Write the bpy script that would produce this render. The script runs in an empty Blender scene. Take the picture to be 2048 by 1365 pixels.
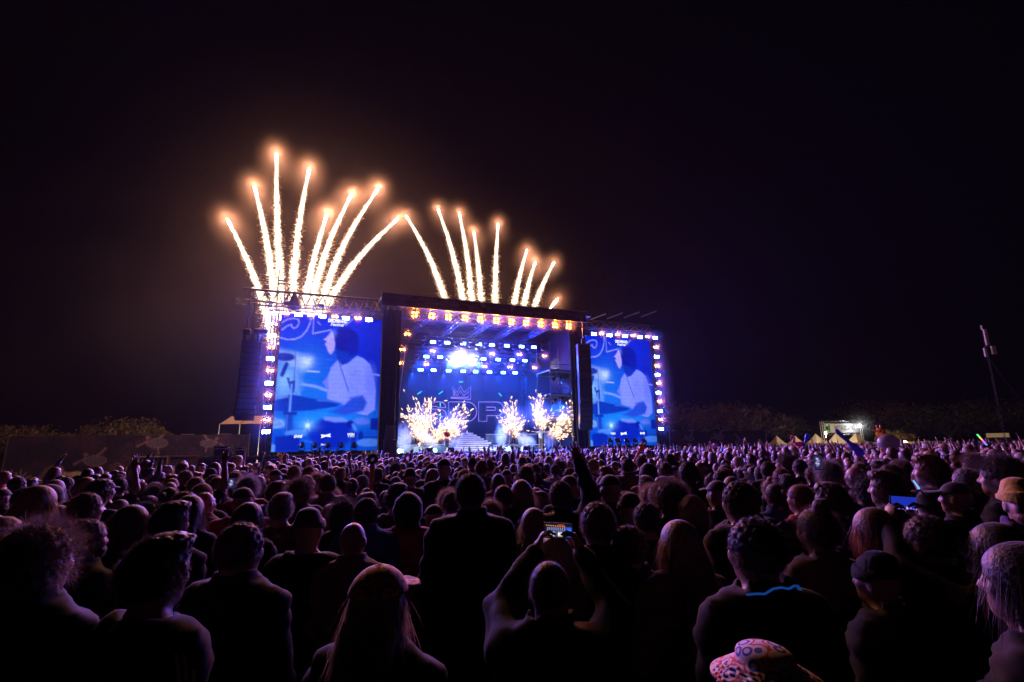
import bpy, bmesh, math, random
import numpy as np
from mathutils import Vector, Matrix, Euler

random.seed(7)
RNG = np.random.default_rng(11)
scene = bpy.context.scene
COL = scene.collection
R = math.radians

# ---------------------------------------------------------------- camera
FPX = 1000.0                       # focal length in photo pixels (2048 wide)
PITCH = math.atan(0.21)
ROLL = R(0.96)
CAM_H = 2.15
cam_data = bpy.data.cameras.new('camera')
cam_data.sensor_width = 36.0
cam_data.lens = 36.0 * FPX / 2048.0
cam_data.clip_start = 0.05
cam_data.clip_end = 2000
camera = bpy.data.objects.new('camera', cam_data)
COL.objects.link(camera)
camera.matrix_world = (Matrix.Translation((0, 0, CAM_H)) @ Matrix.Rotation(R(90) + PITCH, 4, 'X')
                       @ Matrix.Rotation(-ROLL, 4, 'Z'))
scene.camera = camera

# ---------------------------------------------------------------- night sky
world = bpy.data.worlds.new('World')
scene.world = world
world.use_nodes = True
wn = world.node_tree
for n in list(wn.nodes):
    wn.nodes.remove(n)
w_out = wn.nodes.new('ShaderNodeOutputWorld')
w_bg = wn.nodes.new('ShaderNodeBackground')
w_sky = wn.nodes.new('ShaderNodeTexSky')
w_sky.sky_type = 'NISHITA'
w_sky.sun_disc = False
w_sky.sun_elevation = R(-8)
w_sky.sun_rotation = R(200)
w_bg.inputs['Strength'].default_value = 0.006
wn.links.new(w_sky.outputs['Color'], w_bg.inputs['Color'])
wn.links.new(w_bg.outputs['Background'], w_out.inputs['Surface'])

# ---------------------------------------------------------------- render settings
scene.view_settings.view_transform = 'Standard'
scene.view_settings.look = 'None'
scene.view_settings.exposure = 1.3
scene.view_settings.gamma = 1.0
scene.view_settings.use_curve_mapping = False
scene.render.engine = 'CYCLES'
cy = scene.cycles
cy.use_denoising = True
try:
    cy.denoiser = 'OPENIMAGEDENOISE'
except Exception:
    pass
cy.use_light_tree = True
cy.use_adaptive_sampling = True
cy.adaptive_threshold = 0.02
cy.adaptive_min_samples = 24
cy.max_bounces = 4
cy.diffuse_bounces = 1
cy.glossy_bounces = 2
cy.transmission_bounces = 2
cy.transparent_max_bounces = 6
cy.volume_bounces = 0
cy.volume_max_steps = 96
cy.volume_step_rate = 2.0
cy.sample_clamp_direct = 0.0
cy.sample_clamp_indirect = 2.0
cy.caustics_reflective = False
cy.caustics_refractive = False

# ---------------------------------------------------------------- layout helpers
def ray(px, py):
    """direction of a photo pixel in the world"""
    x = (px - 1024) / FPX
    y = (682.5 - py) / FPX
    c, s = math.cos(-ROLL), math.sin(-ROLL)
    x, y = c * x - s * y, s * x + c * y
    return Vector((x, math.cos(PITCH) - y * math.sin(PITCH), math.sin(PITCH) + y * math.cos(PITCH)))

def at_range(px, py, rng):
    """point seen at a pixel, at a horizontal range from the camera"""
    d = ray(px, py)
    k = rng / math.hypot(d.x, d.y)
    return Vector((d.x * k, d.y * k, CAM_H + d.z * k))

# the stage has its own frame: u along its front, v into its depth, z up
ST_O = Vector((-16.25, 34.15, 0.0))
ST_A = math.atan2(11.85, 29.15)
ST_U = Vector((math.cos(ST_A), math.sin(ST_A), 0))
ST_V = Vector((-math.sin(ST_A), math.cos(ST_A), 0))
ST_M = Matrix.Translation(ST_O) @ Matrix.Rotation(ST_A, 4, 'Z')

def S(u, v, z):
    return ST_O + ST_U * u + ST_V * v + Vector((0, 0, z))

def sp(px, py, v=0.0):
    """stage coordinates (u, v, z) of a pixel on the upright plane at depth v"""
    d = ray(px, py)
    c = Vector((0, 0, CAM_H)) - ST_O
    t = (v - c.dot(ST_V)) / d.dot(ST_V)
    p = c + d * t
    return Vector((p.dot(ST_U), v, p.z))

# ---------------------------------------------------------------- materials
def srgb(r, g, b):
    f = lambda c: (c / 12.92 if c <= 0.04045 else ((c + 0.055) / 1.055) ** 2.4)
    return tuple(f(c / 255.0) for c in (r, g, b))

def new_mat(name):
    m = bpy.data.materials.new(name)
    m.use_nodes = True
    nt = m.node_tree
    for n in list(nt.nodes):
        nt.nodes.remove(n)
    out = nt.nodes.new('ShaderNodeOutputMaterial')
    return m, nt, out

def solid(name, col, rough=0.6, metal=0.0, var=0.25, scale=6.0, bump=0.0, spec=0.5):
    """plain surface with a little uneven tone, roughness and relief"""
    m, nt, out = new_mat(name)
    b = nt.nodes.new('ShaderNodeBsdfPrincipled')
    tc = nt.nodes.new('ShaderNodeTexCoord')
    nz = nt.nodes.new('ShaderNodeTexNoise')
    nz.inputs['Scale'].default_value = scale
    nz.inputs['Detail'].default_value = 4
    nt.links.new(tc.outputs['Object'], nz.inputs['Vector'])
    mx = nt.nodes.new('ShaderNodeMix')
    mx.data_type = 'RGBA'
    mx.inputs[6].default_value = tuple(c * (1 - var) for c in col) + (1,)
    mx.inputs[7].default_value = tuple(min(1, c * (1 + var)) for c in col) + (1,)
    nt.links.new(nz.outputs['Fac'], mx.inputs[0])
    nt.links.new(mx.outputs[2], b.inputs['Base Color'])
    b.inputs['Roughness'].default_value = rough
    b.inputs['Metallic'].default_value = metal
    b.inputs['Specular IOR Level'].default_value = spec
    if bump:
        bp = nt.nodes.new('ShaderNodeBump')
        bp.inputs['Strength'].default_value = bump
        bp.inputs['Distance'].default_value = 0.02
        nt.links.new(nz.outputs['Fac'], bp.inputs['Height'])
        nt.links.new(bp.outputs['Normal'], b.inputs['Normal'])
    nt.links.new(b.outputs['BSDF'], out.inputs['Surface'])
    return m

def glow(name, col, strength, sample=False):
    m, nt, out = new_mat(name)
    e = nt.nodes.new('ShaderNodeEmission')
    e.inputs['Color'].default_value = tuple(col) + (1,)
    e.inputs['Strength'].default_value = strength
    nt.links.new(e.outputs['Emission'], out.inputs['Surface'])
    m.cycles.emission_sampling = 'FRONT' if sample else 'NONE'
    return m

def tinted(name, rough=0.7, var=0.3, scale=14.0, spec=0.3, bump=0.0, translucent=0.0, coat=0.0, wave=False):
    """surface whose colour is the object's own colour"""
    m, nt, out = new_mat(name)
    b = nt.nodes.new('ShaderNodeBsdfPrincipled')
    oi = nt.nodes.new('ShaderNodeObjectInfo')
    tc = nt.nodes.new('ShaderNodeTexCoord')
    nz = nt.nodes.new('ShaderNodeTexNoise')
    nz.inputs['Scale'].default_value = scale
    nz.inputs['Detail'].default_value = 3
    nt.links.new(tc.outputs['Object'], nz.inputs['Vector'])
    hs = nt.nodes.new('ShaderNodeHueSaturation')
    mr = nt.nodes.new('ShaderNodeMapRange')
    mr.inputs[1].default_value = 0.3
    mr.inputs[2].default_value = 0.7
    mr.inputs[3].default_value = 1 - var
    mr.inputs[4].default_value = 1 + var
    nt.links.new(nz.outputs['Fac'], mr.inputs[0])
    nt.links.new(mr.outputs[0], hs.inputs['Value'])
    nt.links.new(oi.outputs['Color'], hs.inputs['Color'])
    nt.links.new(hs.outputs['Color'], b.inputs['Base Color'])
    b.inputs['Roughness'].default_value = rough
    b.inputs['Specular IOR Level'].default_value = spec
    if coat:
        b.inputs['Sheen Weight'].default_value = coat
        b.inputs['Sheen Roughness'].default_value = 0.4
    if bump:
        bp = nt.nodes.new('ShaderNodeBump')
        bp.inputs['Strength'].default_value = bump
        bp.inputs['Distance'].default_value = 0.01
        nt.links.new(nz.outputs['Fac'], bp.inputs['Height'])
        nt.links.new(bp.outputs['Normal'], b.inputs['Normal'])
    last = b.outputs['BSDF']
    if translucent:
        tr = nt.nodes.new('ShaderNodeBsdfTranslucent')
        nt.links.new(hs.outputs['Color'], tr.inputs['Color'])
        ms = nt.nodes.new('ShaderNodeMixShader')
        ms.inputs[0].default_value = translucent
        nt.links.new(last, ms.inputs[1])
        nt.links.new(tr.outputs[0], ms.inputs[2])
        last = ms.outputs[0]
    nt.links.new(last, out.inputs['Surface'])
    return m

def attr_mat(name, attr='col', rough=0.8, emit=0.0, sample=False, spec=0.2):
    """surface (or lit screen) that shows a picture stored in the mesh"""
    m, nt, out = new_mat(name)
    a = nt.nodes.new('ShaderNodeAttribute')
    a.attribute_name = attr
    if emit:
        e = nt.nodes.new('ShaderNodeEmission')
        e.inputs['Strength'].default_value = emit
        nt.links.new(a.outputs['Color'], e.inputs['Color'])
        nt.links.new(e.outputs[0], out.inputs['Surface'])
        m.cycles.emission_sampling = 'FRONT' if sample else 'NONE'
    else:
        b = nt.nodes.new('ShaderNodeBsdfPrincipled')
        b.inputs['Roughness'].default_value = rough
        b.inputs['Specular IOR Level'].default_value = spec
        nt.links.new(a.outputs['Color'], b.inputs['Base Color'])
        nt.links.new(b.outputs[0], out.inputs['Surface'])
    return m

def volume_mat(name, density, col=(1, 1, 1), aniso=0.0, noise=None, soft=0.0):
    """smoke or haze; noise = (scale, lo, hi) gives uneven density with soft edges in object space"""
    m, nt, out = new_mat(name)
    p = nt.nodes.new('ShaderNodeVolumePrincipled')
    p.inputs['Color'].default_value = tuple(col) + (1,)
    p.inputs['Anisotropy'].default_value = aniso
    p.inputs['Density'].default_value = density
    p.inputs['Density Attribute'].default_value = ''
    p.inputs['Temperature Attribute'].default_value = ''
    p.inputs['Color Attribute'].default_value = ''
    if noise:
        sc, lo, hi = noise
        tc = nt.nodes.new('ShaderNodeTexCoord')
        nz = nt.nodes.new('ShaderNodeTexNoise')
        nz.inputs['Scale'].default_value = sc
        nz.inputs['Detail'].default_value = 3
        nz.inputs['Roughness'].default_value = 0.55
        nt.links.new(tc.outputs['Object'], nz.inputs['Vector'])
        r1 = nt.nodes.new('ShaderNodeMapRange')
        r1.inputs[1].default_value = lo
        r1.inputs[2].default_value = hi
        nt.links.new(nz.outputs['Fac'], r1.inputs[0])
        # soft edge: object space runs -1..1
        ln = nt.nodes.new('ShaderNodeVectorMath')
        ln.operation = 'LENGTH'
        nt.links.new(tc.outputs['Object'], ln.inputs[0])
        r2 = nt.nodes.new('ShaderNodeMapRange')
        r2.interpolation_type = 'SMOOTHSTEP'
        r2.inputs[1].default_value = 0.98
        r2.inputs[2].default_value = 0.25
        nt.links.new(ln.outputs['Value'], r2.inputs[0])
        mu = nt.nodes.new('ShaderNodeMath')
        mu.operation = 'MULTIPLY'
        nt.links.new(r1.outputs[0], mu.inputs[0])
        nt.links.new(r2.outputs[0], mu.inputs[1])
        mu2 = nt.nodes.new('ShaderNodeMath')
        mu2.operation = 'MULTIPLY'
        mu2.inputs[1].default_value = density
        nt.links.new(mu.outputs[0], mu2.inputs[0])
        nt.links.new(mu2.outputs[0], p.inputs['Density'])
    if soft:                                   # thins out evenly from the middle to the rim
        tc = nt.nodes.new('ShaderNodeTexCoord')
        ln = nt.nodes.new('ShaderNodeVectorMath')
        ln.operation = 'LENGTH'
        nt.links.new(tc.outputs['Object'], ln.inputs[0])
        r2 = nt.nodes.new('ShaderNodeMapRange')
        r2.inputs[1].default_value = 1.0
        r2.inputs[2].default_value = 0.0
        nt.links.new(ln.outputs['Value'], r2.inputs[0])
        pw_ = nt.nodes.new('ShaderNodeMath')
        pw_.operation = 'POWER'
        pw_.inputs[1].default_value = soft
        nt.links.new(r2.outputs[0], pw_.inputs[0])
        mu2 = nt.nodes.new('ShaderNodeMath')
        mu2.operation = 'MULTIPLY'
        mu2.inputs[1].default_value = density
        nt.links.new(pw_.outputs[0], mu2.inputs[0])
        nt.links.new(mu2.outputs[0], p.inputs['Density'])
    nt.links.new(p.outputs['Volume'], out.inputs['Volume'])
    return m

M = {}
M['steel'] = solid('steel', (0.09, 0.09, 0.095), 0.45, 0.7)
M['black_metal'] = solid('black_metal', (0.03, 0.03, 0.032), 0.5, 0.2)
M['black_cloth'] = solid('black_cloth', (0.018, 0.018, 0.02), 0.9, 0, 0.5, 3, 0.3)
M['aluminium'] = solid('aluminium', (0.35, 0.35, 0.37), 0.4, 0.8)
M['lens_blue'] = glow('lens_blue', (0.035, 0.09, 1.0), 1750.0, True)
M['lens_blue_inner'] = glow('lens_blue_inner', (0.008, 0.04, 1.0), 480.0, True)
M['lens_white'] = glow('lens_white', (1.0, 0.92, 0.88), 750.0, True)
M['lens_amber'] = glow('lens_amber', (1.0, 0.19, 0.002), 2300.0, True)
M['lens_amber_inner'] = glow('lens_amber_inner', (1.0, 0.19, 0.002), 260.0, True)
M['lens_spot'] = glow('lens_spot', (1.0, 0.95, 0.9), 12.0)
M['lens_cyan'] = glow('lens_cyan', (0.10, 0.55, 1.0), 7.0)
M['neon'] = glow('neon', (0.36, 0.25, 0.95), 0.5)

# ---------------------------------------------------------------- mesh helpers
class MB:
    """collects simple solids and links them as one mesh object"""
    def __init__(s):
        s.v, s.f = [], []

    def add(s, verts, faces):
        o = len(s.v)
        s.v += [tuple(p) for p in verts]
        s.f += [tuple(i + o for i in f) for f in faces]
        return s

    def box(s, c, d, rot=None):
        hx, hy, hz = d[0] / 2, d[1] / 2, d[2] / 2
        vs = [Vector((x, y, z)) for x in (-hx, hx) for y in (-hy, hy) for z in (-hz, hz)]
        if rot is not None:
            vs = [rot @ p for p in vs]
        c = Vector(c)
        return s.add([p + c for p in vs], [(0, 1, 3, 2), (4, 6, 7, 5), (0, 4, 5, 1), (2, 3, 7, 6), (0, 2, 6, 4), (1, 5, 7, 3)])

    def bevel_box(s, c, d, b=0.02):
        """box with chamfered upright and level edges"""
        bm = bmesh.new()
        bmesh.ops.create_cube(bm, size=1.0)
        for vv in bm.verts:
            vv.co = Vector((vv.co.x * d[0] + c[0], vv.co.y * d[1] + c[1], vv.co.z * d[2] + c[2]))
        bmesh.ops.bevel(bm, geom=bm.edges[:], offset=b, segments=1, affect='EDGES')
        bm.verts.index_update()
        s.add([vv.co for vv in bm.verts], [[vv.index for vv in ff.verts] for ff in bm.faces])
        bm.free()
        return s

    def tube(s, a, b, r, n=6, r2=None, caps=True):
        a, b = Vector(a), Vector(b)
        r2 = r if r2 is None else r2
        d = (b - a)
        if d.length < 1e-6:
            return s
        q = d.to_track_quat('Z', 'Y')
        vs = []
        for p, rr in ((a, r), (b, r2)):
            for i in range(n):
                t = 2 * math.pi * i / n
                vs.append(p + q @ Vector((rr * math.cos(t), rr * math.sin(t), 0)))
        fs = [(i, (i + 1) % n, n + (i + 1) % n, n + i) for i in range(n)]
        if caps:
            fs += [tuple(range(n - 1, -1, -1)), tuple(range(n, 2 * n))]
        return s.add(vs, fs)

    def path(s, pts, r, n=6, closed=False):
        pts = [Vector(p) for p in pts]
        m = len(pts)
        vs = []
        for i, p in enumerate(pts):
            a = pts[i - 1] if (i or closed) else pts[0]
            b = pts[(i + 1) % m] if (i < m - 1 or closed) else pts[-1]
            d = (b - a).normalized()
            q = d.to_track_quat('Z', 'Y')
            rr = r[i] if isinstance(r, (list, tuple)) else r
            for k in range(n):
                t = 2 * math.pi * k / n
                vs.append(p + q @ Vector((rr * math.cos(t), rr * math.sin(t), 0)))
        fs = []
        for i in range(m if closed else m - 1):
            j = (i + 1) % m
            for k in range(n):
                fs.append((i * n + k, i * n + (k + 1) % n, j * n + (k + 1) % n, j * n + k))
        if not closed:
            fs += [tuple(range(n - 1, -1, -1)), tuple((m - 1) * n + k for k in range(n))]
        return s.add(vs, fs)

    def lathe(s, prof, c=(0, 0, 0), n=16, axis='Z', caps=True):
        """prof: list of (radius, height)"""
        c = Vector(c)
        vs = []
        for r, h in prof:
            for k in range(n):
                t = 2 * math.pi * k / n
                x, y = r * math.cos(t), r * math.sin(t)
                vs.append(c + (Vector((x, y, h)) if axis == 'Z' else Vector((x, -h, y)) if axis == 'Y' else Vector((h, x, y))))
        m = len(prof)
        fs = [(i * n + k, i * n + (k + 1) % n, (i + 1) * n + (k + 1) % n, (i + 1) * n + k) for i in range(m - 1) for k in range(n)]
        if caps:
            fs += [tuple(range(n - 1, -1, -1)), tuple((m - 1) * n + k for k in range(n))]
        return s.add(vs, fs)

    def prism(s, poly, y0, y1):
        """polygon in the x-z plane, thick from y0 to y1"""
        n = len(poly)
        vs = [(x, y0, z) for x, z in poly] + [(x, y1, z) for x, z in poly]
        fs = [tuple(range(n)), tuple(range(2 * n - 1, n - 1, -1))]
        fs += [(i, n + i, n + (i + 1) % n, (i + 1) % n) for i in range(n)]
        return s.add(vs, fs)

    def mesh(s, name, mat=None, smooth=False):
        me = bpy.data.meshes.new(name)
        me.from_pydata(s.v, [], s.f)
        bm = bmesh.new()
        bm.from_mesh(me)
        bmesh.ops.recalc_face_normals(bm, faces=bm.faces[:])
        bm.to_mesh(me)
        bm.free()
        if mat is not None:
            me.materials.append(mat)
        if smooth:
            me.polygons.foreach_set('use_smooth', [True] * len(me.polygons))
        me.update()
        return me

    def build(s, name, mat=None, parent=None, smooth=False):
        return link(name, s.mesh(name, mat, smooth), parent)

def link(name, data, parent=None):
    o = bpy.data.objects.new(name, data)
    COL.objects.link(o)
    if parent is not None:
        o.parent = parent
    return o

def tag(o, label=None, cat=None, group=None, kind=None):
    if label:
        o['label'] = label
    if cat:
        o['category'] = cat
    if group:
        o['group'] = group
    if kind:
        o['kind'] = kind
    return o

def empty(name, label=None, cat=None, group=None, mat=None):
    o = bpy.data.objects.new(name, None)
    o.empty_display_size = 0.2
    COL.objects.link(o)
    if mat is not None:
        o.matrix_world = mat
    return tag(o, label, cat, group)

def copy_tree(o, parent=None):
    c = o.copy()
    COL.objects.link(c)
    c.parent = parent
    for ch in o.children:
        copy_tree(ch, c)
    return c

def grid_mesh(name, mat, nx, nz, pos, cols, smooth=False):
    """sheet of nx*nz vertices; pos(s,t)-> (N,3) array, cols (nz,nx,3) linear colours"""
    s, t = np.meshgrid(np.linspace(0, 1, nx), np.linspace(0, 1, nz))
    P = pos(s.ravel(), t.ravel())
    idx = np.arange(nx * nz).reshape(nz, nx)
    f = np.stack([idx[:-1, :-1], idx[1:, :-1], idx[1:, 1:], idx[:-1, 1:]], -1).reshape(-1, 4)
    me = fast_mesh(name, P, f)
    a = me.color_attributes.new('col', 'FLOAT_COLOR', 'POINT')
    c4 = np.ones((nx * nz, 4), np.float32)
    c4[:, :3] = cols.reshape(-1, 3)
    a.data.foreach_set('color', c4.ravel())
    me.materials.append(mat)
    return me

def fast_mesh(name, P, F, smooth=False, check=True):
    """mesh from arrays; F is (N,3) or (N,4)"""
    P = np.asarray(P, np.float32)
    F = np.asarray(F, np.int32)
    k = F.shape[1]
    me = bpy.data.meshes.new(name)
    me.vertices.add(len(P))
    me.vertices.foreach_set('co', P.ravel())
    me.loops.add(F.size)
    me.loops.foreach_set('vertex_index', F.ravel())
    me.polygons.add(len(F))
    me.polygons.foreach_set('loop_start', np.arange(0, F.size, k, dtype=np.int32))
    if smooth:
        me.polygons.foreach_set('use_smooth', np.ones(len(F), bool))
    me.update(calc_edges=True)
    if check:
        me.validate()
    return me

def point_light(name, parent, loc, col, power, radius=0.1, spot=None, direction=None, blend=0.5):
    ld = bpy.data.lights.new(name, 'SPOT' if spot else 'POINT')
    ld.energy = power
    ld.color = col
    ld.shadow_soft_size = radius
    if spot:
        ld.spot_size = spot
        ld.spot_blend = blend
    o = bpy.data.objects.new(name, ld)
    COL.objects.link(o)
    if parent is not None:
        o.parent = parent
    o.location = loc
    if direction is not None:
        o.rotation_mode = 'QUATERNION'
        o.rotation_quaternion = Vector(direction).to_track_quat('-Z', 'Y')
    return o

ORD = ['first', 'second', 'third', 'fourth', 'fifth', 'sixth', 'seventh', 'eighth', 'ninth', 'tenth', 'eleventh',
       'twelfth', 'thirteenth', 'fourteenth', 'fifteenth', 'sixteenth', 'seventeenth', 'eighteenth', 'nineteenth', 'twentieth']
# ================================================================ pictures (screens, prints) drawn on a pixel grid
class Pic:
    """small soft-edged painter working in its own x,y units"""
    def __init__(s, x0, x1, y0, y1, nx, ny, base=(0, 0, 0)):
        s.X, s.Y = np.meshgrid(np.linspace(x0, x1, nx), np.linspace(y0, y1, ny))
        s.C = np.zeros((ny, nx, 3)) + np.array(base)

    def mix(s, m, col):
        m = np.clip(m, 0, 1)[..., None]
        s.C = s.C * (1 - m) + np.array(col) * m

    def seg(s, a, b):
        ax, ay = a
        bx, by = b
        dx, dy = bx - ax, by - ay
        t = np.clip(((s.X - ax) * dx + (s.Y - ay) * dy) / (dx * dx + dy * dy + 1e-9), 0, 1)
        return np.hypot(s.X - ax - t * dx, s.Y - ay - t * dy)

    def stroke(s, pts, w, col, soft=2.0, op=1.0):
        d = np.full(s.X.shape, 1e9)
        for a, b in zip(pts[:-1], pts[1:]):
            d = np.minimum(d, s.seg(a, b))
        s.mix(op * np.clip((w / 2 + soft / 2 - d) / soft, 0, 1), col)

    def poly(s, pts, col, soft=3.0, op=1.0):
        d = np.full(s.X.shape, 1e9)
        ins = np.zeros(s.X.shape, bool)
        n = len(pts)
        for i in range(n):
            a, b = pts[i], pts[(i + 1) % n]
            d = np.minimum(d, s.seg(a, b))
            c = ((a[1] > s.Y) != (b[1] > s.Y))
            with np.errstate(divide='ignore', invalid='ignore'):
                xi = (b[0] - a[0]) * (s.Y - a[1]) / (b[1] - a[1] + 1e-12) + a[0]
            ins ^= c & (s.X < xi)
        sd = np.where(ins, d, -d)
        s.mix(op * np.clip(0.5 + sd / soft, 0, 1), col)

    def ell(s, c, r, col, soft=0.3, op=1.0, rot=0.0):
        x, y = s.X - c[0], s.Y - c[1]
        cr, sr = math.cos(rot), math.sin(rot)
        q = np.hypot((cr * x + sr * y) / r[0], (-sr * x + cr * y) / r[1])
        s.mix(op * np.clip((1 + soft / 2 - q) / soft, 0, 1), col)

    def add(s, c, r, col, p=2.0):
        q = np.hypot((s.X - c[0]) / r[0], (s.Y - c[1]) / r[1])
        s.C = s.C + np.exp(-q ** p)[..., None] * np.array(col)

    def noise(s, amp, seed=1, k=1):
        r = np.random.default_rng(seed).normal(0, 1, s.X.shape)
        for _ in range(k):
            r = (r + np.roll(r, 1, 0) + np.roll(r, 1, 1) + np.roll(r, -1, 0) + np.roll(r, -1, 1)) / 3.2
        s.C = s.C * (1 + amp * r[..., None])

def drummer_picture():
    """the live camera picture on both big screens: a drummer behind cymbals, all in blue"""
    p = Pic(60, 935, 150, 1305, 132, 178, (0.0, 0.035, 0.72))
    t = np.clip((p.Y - 150) / 1150, 0, 1)
    p.C[..., 1] += 0.10 * t
    p.add((300, 620), (240, 260), (0.01, 0.14, 0.10))
    p.add((520, 900), (420, 160), (0.01, 0.10, 0.12))
    p.add((480, 1040), (420, 90), (0.01, 0.16, 0.14))
    p.ell((840, 600), (150, 250), (0, 0.02, 0.62), 1.0, 0.6)
    ln = (0.42, 0.5, 1.0)
    p.stroke([(60, 240), (110, 205), (160, 192), (200, 200), (207, 232), (190, 268), (165, 280), (145, 262), (148, 246), (110, 262), (70, 300)], 9, ln)
    p.stroke([(306, 150), (300, 220), (275, 290), (235, 345), (180, 374), (120, 380), (60, 366)], 10, ln)
    p.stroke([(328, 150), (326, 316), (480, 272)], 10, ln)
    p.stroke([(360, 205), (390, 237)], 7, ln)
    p.stroke([(600, 222), (665, 165)], 10, ln)
    # lit cymbals and drum hardware on the left
    p.poly([(60, 470), (200, 490), (335, 530), (325, 590), (270, 655), (180, 630), (60, 570)], (0.30, 0.52, 0.85), 60)
    p.add((300, 560), (60, 55), (0.35, 0.35, 0.2))
    p.ell((110, 530), (85, 36), (0.0, 0.03, 0.42), 0.3, 0.95)
    p.poly([(60, 590), (240, 640), (270, 760), (240, 860), (60, 880)], (0.16, 0.42, 0.86), 70)
    p.add((120, 720), (70, 90), (0.14, 0.2, 0.1))
    p.stroke([(130, 590), (100, 680)], 34, (0.0, 0.06, 0.45), 8)
    p.stroke([(215, 660), (250, 860)], 14, (0.2, 0.45, 0.95), 6, 0.7)
    p.stroke([(300, 640), (402, 645)], 12, (0.5, 0.62, 1.0), 6)
    p.stroke([(880, 650), (935, 655)], 12, (0.4, 0.55, 1.0), 6)
    p.stroke([(400, 540), (560, 530)], 3, (0.1, 0.3, 0.95), 4)
    # arm with stick
    p.stroke([(265, 752), (380, 770), (490, 805)], 24, (0.28, 0.45, 0.98), 10)
    # trunk of the drummer in a pale shirt
    shirt = [(560, 528), (590, 578), (640, 562), (690, 520), (720, 490), (780, 510), (840, 560), (880, 670), (903, 790), (902, 960),
             (830, 1010), (700, 980), (600, 905), (480, 870), (482, 790), (436, 735), (478, 680), (500, 600)]
    p.poly(shirt, (0.30, 0.40, 1.15), 10)
    p.poly([(436, 735), (478, 680), (490, 790), (482, 800)], (0.15, 0.2, 0.9), 8, 0.6)
    p.ell((700, 720), (60, 150), (0.22, 0.3, 1.02), 1.0, 0.5)
    p.ell((850, 700), (50, 130), (0.2, 0.28, 1.0), 1.0, 0.6)
    for i, y in enumerate((700, 745, 790)):
        p.stroke([(520 + 6 * i, y), (570, y + 4), (650 - 12 * i, y + 6)], 20, (0.30, 0.38, 1.0), 14, 0.55)
    p.stroke([(735, 610), (690, 675)], 4, (0.08, 0.12, 0.75), 4, 0.7)
    p.stroke([(665, 862), (785, 832)], 5, (0.05, 0.1, 0.7), 6, 0.8)
    # neck, hair, face
    p.poly([(520, 420), (550, 520), (592, 578), (640, 560), (700, 500), (715, 400)], (0.0, 0.06, 0.56), 10)
    p.ell((610, 350), (118, 108), (0.0, 0.018, 0.40), 0.22)
    p.ell((680, 420), (55, 75), (0.0, 0.02, 0.46), 0.6, 0.9)
    p.poly([(490, 275), (458, 325), (427, 362), (452, 372), (436, 400), (448, 418), (468, 470), (492, 492), (518, 452), (524, 400), (510, 330)], (0.5, 0.45, 1.1), 9)
    p.stroke([(425, 360), (470, 362)], 6, (0.75, 0.75, 1.0), 4)
    p.stroke([(440, 402), (468, 406)], 6, (0.6, 0.6, 1.0), 4)
    p.add((512, 300), (24, 34), (0.12, 0.2, 0.3))
    p.stroke([(552, 520), (600, 640), (662, 805)], 7, (0.0, 0.02, 0.4), 4)
    # forearm and the big front cymbal
    p.poly([(690, 860), (790, 835), (830, 900), (800, 970), (640, 1010), (500, 985), (620, 930)], (0.03, 0.12, 0.72), 24)
    p.poly([(60, 890), (180, 838), (330, 868), (480, 880), (612, 908), (560, 938), (350, 972), (150, 982), (60, 975)], (0.0, 0.07, 0.56), 8)
    p.stroke([(400, 885), (500, 890), (610, 908)], 14, (0.1, 0.26, 0.85), 12, 0.8)
    p.stroke([(95, 875), (160, 858)], 12, (0.3, 0.5, 0.95), 5, 0.6)
    p.stroke([(203, 480), (200, 730)], 12, (0.06, 0.16, 0.7), 4)
    p.stroke([(207, 480), (204, 730)], 4, (0.6, 0.7, 1.0), 3, 0.7)
    p.poly([(135, 700), (160, 705), (165, 735), (208, 720), (212, 770), (205, 830), (180, 830), (160, 760)], (0.02, 0.08, 0.5), 5)
    p.stroke([(183, 760), (183, 1000)], 16, (0.22, 0.42, 0.95), 6)
    p.poly([(130, 985), (245, 985), (240, 1010), (135, 1010)], (0.0, 0.04, 0.45), 5)
    p.poly([(152, 1005), (212, 1005), (215, 1180), (154, 1180)], (0.01, 0.10, 0.6), 5)
    p.stroke([(165, 1010), (168, 1175)], 8, (0.1, 0.3, 0.85), 5)
    # lower drums
    p.poly([(60, 1030), (150, 1050), (150, 1110), (60, 1120)], (0.16, 0.42, 0.9), 24)
    p.stroke([(60, 1080), (110, 1050), (150, 1085), (100, 1110), (60, 1105)], 6, (0.5, 0.68, 1.0), 4, 0.8)
    p.ell((250, 1160), (90, 30), (0.1, 0.34, 0.9), 0.4)
    p.ell((530, 1160), (180, 130), (0.0, 0.035, 0.55), 0.3)
    p.poly([(455, 1020), (620, 1030), (690, 1060), (560, 1068), (470, 1050)], (0.22, 0.38, 0.96), 16)
    p.ell((790, 1060), (70, 30), (0.2, 0.3, 0.95), 0.8, 0.7)
    p.add((335, 1095), (16, 16), (0.9, 0.95, 0.6))
    p.add((335, 1095), (75, 45), (0.15, 0.35, 0.35))
    for a in (-70, -110, -60, -125, 40, 140, 90):
        p.stroke([(335, 1095), (335 + 50 * math.cos(R(a)), 1095 - 50 * math.sin(R(a)))], 3, (0.7, 0.85, 1.0), 3, 0.7)
    p.ell((690, 1085), (36, 32), (0.0, 0.02, 0.4), 0.3)
    p.stroke([(670, 1110), (620, 1200), (600, 1300)], 4, (0.0, 0.02, 0.42), 4, 0.8)
    p.stroke([(715, 1090), (740, 1130)], 26, (0.15, 0.35, 0.9), 10, 0.8)
    p.poly([(700, 1150), (750, 1150), (755, 1290), (705, 1290)], (0.0, 0.04, 0.48), 6)
    p.ell((785, 1185), (22, 42), (0.0, 0.03, 0.42), 0.3)
    p.ell((860, 1240), (110, 34), (0.10, 0.32, 0.88), 0.25)
    p.stroke([(800, 1195), (935, 1195)], 10, (0.0, 0.03, 0.4), 4)
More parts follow.
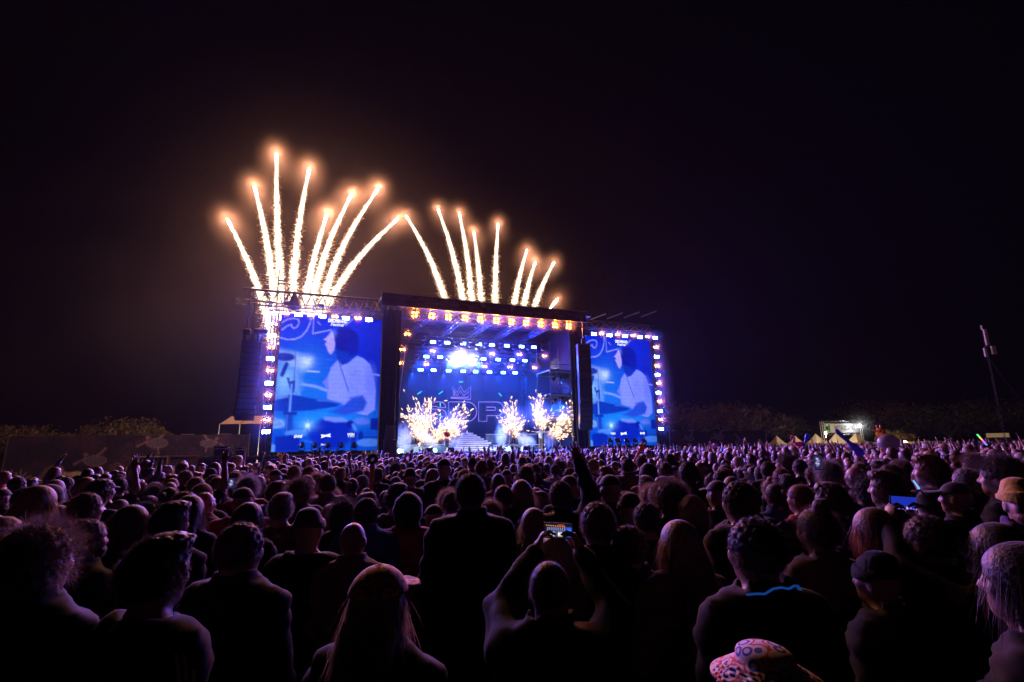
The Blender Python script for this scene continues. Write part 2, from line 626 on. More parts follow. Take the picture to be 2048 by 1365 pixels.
    p.poly([(868, 1035), (935, 1030), (935, 1135), (868, 1130)], (0.0, 0.03, 0.42), 6)
    p.poly([(84, 1185), (210, 1170), (280, 1190), (280, 1305), (84, 1305)], (0.0, 0.04, 0.5), 8)
    p.stroke([(270, 1260), (320, 1220), (380, 1230), (410, 1290)], 6, (0.12, 0.3, 0.85), 5, 0.8)
    p.poly([(60, 1240), (90, 1250), (90, 1305), (60, 1305)], (0.15, 0.4, 0.9), 8)
    p.C *= 1 + 0.04 * np.sin(p.Y * 0.8)[..., None]
    for _ in range(1):                           # camera softness of the live picture
        c = np.pad(p.C, ((1, 1), (1, 1), (0, 0)), 'edge')
        p.C = (c[1:-1, 1:-1] * 2 + c[:-2, 1:-1] + c[2:, 1:-1] + c[1:-1, :-2] + c[1:-1, 2:]) / 6
    sh = 1 - 0.22 * np.clip((p.X - 700) / 235, 0, 1) - 0.15 * np.clip((300 - p.Y) / 150, 0, 1)
    p.C *= sh[..., None]
    p.C[..., 0] *= 0.85
    p.C[..., 1] *= 0.80
    p.C = np.maximum(p.C, 0) ** 1.18 * 1.12
    p.noise(0.07, 5)
    return np.clip(p.C, 0, 1.6)

M['screen'] = attr_mat('screen', emit=0.40, sample=True)
M['screen_print'] = glow('screen_print', (0.85, 0.9, 1.0), 0.45)

def text_mesh(body, size, mat, bold=0.0, extrude=0.0, sx=1.0, align='CENTER', shear=0.0):
    cu = bpy.data.curves.new('lettering', 'FONT')
    cu.body = body
    cu.size = size
    cu.align_x = align
    cu.align_y = 'CENTER'
    cu.offset = bold
    cu.shear = shear
    cu.extrude = extrude
    cu.resolution_u = 3
    o = bpy.data.objects.new('lettering', cu)
    COL.objects.link(o)
    dg = bpy.context.evaluated_depsgraph_get()
    me = bpy.data.meshes.new_from_object(o.evaluated_get(dg))
    bpy.data.objects.remove(o)
    for vv in me.vertices:                      # lay it into the x-z plane, facing -y
        vv.co = Vector((vv.co.x * sx, -vv.co.z, vv.co.y))
    me.materials.clear()
    me.materials.append(mat)
    return me

SCREEN_W, SCREEN_H = 6.9, 9.62
pic = drummer_picture()
screen_me = grid_mesh('picture', M['screen'], 132, 178,
                      lambda s, t: np.stack([s * SCREEN_W, np.full_like(s, -0.06), (1 - t) * SCREEN_H], 1), pic)

def scr(px, py):
    """spot on the screen from the zoomed study of the photo"""
    s = (px - 60) / 875.0
    t = (py - 150) / 1155.0
    return s * SCREEN_W, -0.066, (1 - t) * SCREEN_H

def led_screen(u0, label, logos):
    root = empty('led_screen', label, 'screen', None, ST_M @ Matrix.Translation((u0, 0, 2.02)))
    # cabinet wall behind the picture: tiles hung in rows and columns
    fr = MB()
    fr.box((SCREEN_W / 2, 0.10, SCREEN_H / 2), (SCREEN_W + 0.06, 0.28, SCREEN_H + 0.06))
    fr.build('cabinet', M['black_metal'], root)
    link('picture', screen_me, root)
    for body, size, px, py, bold, sx, sh in logos:
        o = link('lettering', text_mesh(body, size, M['screen_print'], bold, 0.0, sx, 'CENTER', sh), root)
        o.location = scr(px, py)
    bow = MB().prism([(-0.33, -0.13), (-0.27, 0.0), (-0.33, 0.13), (0, 0.06), (0.33, 0.13), (0.27, 0.0), (0.33, -0.13), (0, -0.06)], -0.002, 0.002)
    o = bow.build('emblem', M['screen_print'], root)
    o.location = scr(490, 1180)
    o.rotation_euler = (0, R(-6), 0)
    return root

logos_l = [('DEICHBRAND', 0.34, 535, 190, 0.02, 0.62, 0), ('Festival', 0.34, 530, 222, 0.008, 0.9, 0.35), ('EWE', 0.26, 262, 1185, 0.012, 0.95, 0.3),
           ('VGH', 0.26, 700, 1172, 0.012, 0.9, 0), ('fair versichert', 0.09, 705, 1190, 0.002, 0.9, 0), ('Nordsee', 0.2, 485, 1252, 0.004, 0.7, 0)]
logos_r = [('DEICHBRAND', 0.34, 535, 190, 0.02, 0.62, 0), ('Festival', 0.34, 530, 222, 0.008, 0.9, 0.35), ('VGH', 0.26, 350, 1180, 0.012, 0.9, 0),
           ('EWE', 0.26, 740, 1180, 0.012, 0.95, 0), ('Nordsee', 0.2, 520, 1252, 0.004, 0.7, 0)]
led_screen(0.02, 'tall blue video screen of a drummer, left of the stage opening', logos_l)
led_screen(24.55, 'tall blue video screen of a drummer, right of the stage, behind the speaker array', logos_r)

# ================================================================ ground
def ground():
    m, nt, out = new_mat('trampled_grass')
    b = nt.nodes.new('ShaderNodeBsdfPrincipled')
    tc = nt.nodes.new('ShaderNodeTexCoord')
    nz = nt.nodes.new('ShaderNodeTexNoise')
    nz.inputs['Scale'].default_value = 0.7
    nz.inputs['Detail'].default_value = 8
    nt.links.new(tc.outputs['Object'], nz.inputs['Vector'])
    cr = nt.nodes.new('ShaderNodeValToRGB')
    cr.color_ramp.elements[0].color = (0.03, 0.035, 0.015, 1)
    cr.color_ramp.elements[1].color = (0.075, 0.06, 0.035, 1)
    nt.links.new(nz.outputs['Fac'], cr.inputs[0])
    nt.links.new(cr.outputs[0], b.inputs['Base Color'])
    b.inputs['Roughness'].default_value = 0.9
    nt.links.new(b.outputs[0], out.inputs['Surface'])
    mb = MB()
    mb.add([(-600, -300, 0), (600, -300, 0), (600, 900, 0), (-600, 900, 0)], [(0, 1, 2, 3)])
    tag(mb.build('ground', m), kind='structure')
ground()

# ================================================================ stage structure
stage = empty('concert_stage', 'large covered concert stage with purple roof banner and blue lit interior', 'stage', None, ST_M)
DECK = 1.78
OU0, OU1 = 8.35, 23.2           # opening
DEPTH = 13.0

def part(name, mat, mb=None):
    return (mb or MB()).build(name, mat, stage)

M['deck'] = solid('deck', (0.03, 0.03, 0.035), 0.35, 0, 0.4, 2)
M['skirt'] = solid('skirt', (0.035, 0.03, 0.05), 0.8, 0, 0.5, 2, 0.3)
part('deck', M['deck'], MB().box((15.8, 6.3, DECK - 0.1), (16.6, 14.4, 0.2)))
for i in range(12):                                   # front skirt in separate black panels
    w = 31.4 / 12
    part('skirt_panel', M['skirt'], MB().bevel_box((0.0 + w * (i + 0.5), -0.95 + 0.01 * (i % 2), (DECK - 0.2) / 2), (w - 0.03, 0.06, DECK - 0.22), 0.015))
part('wing_platform', M['deck'], MB().box((3.2, 1.4, DECK - 0.13), (7.9, 4.4, 0.2)))
part('wing_platform', M['deck'], MB().box((28.0, 1.4, DECK - 0.13), (7.4, 4.4, 0.2)))
# roof: deck sheet, fascia boards, trusses
M['roof_cloth'] = solid('roof_cloth', (0.016, 0.014, 0.018), 0.7, 0, 0.3, 0.8, 0.2)
part('roof', M['roof_cloth'], MB().box((15.7, 6.4, 13.2), (18.0, 14.8, 0.12)))

def fascia():
    """printed banner round the roof edge: mottled purple camouflage"""
    nx, nz = 300, 18
    p = Pic(0, 17.4, 0, 1, nx, nz, (0.022, 0.016, 0.034))
    rr = np.random.default_rng(3)
    for _ in range(70):
        p.ell((rr.uniform(0, 17.4), rr.uniform(0, 1)), (rr.uniform(0.2, 0.9), rr.uniform(0.1, 0.4)),
              [(0.045, 0.034, 0.07), (0.011, 0.009, 0.018), (0.03, 0.022, 0.05)][rr.integers(3)], 0.15, 0.8, rr.uniform(-0.5, 0.5))
    p.noise(0.15, 4, 2)
    me = grid_mesh('roof_banner', attr_mat('roof_print', rough=0.7), nx, nz,
                   lambda s, t: np.stack([6.75 + s * 17.4, np.full_like(s, -1.0), 13.52 - t * 0.95], 1), np.clip(p.C, 0, 1))
    b = link('roof_banner', me, stage)
    part('banner_rail', M['aluminium'], MB().tube((7.9, -1.04, 12.56), (24.2, -1.04, 12.56), 0.035, 6))
    part('banner_rail', M['steel'], MB().tube((6.7, -1.04, 13.55), (24.2, -1.04, 13.55), 0.03, 6))
    part('banner_back', M['black_cloth'], MB().box((15.45, -0.93, 13.04), (17.4, 0.06, 0.94)))
    ink = solid('banner_ink', (0.006, 0.005, 0.01), 0.7)
    pale = solid('banner_emblem', (0.09, 0.075, 0.12), 0.7)
    c = sp(996, 612, -1.0)
    o = link('lettering', text_mesh('DEICHBRAND', 0.52, ink, 0.03, 0, 0.72), stage)
    o.location = (c.x, -1.006, c.z - 0.08)
    for sgn in (-1, 1):                              # wing of five feathers either side
        for k in range(5):
            L = 0.75 - 0.1 * k
            zz = 0.26 - 0.11 * k
            f = MB().prism([(0.0, zz - 0.035), (sgn * L * 0.6, zz + 0.02), (sgn * L, zz + 0.14), (sgn * L * 0.55, zz + 0.07), (0.0, zz + 0.03)], -0.003, 0.003)
            w = f.build('feather', pale, stage)
            w.location = (c.x + sgn * 1.12, -1.008, c.z - 0.05)
fascia()

# legs, towers, back and side walls of the stage house
def truss_run(parent, a, b, w=0.4, step=0.6, r=0.025, mat=None, each=False, tri=False, br=None):
    """square (or triangular) lattice girder from a to b, given in the parent's frame"""
    mat = mat or M['steel']
    a, b = Vector(a), Vector(b)
    d = (b - a).normalized()
    up = Vector((0, 0, 1)) if abs(d.z) < 0.9 else Vector((0, 1, 0))
    s = d.cross(up).normalized()
    t = s.cross(d)
    corners = [(s * i + t * j) * (w / 2) for i, j in (((-1, -1), (1, -1), (1, 1), (-1, 1)) if not tri else ((-1, 1), (1, 1), (0, -1)))]
    for c in corners:
        MB().tube(a + c, b + c, r, 6).build('chord', mat, parent)
    n = max(2, int((b - a).length / step))
    joined = MB()
    for i in range(n):
        p0, p1 = a.lerp(b, i / n), a.lerp(b, (i + 1) / n)
        for k in range(len(corners)):
            c0, c1 = corners[k], corners[(k + 1) % len(corners)]
            q0, q1 = (p0 + c0, p1 + c1) if (i + k) % 2 else (p0 + c1, p1 + c0)
            if each:
                MB().tube(q0, q1, br or r * 0.6, 5, caps=False).build('brace', mat, parent)
            else:
                joined.tube(q0, q1, br or r * 0.6, 4, caps=False)
    if not each:
        o = joined.build('lattice', mat, parent)
        tag(o, kind='stuff')

for (u, v) in ((7.7, 0.45), (23.85, 0.9), (7.75, 12.6), (23.85, 12.6)):
    truss_run(stage, (u, v, 0.0), (u, v, 13.1), 0.55, 0.7, 0.04)
part('side_wall', M['black_cloth'], MB().box((8.15, 6.6, 6.7), (0.08, 12.4, 12.6)))
part('side_wall', M['black_cloth'], MB().box((24.4, 7.2, 6.7), (0.08, 11.2, 12.6)))
# pleated black drape beside the left screen, full height
def drape(u0, u1, v, z0, z1, name='drape', mat=None):
    n = int((u1 - u0) / 0.09)
    mb = MB()
    pts = [(u0 + (u1 - u0) * i / n, v + 0.05 * math.sin(i * 1.1) + 0.02 * math.sin(i * 2.7)) for i in range(n + 1)]
    vs = [(x, y, z0) for x, y in pts] + [(x, y, z1) for x, y in pts]
    mb.add(vs, [(i, i + 1, n + 2 + i, n + 1 + i) for i in range(n)])
    return mb.build(name, mat or M['black_cloth'], stage)
drape(7.0, 8.35, -0.15, DECK, 12.5)
drape(23.25, 24.5, 0.4, DECK, 12.5)
# video backdrop
M['backdrop'] = solid('backdrop', (0.006, 0.009, 0.03), 0.6, 0, 0.4, 1.0)
for i in range(8):
    for k in range(5):
        part('backdrop_panel', M['backdrop'], MB().bevel_box((9.2 + 2.02 * (i + 0.5), 12.7, DECK + 2.05 * (k + 0.5)), (2.0, 0.08, 2.03), 0.012))
# ceiling girders across the roof
for v in (0.4, 3.2, 6.0, 8.8, 11.6):
    truss_run(stage, (8.3, v, 12.75), (24.3, v, 12.75), 0.45, 0.75, 0.035, M['black_metal'])
for u in (10.5, 13.2, 15.8, 18.4, 21.1):
    truss_run(stage, (u, 0.2, 12.3), (u, 11.8, 12.3), 0.35, 0.75, 0.03, M['black_metal'])

# neon outline sign on the backdrop: crown over three letters
def neon_sign():
    root = empty('outline_sign', 'purple neon outline of a crown above three wide letters on the backdrop', 'sign', None, ST_M)
    V = 12.2
    def P(zx, zy):
        return sp(780 + zx / 5.12, 760 + zy / 5.12, V)
    def arc(cx, cy, rx, ry, a0, a1, n=10):
        return [(cx + rx * math.cos(R(a0 + (a1 - a0) * i / n)), cy - ry * math.sin(R(a0 + (a1 - a0) * i / n))) for i in range(n + 1)]
    def neon(name, pts, closed=True, r=0.035):
        MB().path([P(*q) for q in pts], r, 5, closed).build(name, M['neon'], root)
    crown_o = [(640, 70), (690, 130), (720, 64), (760, 130), (825, 68), (826, 200), (622, 190), (625, 178), (800, 180), (802, 120), (755, 165), (722, 110), (690, 165), (655, 110), (665, 162), (652, 164)]
    neon('crown', crown_o)
    # S
    so = ([(572, 285)] + arc(505, 285, 66, 58, 0, 90) + [(420, 227)] + arc(395, 290, 70, 63, 90, 180) + arc(395, 290, 70, 60, 180, 270) + [(440, 348)]
          + arc(470, 365, 26, 18, 90, -90) + [(320, 384), (320, 430), (510, 430)] + arc(510, 365, 66, 65, -90, 60) + [(500, 300)] + [(425, 300)] + arc(420, 285, 22, 14, 200, 90) + [(470, 272), (500, 285)])
    neon('letter', so)
    neon('letter', [(600, 227), (770, 227)] + arc(790, 327, 98, 100, 90, -90) + [(600, 427)])
    neon('letter', [(688, 280), (760, 280)] + arc(765, 327, 38, 47, 90, -90) + [(688, 374)])
    neon('letter', [(908, 227), (1085, 227)] + arc(1095, 297, 68, 70, 90, -90) + [(992, 367), (992, 425), (908, 425)])
    neon('letter', [(988, 280), (1068, 280)] + arc(1068, 296, 16, 16, 90, -90) + [(988, 312)])
neon_sign()
M['teal_tube'] = glow('teal_tube', (0.02, 0.55, 0.5), 0.8)
for i, (x0, y0, x1, y1) in enumerate(((280, 147, 322, 120), (500, 147, 540, 118), (705, 22, 745, 22), (1115, 135, 1142, 168), (500, 355, 538, 382), (514, 235, 516, 275), (299, 230, 301, 275))):
    a, b = sp(780 + x0 / 5.12, 760 + y0 / 5.12, 11.9), sp(780 + x1 / 5.12, 760 + y1 / 5.12, 11.9)
    o = MB().tube(a, b, 0.05, 6).build('led_tube', M['teal_tube'])
    o.matrix_world = ST_M
    tag(o, 'short teal light tube on the backdrop, ' + ('left of the crown, upper', 'just left of the crown', 'level with the top of the crown', 'right of the crown', 'inside the first letter', 'upright beside the second letter', 'upright left of the first letter')[i], 'light tube', 'teal light tubes')

# ================================================================ stairs and risers
M['step'] = solid('step', (0.5, 0.48, 0.6), 0.4, 0, 0.15, 3)
stairs = empty('stage_stairs', 'wide white show stairs rising in the middle of the stage', 'stairs', None, ST_M)
for i in range(9):
    a = sp(912 - 3 - i * 0.6 + (i * 1.0), 897 - i * 3.9, 3.0 + 0.42 * i)
    l = sp(906 + i * 2.2, 896, 3.0 + 0.42 * i).x
    r_ = sp(1004 - i * 7.2, 896, 3.0 + 0.42 * i).x
    z = DECK + 0.18 * (i + 1)
    MB().bevel_box(((l + r_) / 2, 3.2 + 0.42 * i, z - 0.07), (r_ - l, 0.46, 0.13), 0.015).build('step', M['step'], stairs)
    MB().box(((l + r_) / 2, 3.30 + 0.42 * i, (DECK + z - 0.14) / 2), (r_ - l - 0.06, 0.1, max(0.03, z - 0.15 - DECK))).build('riser', M['black_metal'], stairs)
M['riser_glow'] = glow('riser_glow', (0.35, 0.35, 1.0), 0.5)
M['riser_front'] = solid('riser_front', (0.05, 0.12, 0.2), 0.4)

def platform(u0, u1, v0, v1, z, label):
    root = empty('platform', label, 'platform', 'band risers', ST_M)
    MB().bevel_box(((u0 + u1) / 2, (v0 + v1) / 2, z - 0.06), (u1 - u0, v1 - v0, 0.12), 0.02).build('top', M['deck'], root)
    MB().box(((u0 + u1) / 2, v0 - 0.02, z - 0.05), (u1 - u0, 0.03, 0.05)).build('light_strip', M['riser_glow'], root)
    n = max(2, int((u1 - u0) / 1.1))
    for i in range(n):
        w = (u1 - u0) / n
        MB().bevel_box((u0 + w * (i + 0.5), v0 + 0.06, (DECK + z - 0.13) / 2), (w - 0.04, 0.05, z - 0.15 - DECK), 0.01).build('front_panel', M['riser_front'], root)
platform(9.2, 13.3, 3.0, 5.2, DECK + 0.62, 'band riser with lit edge, left of the show stairs')
platform(16.9, 21.6, 3.0, 5.2, DECK + 0.5, 'band riser with lit edge under the keyboards')
platform(9.6, 14.2, 6.5, 9.5, DECK + 1.5, 'tall rear riser behind the left spark fountains')
platform(17.4, 22.6, 6.5, 9.5, DECK + 1.5, 'tall rear riser behind the keyboards')

# ================================================================ light fixtures
def make_strobe(col='lens_blue'):
    r_ = empty('strobe_light')
    MB().bevel_box((0, 0.07, 0), (0.50, 0.14, 0.26), 0.02).build('housing', M['black_metal'], r_)
    MB().add([(-0.22, -0.012, -0.1), (0.22, -0.012, -0.1), (0.22, -0.012, 0.1), (-0.22, -0.012, 0.1)], [(0, 1, 2, 3)]).build('lens', M[col], r_)
    b = MB()
    for s in (-1, 1):
        b.box((s * 0.275, 0.07, 0.08), (0.02, 0.05, 0.26))
    b.box((0, 0.07, 0.22), (0.57, 0.05, 0.02)).tube((0, 0.07, 0.22), (0, 0.07, 0.36), 0.025)
    b.build('bracket', M['black_metal'], r_)
    return r_

def make_blinder(n, lens='lens_amber'):
    r_ = empty('blinder_light')
    w, h = 0.50, (0.26 if n == 2 else 0.50)
    MB().bevel_box((0, 0.1, 0), (w, 0.16, h), 0.02).build('housing', M['black_metal'], r_)
    ring = [(0.052 * math.cos(2 * math.pi * k / 10), 0.0, 0.052 * math.sin(2 * math.pi * k / 10)) for k in range(10)]
    cell = MB().add(ring, [tuple(range(10))]).mesh('lamp_cell', M[lens])
    for x in (-0.13, 0.13):
        for z in ((0,) if n == 2 else (-0.13, 0.13)):
            o = link('lamp_cell', cell, r_)
            o.location = (x, -0.005, z)
            MB().lathe([(0.09, 0.02), (0.09, -0.02), (0.07, -0.02), (0.07, 0.018)], (x, 0, z), 12, 'Y', False).build('rim', M['black_metal'], r_)
    b = MB()
    for s in (-1, 1):
        b.box((s * (w / 2 + 0.03), 0.1, 0.06), (0.02, 0.05, h + 0.02))
    b.box((0, 0.1, h / 2 + 0.07), (w + 0.08, 0.05, 0.02)).tube((0, 0.1, h / 2 + 0.07), (0, 0.1, h / 2 + 0.2), 0.025)
    b.build('bracket', M['black_metal'], r_)
    return r_

def make_moving_head(lens='lens_cyan'):
    r_ = empty('moving_head_light')
    MB().bevel_box((0, 0, 0.38), (0.34, 0.3, 0.14), 0.02).build('base', M['black_metal'], r_)
    for s in (-1, 1):
        MB().bevel_box((s * 0.2, 0, 0.14), (0.05, 0.14, 0.38), 0.015).build('yoke_arm', M['black_metal'], r_)
    h = MB().lathe([(0.03, 0.22), (0.11, 0.2), (0.14, 0.1), (0.15, -0.05), (0.15, -0.2), (0.13, -0.2)], (0, 0, 0), 14, 'Y').build('head', M['black_metal'], r_, True)
    lens_o = MB().lathe([(0.0, -0.19), (0.125, -0.185), (0.125, -0.215), (0.0, -0.235)], (0, 0, 0), 14, 'Y', False).build('lens', M[lens], h, True)
    h.rotation_euler = (0, 0, 0)
    return r_

def halo_mist_mesh(parent, loc, r_, dens):
    me = HALO_MIST_ME.copy()
    me.materials.append(volume_mat('halo_mist', dens, (1, 1, 1), 0.2, None, 2.0))
    return me

_bm = bmesh.new()
bmesh.ops.create_icosphere(_bm, subdivisions=2, radius=1.0)
HALO_MIST_ME = bpy.data.meshes.new('halo_mist')
_bm.to_mesh(HALO_MIST_ME)
_bm.free()
def add_halo_mist(r_, size, dens, y=-0.12):  # fog ball added round a lamp to make its halo
    o = link('halo_mist', halo_mist_mesh(r_, None, size, dens), r_)
    o.location = (0, y, 0)
    o.scale = (size, size, size)
    tag(o, kind='stuff')

PROTO = {'strobe': make_strobe(), 'strobe_w': make_strobe('lens_white'), 'strobe_in': make_strobe('lens_blue_inner'), 'b2': make_blinder(2), 'b4': make_blinder(4), 'b2_in': make_blinder(2, 'lens_amber_inner'), 'mh': make_moving_head(), 'mhw': make_moving_head('lens_spot')}
add_halo_mist(PROTO['b4'], 0.85, 0.17)
add_halo_mist(PROTO['b2'], 0.55, 0.20)
add_halo_mist(PROTO['b2_in'], 0.8, 0.55)
add_halo_mist(PROTO['strobe_w'], 1.5, 0.30)
USED = set()
P_AMBER, P_BLUE, P_WHITE, P_CYAN = 90.0, 260.0, 2600.0, 30.0
C_AMBER, C_BLUE, C_WHITE, C_CYAN = (1.0, 0.42, 0.10), (0.06, 0.13, 1.0), (1.0, 0.93, 0.86), (0.1, 0.5, 1.0)

def fixture(kind, uvz, label, cat, group, light=None, yaw=0.0, tilt=0.0, ltilt=None):
    """hang a fixture at a stage position; light = (colour, power, spot angle or None)"""
    p = PROTO[kind]
    o = copy_tree(p) if kind in USED else p
    USED.add(kind)
    o.matrix_world = ST_M @ Matrix.Translation(uvz) @ Matrix.Rotation(yaw, 4, 'Z')
    tag(o, label, cat, group)
    if kind.startswith('mh'):
        for c in o.children:
            if c.name.startswith('head'):
                c.rotation_euler = (tilt, 0, 0)
    if light:
        col, power, spot = light
        lt = tilt if ltilt is None else ltilt
        d = Vector((0, -math.cos(lt), -math.sin(lt)))
        point_light('lamp', o, d * 0.3 if spot else d * 0.07, col, power, 0.03 if spot else 0.07, spot, d)
    return o

def zz(x, y):
    return 780 + x / 5.12, 640 + y / 5.12

for i, (x, y) in enumerate([(829.3, 629.6), (863.6, 632), (896.7, 634.6), (930, 637), (961, 639.6), (992.7, 641.8), (1022.8, 644.3), (1052.3, 646.3), (1081, 649), (1109.9, 651.3), (1137.2, 652.7)]):
    fixture('b4', sp(x, y, -0.4), f'{ORD[i]} amber four-lamp blinder from the left under the roof banner', 'stage light', 'amber blinders under the roof banner')
for i, (x, y) in enumerate([zz(178, 147), zz(125, 302), zz(85, 442)]):
    fixture('b2', sp(x, y, 0.6), f'amber two-lamp blinder on the left edge of the stage opening, {ORD[i]} from the top', 'stage light', 'amber blinders on the opening edge')
for i, (x, y) in enumerate([(437, 320), (724, 330), (1046, 347), (1322, 358), (1578, 370)]):
    fixture('b2_in', sp(*zz(x, y), 5.6), f'amber two-lamp blinder in the upper lighting row, {ORD[i]} from the left', 'stage light', 'amber blinders over the stage')
for i, (x, y) in enumerate([(372, 455), (970, 478), (1230, 485), (1482, 493)]):
    fixture('b2_in', sp(*zz(x, y), 7.6), f'amber two-lamp blinder below the middle lighting row, {ORD[i]} from the left', 'stage light', 'amber blinders over the stage')
rows = [('upper', 5.0, [(441, 228), (586, 235), (749, 243), (911, 250), (1043, 259), (1196, 267), (1347, 275), (1474, 281)],
         [(340, 243), (512, 250), (677, 261), (819, 266), (977, 273), (1136, 281), (1267, 289), (1418, 296), (1566, 303)]),
        ('middle', 7.0, [(373, 377), (513, 383), (672, 390), (820, 395), (958, 402), (1108, 408), (1254, 413), (1380, 419)],
         [(275, 390), (440, 398), (597, 403), (737, 409), (893, 418), (1044, 421), (1174, 430), (1317, 435), (1459, 440)]),
        ('lower', 9.0, [(314, 512), (446, 516), (600, 522), (750, 527), (876, 531), (1018, 536), (1161, 541), (1281, 544)],
         [(220, 525), (378, 532), (537, 538), (664, 543), (815, 548), (960, 552), (1083, 555), (1225, 558), (1362, 563)])]
for rn, v, st, mh in rows:
    for i, (x, y) in enumerate(st):
        fixture('strobe_in', sp(*zz(x, y), v), f'bright blue-white strobe in the {rn} lighting row, {ORD[i]} from the left', 'stage light', 'strobes over the stage')
    for i, (x, y) in enumerate(mh):
        fixture('mh', sp(*zz(x, y), v + 0.1), f'round cyan moving light in the {rn} lighting row, {ORD[i]} from the left', 'stage light', 'moving lights over the stage',
                ((0.004, 0.085, 1.0), 2600.0, R(56)) if i % 2 == 0 else None, 0, R(10), R(40))
    a, b = sp(*zz(st[0][0] - 120, st[0][1]), v), sp(*zz(st[-1][0] + 160, st[-1][1]), v)
    zt = (a.z + b.z) / 2 + 0.62
    tr = empty('lighting_truss', f'{rn} lighting girder hung across the stage', 'truss', 'lighting girders', ST_M)
    truss_run(tr, (a.x, v + 0.1, zt), (b.x, v + 0.1, zt), 0.36, 0.55, 0.028, M['black_metal'])
for i, (x, y) in enumerate([(655, 425), (822, 425)]):
    fixture('strobe_w', sp(*zz(x, y), 6.6), f'dazzling white spotlight in the middle of the stage, {ORD[i]} from the left', 'stage light', 'dazzling white lights', None)
for i, (x, y) in enumerate([(733, 278), (893, 287)]):
    fixture('mhw', sp(*zz(x, y), 4.8), f'white moving light just above the dazzling pair, {ORD[i]} from the left', 'stage light', 'dazzling white lights', (C_WHITE, 60.0, None), 0, R(5))
for i, (x, y, du) in enumerate([(350, 412, -1), (500, 415, -1), (955, 437, 1), (1100, 440, 1), (1257, 448, 1), (1380, 455, 1)]):
    o = fixture('mhw', sp(*zz(x, y), 7.2), f'small white beam light throwing a smoky cone, {ORD[i]} from the left', 'stage light', 'white beam lights')
    point_light('beam_lamp', o, (0.26 * du, -0.05, -0.05), (1.0, 0.9, 0.8), 260.0, 0.03, R(34), (du, -0.35, -0.12), 0.6)
for i, (x, y) in enumerate([(1672, 612), (1745, 597), (1850, 573), (1687, 830), (1753, 808), (1860, 780)]):
    fixture('mh', sp(*zz(x, y), 2.0 + 0.4 * (i % 3)), f'cyan moving light on the right stage scaffold, {"upper" if i < 3 else "lower"} deck, {ORD[i % 3]} from the left', 'stage light', 'moving lights on the right scaffold',
            (C_CYAN, P_CYAN * 4, R(30)), R(-40), R(35))
# light columns and rows framing the two screens
fl = [(548, 627, 's'), (548, 649, 'a'), (545, 672, 's'), (543, 695, 'a'), (541, 718, 's'), (540, 742, 'a'), (538, 767, 's'), (537, 790, 'a'), (535, 815, 's'), (534, 840, 'a'), (532, 864, 's')]
ft = [(572, 627, 'a'), (597, 630, 's'), (622, 631, 'a'), (645, 633, 's'), (670, 634, 'a'), (692, 637, 's'), (716, 637, 'a'), (738, 640, 's')]
gr = [(1310, 676, 's'), (1311, 695, 'a'), (1313, 714, 's'), (1314, 732, 'a'), (1315, 750, 's'), (1317, 767, 'a'), (1317, 786, 's'), (1319, 803, 'a'), (1320, 823, 's'), (1321, 839, 'a'), (1322, 858, 's')]
gt = [(1188, 669, 's'), (1203, 668, 'a'), (1219, 671, 's'), (1235, 670, 'a'), (1250, 673, 's'), (1266, 672, 'a'), (1280, 675, 's'), (1295, 674, 'a')]
for lst, where, how in ((fl, 'in the column left of the left screen', 'from the top'), (ft, 'along the top of the left screen', 'from the left'), (gr, 'in the column right of the right screen', 'from the top'), (gt, 'along the top of the right screen', 'from the left')):
    ns = na = 0
    for x, y, k in lst:
        if k == 's':
            fixture('strobe', sp(x, y, -0.3), f'blue strobe {where}, {ORD[ns]} {how}', 'stage light', 'strobes framing the screens')
            ns += 1
        else:
            fixture('b2', sp(x, y, -0.3), f'amber two-lamp blinder {where}, {ORD[na]} {how}', 'stage light', 'blinders framing the screens')
            na += 1
for lst, which in (((603, 629, 655, 682, 708), 'left'), ((1221, 1238, 1255, 1271, 1289), 'right')):      # dark moving lights at the foot of the screens
    for i, x in enumerate(lst):
        o = fixture('mh', sp(x, 897 if which == 'left' else 886, -0.7) - Vector((0, 0, 0.05)), f'dark moving light at the foot of the {which} screen, {ORD[i]} from the left', 'stage light', 'dark moving lights under the screens', None, 0, R(-50))
        o.matrix_world = o.matrix_world @ Matrix.Rotation(R(180), 4, 'Y') @ Matrix.Translation((0, 0, -0.25))

# ================================================================ towers, girders and masts round the screens
def tower(u, v, z1, label, w=0.5):
    t = empty('truss_tower', label, 'truss', 'truss towers', ST_M)
    truss_run(t, (u, v, 0), (u, v, z1), w, 0.55, 0.03)
    return t
tower(-0.42, 0.35, 11.9, 'lattice tower carrying the light column left of the left screen', 0.42)
tower(31.9, 0.35, 12.0, 'lattice tower carrying the light column right of the right screen', 0.42)
t = tower(-0.2, 1.1, 14.6, 'tall lattice tower rising above the left screen with a ladder head', 0.5)
MB().box((-0.45, 1.1, 14.7), (0.08, 0.1, 1.0)).build('head_post', M['steel'], t)
MB().box((0.1, 1.1, 14.7), (0.08, 0.1, 1.0)).build('head_post', M['steel'], t)
MB().box((-0.18, 1.1, 14.1), (0.6, 0.1, 0.1)).build('head_rung', M['steel'], t)
MB().box((-0.18, 1.1, 14.35), (0.6, 0.1, 0.1)).build('head_rung', M['steel'], t)
g = empty('roof_girder', 'dark zigzag girder crossing above the left screen', 'truss', 'screen girders', ST_M)
ga, gb = Vector((-2.7, 1.0, 13.45)), Vector((7.2, 1.0, 13.5))
MB().tube(ga, gb, 0.09, 8).build('chord', M['steel'], g)
for dv in (-0.45, 0.45):
    MB().tube((ga.x, 1.0 + dv, 12.45), (gb.x, 1.0 + dv, 12.5), 0.045, 6).build('chord', M['steel'], g)
n = 13
